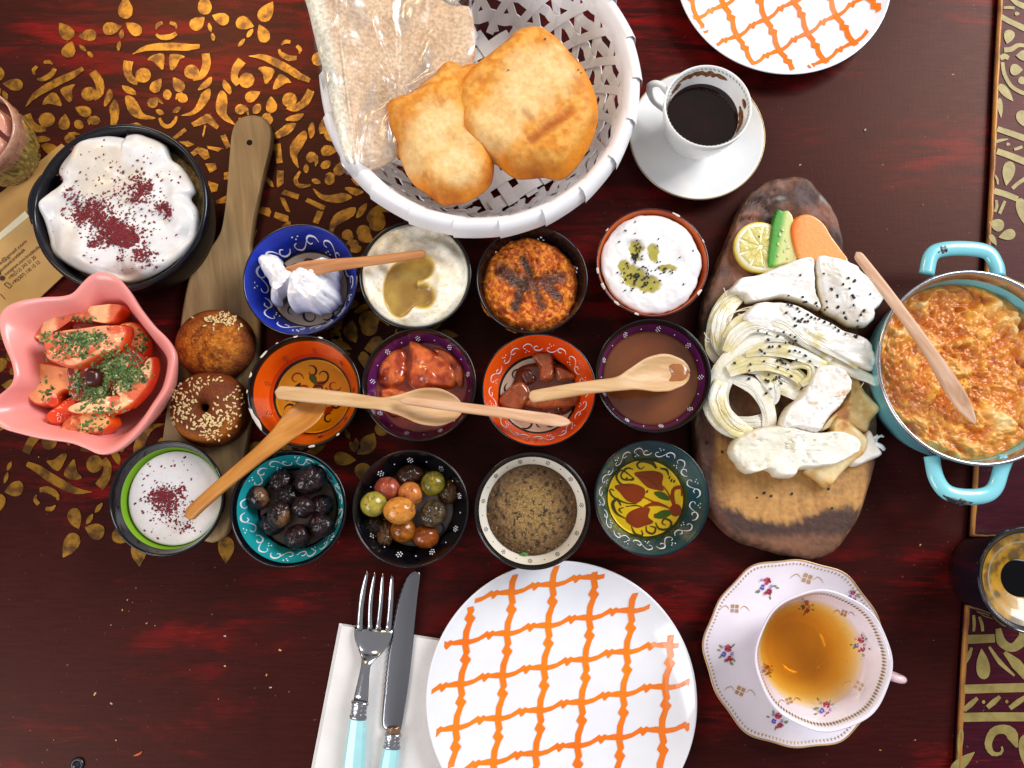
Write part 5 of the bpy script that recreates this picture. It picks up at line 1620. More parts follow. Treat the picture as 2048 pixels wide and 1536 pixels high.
col = np.repeat(colr[rs.choice(6, len(xy), p=[.28, .22, .2, .1, .15, .05])], 5, 0)
hb = mk('dried_herbs', V, F, M('x', '#000000') if False else VM('herb_flakes', bump=0, speck=.1), smooth=False, col=rgba(col, .7))
tag(hb, 'dried green herbs strewn over the tomato wedges', 'herbs', kind='stuff')
p = at(190, 748, .046)
V, F, tt = blob(outline(zoomed([(615, 930), (640, 900), (700, 905), (725, 940), (720, 1000), (680, 1030), (620, 1020)], 3.491, 0, 480), .061, 40), .060, .008, .004, 12, None, .4)
tag(mk('dried_pepper', V, F, M('dark_red_pepper', '#3a0808', rough=.3, coat=.3)), 'dark red dried pepper bit in the middle of the tomatoes', 'pepper')
# ------------------------------------------------------------------ long wooden paddle with two sesame buns
def wood_mat(name, c1, c2, c3, ang, rough=.55, sc=14, st=9, coat=0.0):
    m, nt, N, L, p = _new(name)
    tc = N.new('ShaderNodeTexCoord')
    mp = N.new('ShaderNodeMapping')
    mp.inputs['Rotation'].default_value = (0, 0, -ang)
    L.new(tc.outputs['Object'], mp.inputs[0])
    m2 = N.new('ShaderNodeMapping')
    m2.inputs['Scale'].default_value = (1, st, st * .5)
    L.new(mp.outputs[0], m2.inputs[0])
    n1 = N.new('ShaderNodeTexNoise')
    n1.inputs['Scale'].default_value = sc
    n1.inputs['Detail'].default_value = 8
    n1.inputs['Distortion'].default_value = .6
    L.new(m2.outputs[0], n1.inputs['Vector'])
    cr = N.new('ShaderNodeValToRGB')
    e = cr.color_ramp.elements
    e[0].position, e[1].position = .3, .72
    e[0].color, e[1].color = (*lin(c1), 1), (*lin(c3), 1)
    q = e.new(.5)
    q.color = (*lin(c2), 1)
    L.new(n1.outputs[0], cr.inputs[0])
    L.new(cr.outputs[0], p.inputs['Base Color'])
    p.inputs['Roughness'].default_value = rough
    p.inputs['Coat Weight'].default_value = coat
    b = N.new('ShaderNodeBump')
    b.inputs['Strength'].default_value = .3
    b.inputs['Distance'].default_value = .0005
    L.new(n1.outputs[0], b.inputs['Height'])
    L.new(b.outputs[0], p.inputs['Normal'])
    return m
pad_m = wood_mat('paddle_wood', '#937450', '#a8875c', '#bd9c6c', radians(98), sc=16)
TH = .010
pp = [(498, 228), (525, 232), (540, 250), (541, 285), (528, 340), (510, 420), (502, 470), (500, 500), (512, 560), (520, 620), (517, 690), (508, 800), (490, 900), (468, 1010), (455, 1060), (440, 1078), (420, 1086), (400, 1080), (340, 1060), (318, 1010), (322, 900), (335, 800), (352, 700), (366, 600), (382, 540), (410, 505), (436, 470), (446, 440), (454, 380), (460, 300), (464, 262), (474, 238)]
o2 = orient(smooth_line(ats(pp, TH), 160, True))
# shallow edge rounding; the hole in the handle is a separate dark bore
V, F, tt = blob(o2, .007, .003, .003, 30, None, .5, base=0)
nb = len(V) - 1
V2 = np.concatenate([V[:-1], np.c_[o2, np.zeros(160) + .0012], [[*o2.mean(0), .0012]]])
e0 = 1 + 29 * 160
F2 = [f for f in F if nb not in f]
for j in range(160):
    k = (j + 1) % 160
    F2 += [(e0 + j, e0 + k, nb + k, nb + j), (nb + 160, nb + k, nb + j)]
pad = thing('serving_paddle', 'long flat wooden serving paddle with a hole in its handle under two sesame buns', 'paddle', (*o2.mean(0), 0))
mk('board', V2, F2, pad_m, pad)
hc_ = at(499, 285, .0101)
V, F, _ = lathe([(.0015, .0102), (.0022, .01035), (.0024, .0101)], 20, hc_)
mk('hanging_hole', V, F, M('bore_dark', '#160e08', rough=.9), pad)
bun_m = VM('bun_crust', bump=1.0, bs=600, speck=.2, bdist=.0014, spec=.25)
ses_m = M('sesame_seed_skin', '#dcc38e', rough=.5, col2='#c8a468', ns=300)
_qv, _qf = tube([(-.0014, 0, .0004), (-.0011, 0, .0004), (-.0004, 0, .0004), (.0005, 0, .0004), (.0012, 0, .0004)], [.0003, .0006, .00075, .0005, .0001], 8, .6)
z0 = .010
c = at(423, 686, .030)
Rb = 77 * pxm(423, 686, .024)
o2 = np.stack([c[0] + Rb * (1.0) * np.cos(np.linspace(0, 2 * pi, 90, endpoint=False)), c[1] + Rb * .93 * np.sin(np.linspace(0, 2 * pi, 90, endpoint=False))], 1)
def colbun(x, y, z, t_):
    n = fbm(x * 240, y * 240, 3, 4)
    b = mixc(lin('#7c380e'), lin('#b86a1c'), sstep(.3, .7, n))
    b = mixc(b, lin('#d08a34'), sstep(.6, .75, fbm(x * 700, y * 700, 8, 2)) * .6)
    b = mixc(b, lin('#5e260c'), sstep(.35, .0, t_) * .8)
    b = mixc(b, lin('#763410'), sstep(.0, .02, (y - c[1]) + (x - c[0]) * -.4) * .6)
    return rgba(b, .8)
def side_round(V, n, o2, zlo, zhi):
    return V
V, F, tt = blob(o2, z0 + .012, .022, Rb * .95, 40, lump(.0022, 60, 3), .5, base=z0)
low = o2 * .9 + o2.mean(0) * .1
k0 = 1 + 39 * 90
V2 = np.concatenate([V[:-1], np.c_[(o2 - o2.mean(0)) * 1.015 + o2.mean(0), np.zeros(90) + z0 + .007], np.c_[low, np.zeros(90) + z0], [[*o2.mean(0), z0]]])
nb = len(V) - 1
F2 = [f for f in F if nb not in f]
for j in range(90):
    k = (j + 1) % 90
    F2 += [(k0 + j, k0 + k, nb + k, nb + j), (nb + j, nb + k, nb + 90 + k, nb + 90 + j), (nb + 180, nb + 90 + k, nb + 90 + j)]
t2 = np.concatenate([tt[:-1], np.zeros(181)])
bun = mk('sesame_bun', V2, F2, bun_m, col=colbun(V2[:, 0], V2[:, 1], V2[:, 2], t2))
tag(bun, 'round brown bun with sesame seeds only along its upper edge', 'bun')
def z4p(sp): return z4(sp)
xy = ats(cluster(z4([(1560, 560, 110, 60, 46), (1450, 550, 50, 30, 8), (1600, 520, 90, 40, 16), (1650, 600, 20, 30, 4), (1330, 535, 8, 8, 1), (1440, 600, 8, 8, 1), (1530, 490, 60, 12, 5)]), 22), .040)
xy = xy[np.hypot(xy[:, 0] - c[0], (xy[:, 1] - c[1]) / .93) < Rb * .96]
seed_parts('sesame_seed', bun, xy, surf_z([V2], xy), _qv, _qf, ses_m)
c = at(411, 815, .034)
Rr = 77 * pxm(411, 815, .030)
prof = [(.06 * Rr, .018), (.08 * Rr, .030), (.13 * Rr, .037), (.25 * Rr, .0415), (.45 * Rr, .0425), (.68 * Rr, .041), (.86 * Rr, .0365), (.96 * Rr, .030), (1.0 * Rr, .024), (.985 * Rr, .017), (.95 * Rr, .0115), (.8 * Rr, .010)]
pr = smooth_line(np.array(prof), 40)
V, F, fm = lathe([tuple(q) for q in pr], 110, c, lambda th, r, z: 1 + .05 * (fbm(3 + 2 * np.cos(th), 3 + 2 * np.sin(th), 5) - .5))
n = fbm(V[:, 0] * 220, V[:, 1] * 220, 9, 4)
V[:, 2] += (fbm(V[:, 0] * 120, V[:, 1] * 120, 4, 3) - .5) * .0015
r_ = np.hypot(V[:, 0] - c[0], V[:, 1] - c[1]) / Rr
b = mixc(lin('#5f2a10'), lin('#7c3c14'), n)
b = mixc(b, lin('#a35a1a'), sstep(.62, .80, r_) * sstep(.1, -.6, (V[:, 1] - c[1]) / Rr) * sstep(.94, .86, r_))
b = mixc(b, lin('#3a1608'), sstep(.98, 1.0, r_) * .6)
b = mixc(b, lin('#1e0a04'), sstep(.12, .07, r_))
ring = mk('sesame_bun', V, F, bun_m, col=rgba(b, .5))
tag(ring, 'dark brown ring bun with a small centre hole and sesame seeds all over', 'bun')
xy = ats(cluster(z4([(1320, 1120, 100, 110, 50), (1250, 1230, 110, 80, 28), (1500, 1290, 130, 90, 70), (1600, 1220, 90, 90, 34), (1640, 1080, 60, 100, 24), (1420, 980, 200, 30, 18), (1230, 1060, 70, 80, 16), (1390, 1030, 60, 30, 8), (1540, 1100, 10, 10, 1), (1505, 1150, 10, 10, 1), (1370, 1270, 60, 60, 14), (1460, 1360, 80, 20, 10)]), 24), .040)
rr = np.hypot(xy[:, 0] - c[0], xy[:, 1] - c[1]) / Rr
xy = xy[(rr < .97) & (rr > .2)]
seed_parts('sesame_seed', ring, xy, np.interp(np.hypot(xy[:, 0] - c[0], xy[:, 1] - c[1]), pr[12:30, 0], pr[12:30, 1]), _qv, _qf, ses_m, 1.0, .0001)

# ------------------------------------------------------------------ bark-edged log board
LT = .020
lp_ = [(1590, 350), (1622, 358), (1650, 388), (1672, 425), (1686, 470), (1692, 530), (1702, 600), (1725, 680), (1748, 760), (1758, 840), (1756, 910), (1740, 980), (1715, 1045), (1680, 1095), (1640, 1115), (1590, 1112), (1530, 1098), (1480, 1078), (1440, 1045), (1412, 1005), (1398, 940), (1391, 860), (1393, 760), (1400, 660), (1416, 580), (1440, 520), (1465, 460), (1486, 410), (1508, 380), (1545, 358)]
o2 = outline(lp_, LT, 220, .02, 4)
log_m = VM('log_board_wood', bump=.6, bs=260, speck=.2, bdist=.0010)
lc = o2.mean(0)
V, F, tt = blob(o2, LT - .0045, .0045, .006, 90, None, .5, base=0)
kx, ky = topx(V[:, 0], V[:, 1], LT)
V[:, 2] += np.where(tt > 0, (fbm(V[:, 0] * 60, V[:, 1] * 60, 7, 4) - .5) * .0065 * sstep(580, 450, ky), 0)
for pts in ([(1500, 400), (1520, 400), (1540, 425)], [(1480, 440), (1500, 436), (1520, 440)], [(1540, 420), (1550, 380)]):   # bark cracks
    for (ax, ay), (bx, by) in zip(pts[:-1], pts[1:]):
        vx, vy = bx - ax, by - ay
        q = np.clip(((kx - ax) * vx + (ky - ay) * vy) / (vx * vx + vy * vy), 0, 1)
        d = np.hypot(kx - ax - q * vx, ky - ay - q * vy)
        V[:, 2] -= .003 * sstep(4, 1, d) * (tt > 0)
nb = len(V) - 1
n_o = 220
e0 = 1 + 89 * n_o
V2 = np.concatenate([V[:-1], np.c_[(o2 - lc) * 1.012 + lc, np.zeros(n_o) + .010], np.c_[(o2 - lc) * .985 + lc, np.zeros(n_o)], [[*lc, 0]]])
F2 = [f for f in F if nb not in f]
for j in range(n_o):
    k = (j + 1) % n_o
    F2 += [(e0 + j, e0 + k, nb + k, nb + j), (nb + j, nb + k, nb + n_o + k, nb + n_o + j), (nb + 2 * n_o, nb + n_o + k, nb + n_o + j)]
t2 = np.concatenate([tt[:-1], np.zeros(2 * n_o + 1)])
kx, ky = topx(V2[:, 0], V2[:, 1], LT)
n = fbm(V2[:, 0] * 60, V2[:, 1] * 60, 11, 5)
nf = fbm(V2[:, 0] * 900, V2[:, 1] * 260, 12, 3)
ng = fbm(V2[:, 0] * 400, V2[:, 1] * 30, 13, 4)
heart = mixc(lin('#96642f'), lin('#c0904f'), ng)
darkw = mixc(lin('#2a1610'), lin('#4a281a'), n)
bark = mixc(lin('#3e2219'), lin('#7a4a36'), sstep(.35, .65, n))
jag = (fbm(V2[:, 0] * 700, V2[:, 1] * 60, 14, 3) - .5) * 26
yl = 1028 + 22 * np.sin((kx - 1480) / 45.) * sstep(1430, 1480, kx) + (kx - 1560) * .06 + jag
yh = 925 + (kx - 1560) ** 2 * -.0035 + jag * .7
rim_in = np.minimum((kx - (1428 + np.maximum(0, ky - 980) * .35)), (1742 - np.maximum(0, ky - 1000) * .5) - kx) + jag * .4
lt = sstep(-8, 8, yl - ky) * sstep(-10, 14, rim_in)
col = mixc(darkw, heart, lt)
wet = sstep(12, -14, ky - yh) * lt
col = mixc(col, mixc(lin('#4f2c18'), lin('#6e4526'), ng), wet * .85)
col = mixc(col, mixc(lin('#6a4126'), lin('#86583a'), n), sstep(1062, 1078, ky + jag * .6) * .7)
top = sstep(640, 520, ky)
col = mixc(col, bark, top)
col = mixc(col, lin('#7e7a76'), top * sstep(.64, .74, fbm(V2[:, 0] * 90, V2[:, 1] * 90, 31, 4)) * sstep(470, 380, ky))
col = mixc(col, mixc(lin('#40281c'), lin('#7a5238'), sstep(.4, .6, nf)), sstep(.9, .1, t2) * .8)
col = mixc(col, lin('#6a3c2a'), sstep(16, -6, rim_in) * sstep(640, 760, ky) * sstep(.4, .7, n) * .6)
lg = mk('log_board', V2, F2, log_m, col=rgba(col, .6))
tag(lg, 'oval slice of dark log with bark edge serving as a cheese board', 'board')

# vegetables at the board's head
def z7(p): return zoomed(p, 3.339, 1380, 340)
ZT = LT
c = at(1521, 494, ZT + .006)
Rl = 53 * pxm(1521, 494, ZT + .006)
lem = thing('lemon_slice', 'pale yellow round lemon slice beside the cucumber strip', 'lemon', (c[0], c[1], ZT))
V, F, fm = lathe([(.90 * Rl, .0262), (.97 * Rl, .0262), (1.0 * Rl, .0248), (.99 * Rl, .0215), (.95 * Rl, .0202)], 80, c)
mk('rind', V, F, M('lemon_rind', '#e4cc5a', rough=.4, col2='#dabc3c', bump=.3, bs=900, ns=200), lem)
V, F, fm = lathe([(.2 * Rl, .0265), (.75 * Rl, .0265), (.93 * Rl, .0264), (.95 * Rl, .0225)], 80, c)
mk('pith', V, F, M('lemon_pith', '#efead0', rough=.5, var=.04), lem)
pulp = M('lemon_pulp', '#dccf8a', rough=.18, col2='#c8b45c', ns=240, bump=.5, bs=420, sss=.3, coat=.3)
for k in range(9):
    a0, a1 = 2 * pi * k / 9 + .05, 2 * pi * (k + 1) / 9 - .05
    pts = [(c[0] + .06 * Rl * cos((a0 + a1) / 2), c[1] + .06 * Rl * sin((a0 + a1) / 2))] + [(c[0] + .80 * Rl * cos(a), c[1] + .80 * Rl * sin(a)) for a in np.linspace(a0, a1, 8)]
    o2 = orient(smooth_line(pts, 40, True))
    V, F, tt = blob(o2, .0264, .0009, .003, 8, None, .5)
    mk('segment', V, F, pulp, lem)
p = at(1518, 473, .0275)
me_s = seed_parts('nigella_seed', lem, [p[:2]], [.0272], _sv, _sf, seed_m, .9)
def grad(cols, ax, lo, hi, amp=.2, f=120, rough=.3):
    def g(x, y, z, t_):
        px, py = topx(x, y, ZT + .008)
        u = (px * ax[0] + py * ax[1] - lo) / (hi - lo) + (fbm(x * f, y * f, 5) - .5) * amp
        r = np.zeros((len(x), 3)) + lin(cols[0])
        for i in range(1, len(cols)):
            r = mixc(r, lin(cols[i]), sstep((i - 1) / (len(cols) - 1), i / (len(cols) - 1), u))
        return rgba(r, rough)
    return g
veg_m = VM('cut_vegetable', bump=.2, bs=350, coat=.35, sss=.2, speck=.05)
food('cucumber_strip', z7([(570, 275), (600, 285), (640, 283), (672, 330), (676, 420), (690, 520), (695, 630), (600, 650), (510, 660), (508, 560), (520, 440), (545, 330)]), ZT + .003, .007, .0022, grad(['#2a7a1e', '#4c9a30', '#c6cc82', '#cfc888', '#bcae66'], (1, .18), 1624, 1682, .12), veg_m, 'strip of green cucumber between the lemon and the carrot', 'cucumber', base=ZT)
cu = [o for o in COLL.objects if o.name == 'cucumber_strip'][0]
_cv = np.array([v.co[:] for v in cu.data.vertices]) + ORG['cucumber_strip']
cxy = ats(z7([(600, 430), (640, 470), (590, 500), (630, 540), (585, 570), (650, 590), (615, 400), (655, 520)]), ZT + .010)
seed_parts('cucumber_seed', cu, cxy, surf_z([_cv], cxy), _qv, _qf, M('cucumber_seed_pale', '#d9d8a8', rough=.3), 1.2)
food('carrot_slice', z7([(645, 420), (660, 360), (700, 322), (760, 308), (820, 330), (880, 380), (930, 460), (990, 550), (1040, 640), (940, 660), (800, 650), (705, 620), (660, 520)]), ZT + .004, .008, .0025, grad(['#d85404', '#de7016', '#df8c40', '#e09448'], (1, .1), 1620, 1655, .3, 260), veg_m, 'orange carrot slice at the head of the log board', 'carrot', base=ZT)

# cheeses and pastry
ch_m = VM('white_cheese', bump=.4, bs=380, bdist=.0008, sss=.12, speck=.05, coat=.2, sscale=.002)
def z6(p): return zoomed(p, 3.134, 1400, 500)
def whc(c1='#ddd6cc', c2='#e8e5e2', spots=0, rough=.38):
    def g(x, y, z, t_):
        n = fbm(x * 80, y * 80, 7, 4)
        b = mixc(lin(c1), lin(c2), sstep(.3, .6, n))
        b = mixc(b, lin('#dcc88c'), sstep(.5, .0, t_) * .6)
        if spots:
            b = mixc(b, lin('#c98a3a'), sstep(.73, .8, fbm(x * 130, y * 130, 17, 3)) * spots)
        return rgba(b, rough)
    return g
def pastry(x, y, z, t_):
    n = fbm(x * 90, y * 90, 27, 5)
    b = mixc(lin('#dcc394'), lin('#cda866'), sstep(.35, .6, n))
    b = mixc(b, lin('#a5601c'), sstep(.58, .74, n) * .9)
    b = mixc(b, lin('#c08a38'), sstep(.4, .0, t_) * .7)
    return rgba(b, .5)
pas_m = VM('pastry_crust', bump=.4, bs=260, speck=.08, sss=.08)
food('pastry_piece', z6([(900, 740), (945, 745), (975, 800), (1015, 880), (1070, 940), (1118, 995), (1090, 1040), (1060, 1080), (1025, 1150), (930, 1130), (820, 1120), (720, 1150), (780, 1060), (860, 980), (925, 860)]), LT, .008, .005, pastry, pas_m, 'triangular golden pastry piece behind the long cheese slab', 'pastry', 'pastry pieces on the log board', zf=lump(.0015, 60, 3))
food('pastry_piece', z6([(840, 1040), (900, 1060), (960, 1110), (1035, 1185), (1015, 1280), (930, 1350), (860, 1420), (785, 1496), (720, 1450), (640, 1385), (740, 1340), (820, 1240), (800, 1120)]), LT + .003, .009, .005, pastry, pas_m, 'golden pastry piece whose corner points down below the front cheese slab', 'pastry', 'pastry pieces on the log board', zf=lump(.0015, 60, 5), base=LT)
food('white_cheese', z6([(1000, 1180), (1040, 1128), (1075, 1180), (1110, 1250), (1122, 1288), (1050, 1325), (950, 1362), (920, 1330), (960, 1240)]), LT, .009, .004, whc(), ch_m, 'small white cheese piece at the right edge of the board near the shreds', 'cheese')
shr = Acc()
for a, b, w in (((1070, 1190), (1150, 1170), .0007), ((1080, 1200), (1140, 1160), .0006), ((1100, 1215), (1150, 1248), .0018), ((1075, 1180), (1110, 1160), .0007), ((1090, 1230), (1110, 1170), .0006)):
    p, q = at(*zoomed([a], 3.134, 1400, 500)[0], LT + .008), at(*zoomed([b], 3.134, 1400, 500)[0], LT + .005)
    V, F = tube(smooth_line([p, (p + q) / 2 + (.001 * rs.randn(), .001 * rs.randn(), .001), q], 10), w, 6)
    shr.add(V, F)
V, F, _ = shr.out()
tag(mk('cheese_shreds', V, F, M('shred_white', '#e9eef2', rough=.4, var=.03)), 'few thin white cheese shreds sticking out at the right edge of the board', 'cheese')
CV = []
_, v = food('white_cheese', z6([(168, 272), (200, 225), (232, 190), (330, 172), (480, 112), (600, 70), (688, 64), (700, 130), (702, 200), (716, 300), (745, 388), (640, 350), (500, 312), (390, 330), (280, 340), (258, 300)]), LT + .003, .010, .003, whc(), ch_m, 'left half of the slit white cheese slab below the lemon', 'cheese', jit=.05, n=160, nr=34, zf=lambda x, y, t: .0018 * (fbm(x * 50, y * 140, 3, 5) - .5) * 2 - .0010 * sstep(.62, .75, fbm(x * 240, y * 240, 22, 3)), base=LT)
CV.append(v)
slab_r, v = food('white_cheese', z6([(700, 70), (735, 48), (770, 52), (850, 66), (910, 85), (960, 112), (1000, 160), (1080, 222), (1138, 290), (1118, 335), (1098, 370), (1062, 398), (1068, 430), (1055, 465), (1012, 492), (930, 490), (840, 440), (760, 392), (728, 300), (712, 180)]), LT + .004, .011, .003, whc(), ch_m, 'right half of the slit white cheese slab dotted with black seeds', 'cheese', jit=.05, n=160, nr=34, zf=lambda x, y, t: .0018 * (fbm(x * 50, y * 50, 4, 5) - .5) * 2 - .0010 * sstep(.62, .75, fbm(x * 240, y * 240, 23, 3)), base=LT)
CV.append(v)
slab_m, v = food('white_cheese', z6([(250, 440), (330, 345), (440, 335), (560, 348), (740, 432), (900, 522), (1012, 560), (1060, 620), (1088, 690), (1072, 758), (1010, 750), (950, 722), (800, 655), (640, 592), (500, 545), (360, 505)]), LT + .008, .009, .004, whc(), ch_m, 'broad curved white cheese band with a row of black seeds along its upper edge', 'cheese', jit=.04, n=160, nr=34, zf=lambda x, y, t: .0024 * (fbm(x * 50, y * 140, 6, 5) - .5) * 2 - .0010 * sstep(.62, .75, fbm(x * 240, y * 240, 21, 3)), base=LT + .002)
CV.append(v)
def strand(pts, w, zz, label=None, parent=None, fl=.15, seed=0, n=60):
    P2 = smooth_line(ats(z6(pts), LT + zz), n)
    ws = 1.3 * np.interp(np.linspace(0, 1, n), np.linspace(0, 1, len(w)), w) / 3.134 / 2 * pxm(1550, 720, LT + zz)
    z = np.interp(np.linspace(0, 1, n), [0, .5, 1], [zz - .002, zz + .001, zz - .003]) + LT
    V, F = tube(np.c_[P2, z], ws, 20, fl)
    # stringy grooves running along the strand
    a = np.tile(np.arange(20), n)
    V[:, 2] += (np.concatenate([[fbm(np.array([j * .9]), np.array([seed * 3.]), seed)[0] for j in range(20)]] * n).ravel() - .5)[:len(V)] * .0022
    a_ = Acc()
    a_.add(V, F)
    t_ = np.gradient(P2, axis=0)
    t_ /= np.linalg.norm(t_, axis=1)[:, None] + 1e-9
    sd = np.stack([-t_[:, 1], t_[:, 0]], 1)
    rq = np.random.RandomState(seed + 90)
    for i in range(6):   # pulled fibres lying along the strand
        v0 = rq.uniform(-.85, .85)
        i0, i1 = sorted(rq.choice(n, 2, False))
        if i1 - i0 < 20:
            i0, i1 = 4, n - 4
        vv = v0 + .12 * np.sin(np.linspace(0, rq.uniform(3, 8), i1 - i0) + rq.rand() * 6)
        q = P2[i0:i1] + sd[i0:i1] * (vv * ws[i0:i1])[:, None]
        Vf, Ff = tube(np.c_[q, z[i0:i1] + ws[i0:i1] * fl * np.sqrt(np.clip(1 - vv ** 2, .02, 1)) + .0001], rq.uniform(.0003, .0007) * np.sin(np.linspace(.2, 2.9, i1 - i0)), 6, .7)
        a_.add(Vf, Ff)
    V, F, _ = a_.out()
    CV.append(V)
    return V, F
STR = 'twisted strands of white string cheese'
for k, (pts, w, zz, lab) in enumerate([
    ([(400, 270), (300, 262), (200, 300), (115, 420), (85, 550), (100, 640), (150, 720)], [40, 80, 90, 90, 80, 90, 50], .006, 'outermost string cheese strand arching along the left of the board'),
    ([(1120, 835), (1060, 800), (1000, 775), (880, 715), (700, 645), (540, 598), (360, 600), (220, 680), (120, 830), (100, 960), (160, 1070), (300, 1150)], [40, 60, 60, 70, 70, 90, 110, 120, 120, 130, 120, 90], .012, 'longest string cheese strand sweeping from the pan round the left loop'),
    ([(330, 400), (420, 430), (540, 470), (650, 560), (780, 640), (830, 690)], [40, 80, 90, 70, 60, 40], .016, 'string cheese strand running under the seed row towards the middle slab'),
    ([(170, 640), (230, 540), (320, 480), (450, 500), (560, 560), (640, 590)], [50, 80, 70, 60, 60, 40], .015, 'string cheese strand curling inside the longest one'),
    ([(180, 760), (280, 715), (400, 705), (520, 735), (620, 790), (660, 830)], [60, 90, 90, 80, 70, 60], .017, 'seeded string cheese strand across the middle of the coil'),
    ([(210, 800), (330, 850), (410, 950), (440, 1040), (440, 1110)], [50, 80, 80, 70, 70], .013, 'string cheese strand falling through the dark gap in the coil'),
    ([(380, 790), (460, 840), (540, 870), (640, 915)], [60, 80, 70, 60], .012, 'short string cheese strand above the dark gap'),
    ([(240, 1080), (330, 1080), (420, 1050), (440, 990)], [60, 60, 60, 40], .008, 'string cheese strand closing the bottom of the loop'),
    ([(380, 760), (440, 830), (470, 920), (440, 960)], [60, 80, 60, 40], .015, 'string cheese strand hanging down beside the dark gap'),
    ([(290, 650), (420, 625), (560, 640), (700, 680), (800, 720)], [30, 60, 70, 60, 40], .020, 'thin string cheese strand lying over the top of the coil'),
    ([(250, 300), (180, 360), (130, 460), (120, 580), (160, 660)], [50, 80, 90, 80, 50], .009, 'string cheese strand lying just inside the outermost one'),
    ([(480, 440), (620, 500), (760, 580), (900, 650), (1010, 720)], [50, 80, 80, 70, 50], .016, 'straight string cheese strand along the lower side of the broad cheese band'),
    ([(200, 640), (330, 560), (480, 540), (640, 590), (760, 640)], [60, 90, 90, 80, 60], .013, 'wide string cheese strand filling the middle of the fan'),
    ([(140, 820), (110, 920), (140, 1020), (220, 1110), (330, 1150)], [70, 90, 90, 80, 60], .016, 'string cheese strand doubling the left loop at the bottom of the coil'),
    ([(300, 730), (440, 740), (560, 790), (640, 860)], [60, 90, 90, 60], .014, 'string cheese strand under the seeded one at the centre'),
    ([(170, 560), (240, 470), (360, 430), (500, 440)], [50, 80, 80, 50], .012, 'short curved string cheese strand at the upper left of the coil'),
    ([(540, 745), (620, 715), (690, 740), (695, 800), (640, 840)], [20, 40, 40, 40, 30], .018, 'small string cheese loop beside the long cheese slab')]):
    V, F = strand(pts, w, zz, seed=k)
    n_ = fbm(V[:, 0] * 90, V[:, 1] * 90, 33 + k, 4)
    o = mk('cheese_strand', V, F, ch_m, col=rgba(mixc(lin('#e4dfd2'), lin('#d4c690'), sstep(.42, .68, n_)), .32))
    tag(o, lab, 'string cheese', STR)
    if k == 4: str_seed = o
hr = Acc()
for pts in ([(180, 450), (200, 400), (260, 370), (330, 352)], [(170, 470), (185, 420), (230, 385), (300, 372)], [(60, 560), (40, 540), (28, 515)], [(62, 575), (35, 570), (40, 545)], [(90, 720), (85, 740), (105, 745)], [(170, 290), (160, 260), (150, 235)], [(600, 690), (620, 650), (660, 660), (650, 700)], [(1010, 860), (1030, 830)], [(240, 400), (290, 410), (310, 430)]):
    P2 = smooth_line(ats(z6(pts), LT + .012), 16)
    V, F = tube(np.c_[P2, np.zeros(16) + LT + .011], .0004, 5)
    hr.add(V, F)
V, F, _ = hr.out()
tag(mk('cheese_hairs', V, F, M('hair_cream', '#e0d2b4', rough=.45, var=.05)), 'fine torn cheese threads fraying off the string cheese', 'cheese', kind='stuff')
_, v = food('white_cheese', z6([(705, 740), (760, 722), (830, 726), (905, 772), (938, 850), (905, 920), (860, 985), (790, 1060), (715, 1150), (600, 1130), (480, 1120), (520, 1000), (600, 930), (660, 830)]), LT + .009, .010, .0035, whc('#ddd5c8', '#e7e2dc', .5), ch_m, 'slanting white cheese slab in the middle with faint brown specks', 'cheese', jit=.06, n=160, nr=34, zf=lambda x, y, t: .0022 * (fbm(x * 70, y * 70, 9, 5) - .5) * 2 - .0012 * sstep(.62, .75, fbm(x * 260, y * 260, 19, 3)), base=LT + .003)
_, v = food('white_cheese', z6([(190, 1200), (230, 1165), (300, 1130), (420, 1105), (540, 1100), (720, 1145), (820, 1140), (905, 1150), (985, 1205), (965, 1270), (860, 1340), (720, 1370), (600, 1385), (568, 1428), (510, 1432), (455, 1425), (420, 1392), (380, 1385), (330, 1400), (270, 1402), (205, 1340), (165, 1262)]), LT + .006, .012, .004, whc('#dfd8c4', '#e7e2d6', .6), ch_m, 'thick front slab of fried white cheese with browned spots', 'cheese', jit=.05, zf=lambda x, y, t: .0028 * (fbm(x * 60, y * 60, 10, 5) - .5) * 2 - .0014 * sstep(.62, .75, fbm(x * 260, y * 260, 20, 3)), base=LT + .001, n=160, nr=34)
def z7c(sp): return [(1380 + a / 3.339, 340 + b / 3.339) for a, b in sp]
pts = [(735, 703), (888, 697), (1052, 725), (1096, 740), (1016, 765), (1060, 793), (940, 800), (980, 850), (1085, 850), (1082, 908), (1198, 831), (905, 882), (910, 920), (980, 925), (1018, 958), (920, 968), (1030, 990), (1132, 972), (1155, 940), (1100, 740), (1092, 748), (935, 798), (978, 840), (1080, 840), (1088, 860), (905, 930), (985, 915), (1150, 950), (1125, 1045), (1118, 1055), (1095, 1060), (1035, 1000), (1110, 1012)]
xy = ats(z7c(pts), LT + .014)
seed_parts('nigella_seed', slab_r, xy, surf_z(CV, xy), _sv2, _sf2, seed_m, 1.0)
pts = [(650, 900), (672, 908), (712, 930), (725, 950), (780, 968), (805, 985), (830, 995), (855, 1000), (890, 1018), (930, 1030), (960, 1055), (985, 1075), (1030, 1100), (1095, 1112), (1105, 1120), (1110, 1108), (636, 960), (690, 1000), (715, 1010), (735, 1005), (760, 1015), (745, 995), (700, 1042), (690, 1045), (665, 835), (760, 843), (785, 875), (820, 920), (850, 885), (770, 880), (855, 905), (782, 1015), (695, 995), (730, 1020)]
xy = ats(z7c(pts), LT + .016)
seed_parts('nigella_seed', slab_m, xy, surf_z(CV, xy), _sv2, _sf2, seed_m, 1.0)
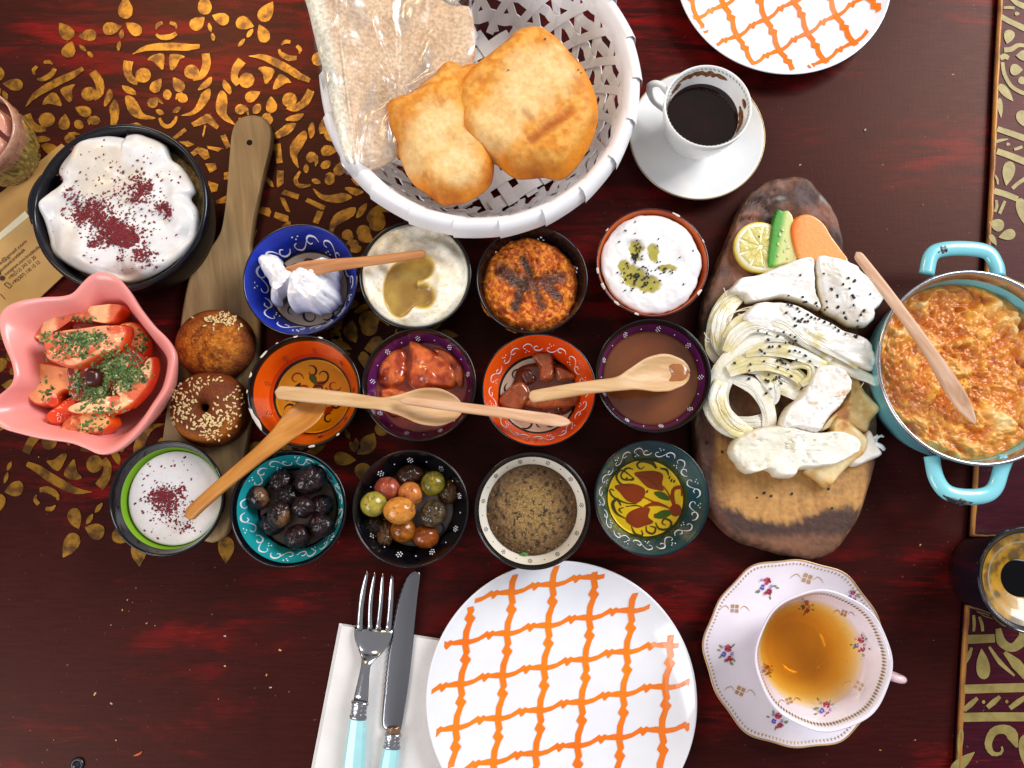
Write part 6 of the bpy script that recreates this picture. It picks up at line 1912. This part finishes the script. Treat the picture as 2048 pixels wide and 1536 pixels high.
pts = [(455, 1072), (515, 1088), (590, 1105), (625, 1082), (670, 1105), (700, 1115), (710, 1140), (530, 1130), (520, 1188), (585, 1185), (540, 1185), (460, 1205), (470, 1215), (490, 1230), (650, 1160), (625, 1160), (680, 1165), (650, 1218), (690, 1215), (720, 1222), (760, 1245), (700, 1275), (795, 1282), (580, 1275), (620, 1290), (640, 1295), (610, 1280), (600, 1270), (400, 1300), (395, 1340), (405, 1388), (490, 1280), (585, 1318), (655, 1330), (530, 1365), (580, 1380), (600, 1385), (560, 1400), (520, 1410), (530, 1405), (610, 1425), (540, 1460), (515, 1490), (680, 1375), (575, 1395), (300, 1288), (510, 1400), (525, 1415)]
xy = ats(z7c(pts), LT + .018)
seed_parts('nigella_seed', str_seed, xy, surf_z(CV, xy), _sv2, _sf2, seed_m, 1.0)
xy = ats([(1380 + a / 3.573, 700 + b / 3.573) for a, b in [(478, 1055), (530, 1020), (580, 1045), (725, 1028), (990, 992), (1015, 1130), (228, 728), (475, 512), (120, 665)]], LT)
seed_parts('nigella_seed', lg, xy, surf_z([V2], xy), _sv2, _sf2, seed_m, 1.0)

# ------------------------------------------------------------------ wooden spoons
sp_m = wood_mat('spoon_beech', '#b98d5c', '#c79f70', '#d6b288', 0, rough=.5, sc=26)
sp2_m = wood_mat('spoon_olive_tan', '#a8682a', '#b8782f', '#c6893c', radians(40), rough=.45, sc=26)
def spoon(pts, zs, ws, ts, cup, label, mat, tint=None, n=90, roll=0.0):
    """pts photo pixels from handle end to bowl tip; zs heights; ws full widths px; ts thickness (m); cup hollow depth along it"""
    k = len(pts)
    P3 = np.array([at(x, y, z) for (x, y), z in zip(pts, zs)])
    P = smooth_line(P3, n)
    u = np.linspace(0, 1, n)
    L_ = np.concatenate([[0], np.cumsum(np.linalg.norm(np.diff(P3[:, :2], axis=0), axis=1))])
    L_ = L_ / L_[-1]
    from_ = lambda v: np.interp(u, L_, v)
    sm = lambda a: np.convolve(np.pad(a, 3, mode='edge'), np.ones(7) / 7, 'valid')
    w = np.array([wi * pxm(x, y, z) for wi, (x, y), z in zip(ws, pts, zs)])
    w, tk, cp = sm(from_(w)) / 2, sm(from_(ts)), sm(from_(cup))
    # round off the two ends
    e = np.minimum(1, np.sqrt(np.clip(1 - (1 - np.clip(u / .03, 0, 1)) ** 2, .02, 1))) * np.sqrt(np.clip(1 - (1 - np.clip((1 - u) / .06, 0, 1)) ** 2, .02, 1))
    w = w * e
    T_ = np.gradient(P, axis=0)
    T_ /= np.linalg.norm(T_, axis=1)[:, None]
    Sd = np.stack([-T_[:, 1], T_[:, 0], 0 * T_[:, 0]], 1)
    Sd /= np.linalg.norm(Sd, axis=1)[:, None]
    Nn = np.cross(T_, Sd)
    Nn *= np.sign(Nn[:, 2])[:, None]
    if roll:
        cr_, sr_ = cos(roll), sin(roll)
        Sd, Nn = Sd * cr_ + Nn * sr_, Nn * cr_ - Sd * sr_
    m = 13
    V = []
    vv = np.linspace(-1, 1, m)
    for v in vv:
        top = tk / 2 * (1 - .35 * v ** 6) - cp * (1 - v * v) ** 1.0 * 1.0
        V.append(P + Sd * (w * v)[:, None] + Nn * top[:, None])
    for v in vv[::-1]:
        bot = -tk / 2 * (1 - .5 * v ** 6) - cp * (1 - v * v) * 1.05
        V.append(P + Sd * (w * v * .97)[:, None] + Nn * bot[:, None])
    V = np.stack(V, 1).reshape(-1, 3)
    F = ring_faces(n, 2 * m)
    F += [tuple(range(2 * m))[::-1], tuple((n - 1) * 2 * m + i for i in range(2 * m))]
    o = mk('wooden_spoon', V, F, mat)
    tag(o, label, 'spoon', 'small wooden spoons')
    return o, P, Sd, Nn, cp
spoon([(851, 507), (800, 514), (720, 524), (660, 531), (610, 538), (560, 547)], [.051, .050, .049, .048, .046, .043], [15, 17, 20, 26, 32, 16], [.0055, .005, .005, .0045, .004, .002], [0, 0, 0, 0, .001, .001], 'wooden spoon lying from the clotted cream across to the pale dip', wood_mat('spoon_toasted', '#b06e38', '#c07e48', '#d09a68', radians(8), sc=26), roll=-.5)
spoon([(552, 785), (620, 791), (700, 800), (765, 808), (800, 810), (840, 812), (880, 815), (926, 818)], [.047, .048, .048, .047, .046, .045, .043, .041], [27, 30, 28, 24, 42, 74, 78, 36], [.0055, .0055, .0055, .005, .0045, .0035, .003, .002], [0, 0, 0, 0, .002, .006, .006, .002], 'wooden spoon with its bowl in the red jam and handle over the honey', sp_m)
spoon([(800, 800), (850, 806), (920, 815), (1000, 825), (1060, 834), (1110, 841), (1140, 845)], [.054, .054, .053, .050, .046, .042, .040], [14, 18, 20, 21, 24, 25, 16], [.005, .005, .005, .005, .0045, .004, .003], [0, 0, 0, 0, 0, 0, 0], 'wooden spoon whose handle rests in another spoon and ends over the dark preserve', wood_mat('spoon_pinkish', '#bd8c66', '#cc9e78', '#dab494', radians(-8), sc=26))
so, P_, Sd_, Nn_, cp_ = spoon([(1058, 795), (1110, 786), (1180, 775), (1235, 768), (1268, 758), (1300, 750), (1335, 745), (1380, 746)], [.049, .050, .050, .049, .047, .045, .042, .038], [24, 26, 26, 27, 46, 72, 78, 40], [.0055, .0055, .0055, .005, .0045, .0035, .003, .002], [0, 0, 0, 0, .002, .005, .006, .002], 'wooden spoon with its bowl wet with brown molasses in the purple bowl', sp_m)
# brown spread left in that spoon
c = at(1352, 742, .041)
V, F, tt = blob(outline([(1332, 720), (1360, 716), (1378, 735), (1377, 758), (1355, 774), (1330, 772), (1342, 750)], .040, 50), .0362, .0026, .006, 14, lump(.0004, 200, 5), .5)
tag(mk('spread_residue', V, F, sauce_m, so, col=rgba(np.tile(lin('#9a6034'), (len(V), 1)), .2)), None)
spoon([(376, 1034), (400, 1010), (450, 966), (520, 908), (560, 874), (590, 846), (615, 825), (650, 796)], [.042, .046, .050, .053, .052, .048, .044, .038], [27, 27, 27, 32, 44, 62, 64, 30], [.005, .0055, .0055, .005, .0045, .0035, .003, .002], [0, 0, 0, 0, .001, .003, .004, .002], 'tan wooden spoon dipped in the honey with its handle over the green bowl', sp2_m, roll=-.25)
spoon([(1712, 506), (1760, 568), (1810, 635), (1860, 705), (1895, 760), (1920, 800), (1950, 847)], [.052, .056, .056, .052, .047, .041, .032], [17, 20, 21, 24, 32, 32, 10], [.006, .006, .006, .0055, .005, .004, .003], [0, 0, 0, 0, 0, .001, 0], 'wooden spoon stuck in the scrambled egg of the turquoise pan', wood_mat('spoon_pale_pink', '#bf8f6e', '#cfa485', '#dfbfa6', radians(-52), sc=26), roll=.3)

# ------------------------------------------------------------------ napkin, fork and knife
nap_m = M('napkin_paper', '#e4e0de', rough=.85, var=.03, ns=60, bump=.6, bs=45, bdist=.002)
o2 = ats([(678, 1247), (880, 1278), (905, 1400), (880, 1560), (610, 1640), (622, 1536)], .002)
nap = thing('napkin', 'folded white paper napkin under the fork and knife', 'napkin', (*o2.mean(0), 0))
for k, (zz, sh) in enumerate(((.0006, 0), (.0016, .0012), (.0027, .0024))):
    q = o2 + np.array([sh, -sh * .6])
    V, F = slab(q, zz - .0004, zz + .0004)
    mk('napkin_layer', V, F, nap_m, nap, smooth=False)
steel = M('polished_steel', '#b9b9bd', rough=.16, metal=1.0, var=.06, ns=20)
blade_m = M('brushed_blade', '#9a9a9f', rough=.22, metal=1.0, var=.12, ns=25, stretch=(1, .3, 1))
aqua = M('aqua_resin_handle', '#a5dbe0', rough=.22, var=.04, coat=.5)
def zF(p): return zoomed(p, 3.693, 600, 1120)
fk = thing('fork', 'four tined steel fork with pale aqua handle on the napkin', 'fork', at(730, 1350, 0))
def zf_at(py):   # side profile of the fork
    return float(np.interp(py, [1140, 1200, 1255, 1300, 1330, 1400, 1440, 1536, 1640], [.0125, .0075, .0060, .0085, .0125, .0135, .0120, .0100, .009]))
acc = Acc()
rows = [(500, 405, 688), (540, 402, 682), (580, 404, 670), (620, 414, 652), (660, 428, 626), (700, 446, 590), (735, 456, 545), (780, 452, 520), (850, 438, 512), (930, 420, 508), (1000, 404, 505), (1045, 396, 500)]
m = 11
V = []
for zy, x0, x1 in rows:
    for v in np.linspace(0, 1, m):
        (px, py), = zF([(x0 + (x1 - x0) * v, zy + 14 * (v - .5))])
        V.append(at(px, py, zf_at(py) - .0022 * (1 - (2 * v - 1) ** 2) * (1 if zy < 720 else -.8)))
V = np.array(V)
nr = len(rows)
Vt = np.concatenate([V + (0, 0, .0006), V - (0, 0, .0008)])
F = ring_faces(nr, m, 0, False) + ring_faces(nr, m, nr * m, False)
bd = [i for i in range(m)] + [r * m + m - 1 for r in range(1, nr)] + [(nr - 1) * m + i for i in range(m - 2, -1, -1)] + [r * m for r in range(nr - 2, 0, -1)]
for i in range(len(bd)):
    a, b = bd[i], bd[(i + 1) % len(bd)]
    F.append((a, b, nr * m + b, nr * m + a))
acc.add(Vt, F)
for (tx, ty), (bx, by), w in (((500, 76), (440, 520), 36), ((555, 88), (518, 515), 28), ((612, 96), (576, 515), 28), ((680, 106), (652, 520), 34)):
    P = []
    for s in np.linspace(0, 1, 12):
        (px, py), = zF([(tx + (bx - tx) * s - 14 * sin(pi * s) * (1 if tx < 590 else -.3), ty + (by - ty) * s)])
        P.append(at(px, py, zf_at(py)))
    rr = np.array([.3, .62, .8, .9, .96, 1, 1, 1, 1.02, 1.05, 1.1, 1.15]) * w * 1.22 / 2 / 3.693 * pxm(740, 1200)
    V, F = tube(P, rr, 8, .4)
    acc.add(V, F)
V, F, _ = acc.out()
mk('fork_head', V, F, steel, fk)
def ferrule(par, p0, p1, w0, w1, z, z1):
    n = 9
    P = np.array([at(*zF([(p0[0] + (p1[0] - p0[0]) * s, p0[1] + (p1[1] - p0[1]) * s)])[0], z + (z1 - z) * s) for s in np.linspace(0, 1, n)])
    q = np.array([1.08, 1.1, .94, .97, .92, .97, .94, 1.1, 1.06]) * np.linspace(w0, w1, n) / 2 / 3.693 * pxm(740, 1420)
    V, F = tube(P, q, 18, .62)
    f = mk('ferrule', V, F, steel, par)
    a = Acc()
    for i in range(3):
        for j in range(4):
            s = .25 + .25 * i
            b = P[0] * (1 - s) + P[-1] * s
            th = pi * (j + .5) / 4
            r = q[4]
            V, F = tube([b + (r * cos(th) - .0006, 0, r * .62 * sin(th) + .0001), b + (r * cos(th) + .0006, .0004, r * .62 * sin(th) + .0003)], .0006, 6)
            a.add(V, F)
    V, F, _ = a.out()
    mk('ferrule_relief', V, F, steel, f)
def handle(par, pts, ws, zs):
    P = smooth_line(np.array([at(*zF([p])[0], z) for p, z in zip(pts, zs)]), 24)
    r = np.interp(np.linspace(0, 1, 24), np.linspace(0, 1, len(ws)), ws) / 2 / 3.693 * pxm(740, 1480)
    V, F = tube(P, r, 8, .62)
    a = np.arange(8)
    mk('handle', V, F, aqua, par, smooth=False)
ferrule(fk, (444, 1045), (428, 1172), 116, 118, .0125, .0115)
handle(fk, [(428, 1170), (412, 1350), (392, 1560), (370, 1800)], [122, 150, 165, 175], [.0115, .0105, .0095, .009])
kn = thing('knife', 'serrated steel table knife with pale aqua handle right of the fork', 'knife', at(805, 1350, 0))
right = [(862, 78), (888, 95), (886, 150), (872, 260), (858, 400), (842, 560), (822, 740), (800, 920), (775, 1080), (752, 1220), (738, 1275)]
left = [(838, 80), (805, 105), (775, 150), (745, 230), (718, 320), (695, 430), (672, 560), (645, 730), (622, 950), (604, 1200), (632, 1255)]
n = 60
Rg, Lf = smooth_line(np.array(right, float), n), smooth_line(np.array(left, float), n)
for i in range(4, 46):
    Lf[i, 0] += 3.5 * ((i % 2) - .5) * 2
V = []
for a, b in zip(Lf, Rg):
    for v in (0, .12, .5, .93, 1):
        q = a + (b - a) * v
        (px, py), = zF([tuple(q)])
        V.append(at(px, py, .0052 + {0: 0, .12: .0004, .5: .0007, .93: .0009, 1: .0004}[v]))
V = np.array(V)
F = ring_faces(n, 5, 0, False)
Vt = np.concatenate([V, V * [1, 1, 0] + (0, 0, .0045)])
k5 = len(V)
F += ring_faces(n, 5, k5, False)
bd = list(range(5)) + [r * 5 + 4 for r in range(1, n)] + [(n - 1) * 5 + i for i in (3, 2, 1, 0)] + [r * 5 for r in range(n - 2, 0, -1)]
for i in range(len(bd)):
    a, b = bd[i], bd[(i + 1) % len(bd)]
    F.append((a, b, k5 + b, k5 + a))
mk('blade', Vt, F, blade_m, kn)
P = smooth_line(np.array([at(*zF([p])[0], .0062) for p in ((690, 1235), (690, 1262), (686, 1295))]), 12)
V, F = tube(P, np.linspace(.0048, .0056, 12), 14, .7)
mk('bolster', V, F, M('bolster_warm_steel', '#b08a70', rough=.25, metal=.9), kn)
ferrule(kn, (688, 1283), (678, 1392), 112, 116, .0078, .008)
handle(kn, [(676, 1390), (660, 1500), (640, 1640), (620, 1800)], [118, 132, 150, 160], [.008, .008, .008, .008])

# ------------------------------------------------------------------ kraft papers on the left
kr_m = M('kraft_paper', '#b88a4c', rough=.8, col2='#a87a3e', ns=40, bump=.2, bs=900, bdist=.0002)
kr2_m = M('kraft_card', '#cba468', rough=.75, col2='#bd9252', ns=25, bump=.2, bs=900, bdist=.0002)
o2 = ats([(124, 288), (134, 296), (150, 330), (62, 430), (0, 470), (-70, 530), (-70, 440), (0, 388)], .0012)
V, F = slab(o2, .0006, .0020)
tag(mk('kraft_strip', V, F, kr_m, smooth=False), 'plain brown kraft paper strip running diagonally under the big black bowl', 'paper')
co = ats([(-60, 515), (0, 465), (50, 422), (138, 540), (74, 600), (-30, 650), (-80, 640)], .0036)
card = thing('business_card', 'tan paper card with printed contact lines beside the big black bowl', 'card', (*co.mean(0), .0021))
V, F = slab(co, .0022, .0034)
mk('card_sheet', V, F, kr2_m, card, smooth=False)
edge = ats([(-60, 515), (0, 465), (50, 422), (58, 433), (5, 476), (-60, 530)], .0038)
V, F = slab(edge, .00345, .0038)
mk('white_edge', V, F, M('pale_paper_edge', '#e2d3b0', rough=.8, var=.06), card, smooth=False)
ink = M('card_ink', '#4a2a18', rough=.8, var=.1)
def text_on(s, p0, p1, size, z, par, align='LEFT'):
    a, b = at(*p0, z), at(*p1, z)
    cu = bpy.data.curves.new('tmp_text', 'FONT')
    cu.body = s
    cu.size = 1
    cu.align_x = 'LEFT'
    to = bpy.data.objects.new('tmp_text', cu)
    COLL.objects.link(to)
    bpy.context.view_layer.update()
    me = bpy.data.meshes.new_from_object(to.evaluated_get(bpy.context.evaluated_depsgraph_get()))
    Vt = np.array([v.co[:] for v in me.vertices])
    Ft = [tuple(p.vertices) for p in me.polygons]
    bpy.data.objects.remove(to)
    bpy.data.curves.remove(cu)
    bpy.data.meshes.remove(me)
    L_ = np.linalg.norm((b - a)[:2])
    x0, x1 = Vt[:, 0].min(), Vt[:, 0].max()
    k = L_ / (x1 - x0)
    u = (b - a)[:2] / L_
    v = np.array([-u[1], u[0]])
    W_ = a[:2] + ((Vt[:, 0] - x0) * k)[:, None] * u + (Vt[:, 1] * size)[:, None] * v
    mk('printed_line', np.c_[W_, np.zeros(len(W_)) + z], Ft, ink, par, smooth=False)
def z5(p): return zoomed([p], 7.679, 0, 420)[0]
ZC = .0037
for s, p0, p1 in (('aradakafe@gmail.com', (-250, 1060), (412, 492)), ('facebook/aradakafe', (12, 955), (388, 620)), ('instagram.com/aradakafe', (88, 1012), (612, 580)), ('+90(212) 243 21 20', (148, 1072), (556, 735)), ('+90(507) 130 15 12', (205, 1150), (618, 812))):
    text_on(s, z5(p0), z5(p1), .0042, ZC, card)
icon = Acc()
for x, y in ((35, 1048), (-25, 975)):
    q = smooth_line(ats([z5((x + 42 * cos(a + .9), y + 42 * sin(a + .9))) for a in np.linspace(0, 2 * pi, 4, endpoint=False)], ZC), 24, True)
    put_poly(icon, q, ZC)
for a, b in (((62, 1140), (105, 1112)), ((105, 1112), (182, 1165)), ((182, 1165), (140, 1205)), ((140, 1205), (62, 1140)), ((0, 1290), (80, 1372))):
    put_poly(icon, ats(stroke([z5(a), z5(((a[0] + b[0]) / 2, (a[1] + b[1]) / 2)), z5(b)], [1.2, 1.2, 1.2], 6), ZC), ZC)
V, F, _ = icon.out()
mk('printed_icon', V, F, ink, card, smooth=False)

# ------------------------------------------------------------------ glasses cut by the frame
c = at(-62, 258, .052)
R = 92 * pxm(-40, 258, .052)
t = thing('embossed_glass', 'olive gold embossed glass with pink ice cut off at the left edge', 'glass', (c[0], c[1], 0))
gm_ = VM('embossed_gold_glass', bump=.3, bs=300, coat=.6, speck=.2, spec=.7)
prof = smooth_line(np.array([(.5, .006), (.62, .008), (.78, .020), (.88, .036), (.93, .0505), (.96, .052), (.99, .0505), (.985, .042), (.93, .028), (.84, .014), (.72, .003), (.6, 0), (.4, 0)]), 60)
V, F, fm = lathe([(r * R, z) for r, z in prof], 180, c)
th = np.arctan2(V[:, 1] - c[1], V[:, 0] - c[0])
rel_ = fbm(th * 14, V[:, 2] * 260, 3, 3)
ribs = sstep(.42, .5, np.abs(fbm(th * 9, V[:, 2] * 190, 7, 3) - .5) * 2 * 1.6) 
outer_ = (np.arange(len(V)) > 29 * 180)
k_ = 1 + .035 * (ribs - .3) * outer_ * sstep(.049, .044, V[:, 2])
V[:, 0], V[:, 1] = c[0] + (V[:, 0] - c[0]) * k_, c[1] + (V[:, 1] - c[1]) * k_
col = mixc(mixc(lin('#5c5324'), lin('#9a8c4c'), ribs), lin('#c0a890'), sstep(.046, .0505, V[:, 2]) * .8)
col = mixc(col, lin('#b07a66'), (~outer_) * .8)
mk('glass_body', V, F, gm_, t, col=rgba(col, .15))
V, F, tt = blob(circle(c, R * .88, 70), .038, .001, .004, 10, None, .5, under=False)
tag(mk('pink_drink', V, F, M('pink_drink', '#8a3a2c', rough=.1, coat=.3)), 'pinkish drink in the embossed glass at the left edge', 'drink')
for pts in ([(-60, 190), (-5, 215), (22, 240), (20, 275), (-10, 250), (-60, 240)], [(-60, 258), (-8, 268), (16, 292), (-5, 312), (-60, 320)]):
    V, F, tt = blob(outline(pts, .040, 40), .0385, .006, .004, 10, None, .5)
    tag(mk('ice_cube', V, F, M('pinkish_ice', '#e0b0a0', rough=.15, col2='#d89a88', sss=.3, coat=.4)), ('pale pink ice piece nearer the top in the embossed glass' if pts[0][1] < 200 else 'pale pink ice piece nearer the bottom in the embossed glass'), 'ice')
c = at(2062, 1160, .050)
R = 106 * pxm(2030, 1160, .050)
t = thing('drinking_glass', 'black rimmed glass with gold beaded inner band cut off at the right edge', 'glass', (c[0], c[1], 0))
gold_in = VM('gold_lined_glass', bump=.25, bs=160, coat=.6, speck=.2, spec=.7)
dk_out = M('dark_glass_outside', '#101420', rough=.08, coat=.6)
prof = [(.20, .034, 1), (.30, .0345, 1), (.36, .037, 1), (.50, .040, 1), (.62, .0425, 1), (.75, .0445, 1), (.90, .048, 1), (.955, .0505, 0), (.98, .051, 0), (1.0, .0495, 0), (.98, .040, 0), (.92, .020, 0), (.86, .005, 0), (.82, 0, 0), (.5, 0, 0)]
pr2 = []
for a, b in zip(prof[:-1], prof[1:]):
    for s in np.linspace(0, 1, 5, endpoint=False):
        pr2.append(((a[0] + (b[0] - a[0]) * s) * R, a[1] + (b[1] - a[1]) * s, b[2]))
V, F, fm = lathe(pr2, 120, c)
r_ = np.hypot(V[:, 0] - c[0], V[:, 1] - c[1]) / R
n = fbm(V[:, 0] * 120, V[:, 1] * 120, 5, 4)
col = mixc(lin('#a87a0e'), lin('#5e440c'), sstep(.4, .65, n))
col = mixc(col, lin('#2a2410'), sstep(.86, .90, r_) * .7)
col = mixc(col, lin('#9a8a6a'), np.exp(-((r_ - .70) / .012) ** 2))  # thin pale ring: a highlight arc painted into the lining colour
mk('glass_body', V, F, [dk_out, gold_in], t, fm=fm, col=rgba(col, .4))
bd = Acc()
for i in range(56):
    a = 2 * pi * i / 56
    q = np.array((c[0] + R * .862 * cos(a), c[1] + R * .862 * sin(a), .0455))
    V, F = tube([q + (-.0010, 0, 0), q, q + (.0010, 0, 0)], [.0005, .0011, .0005], 7)
    bd.add(V, F)
V, F, _ = bd.out()
mk('bead_band', V, F, M('bead_gold', '#b09a58', rough=.2, metal=.5), t)
V, F, tt = blob(circle(c, R * .36, 60), .0368, .0004, .003, 8, None, .5, under=False)
tag(mk('dark_drink', V, F, M('cola_black', '#060408', rough=.05, spec=.2)), 'black drink in the gold lined glass at the right edge', 'drink')

# ------------------------------------------------------------------ crumbs on the table
cr = [(272, 1176), (293, 1247), (310, 1251), (295, 1245), (255, 1200), (245, 1220), (258, 1222), (222, 1250), (450, 1272), (470, 1160), (190, 1388), (223, 1407), (533, 1350), (541, 1375), (232, 1480), (437, 1398), (108, 1480), (85, 1525), (450, 1332), (1640, 1240), (1840, 1090), (265, 1205), (78, 914), (1265, 450), (2028, 75), (1872, 500), (1905, 150), (1600, 330), (1730, 260), (1765, 330), (1660, 420), (1845, 410), (1790, 620), (1830, 1480), (1760, 1500), (560, 1300), (380, 1340)]
xy = ats(cr, .0)
V, F = flakes(xy, np.zeros(len(xy)) + .0002, .0012, 33, 1.3, .5)
colr = np.array([lin(q) for q in ('#c89a4a', '#b8b0a0', '#d8b070')])
tag(mk('crumbs', V, F, VM('crumb', bump=0), smooth=False, col=rgba(np.repeat(colr[rs.choice(3, len(xy))], 5, 0), .7)), 'small bread crumbs and specks scattered on the table', 'crumbs', kind='stuff')
xy = ats([(806, 1476 - 1110 + 10)], 0)
p0 = [(267, 1512), (278, 1508), (284, 1503)]
V, F = tube(np.c_[smooth_line(ats(p0, .001), 12), np.zeros(12) + .0008], .0009 * np.sin(np.linspace(.3, 2.9, 12)), 6)
tag(mk('peel_bit', V, F, M('peel_orange', '#c85a2a', rough=.5)), 'tiny curved orange peel bit near the lower left of the table', 'crumb')
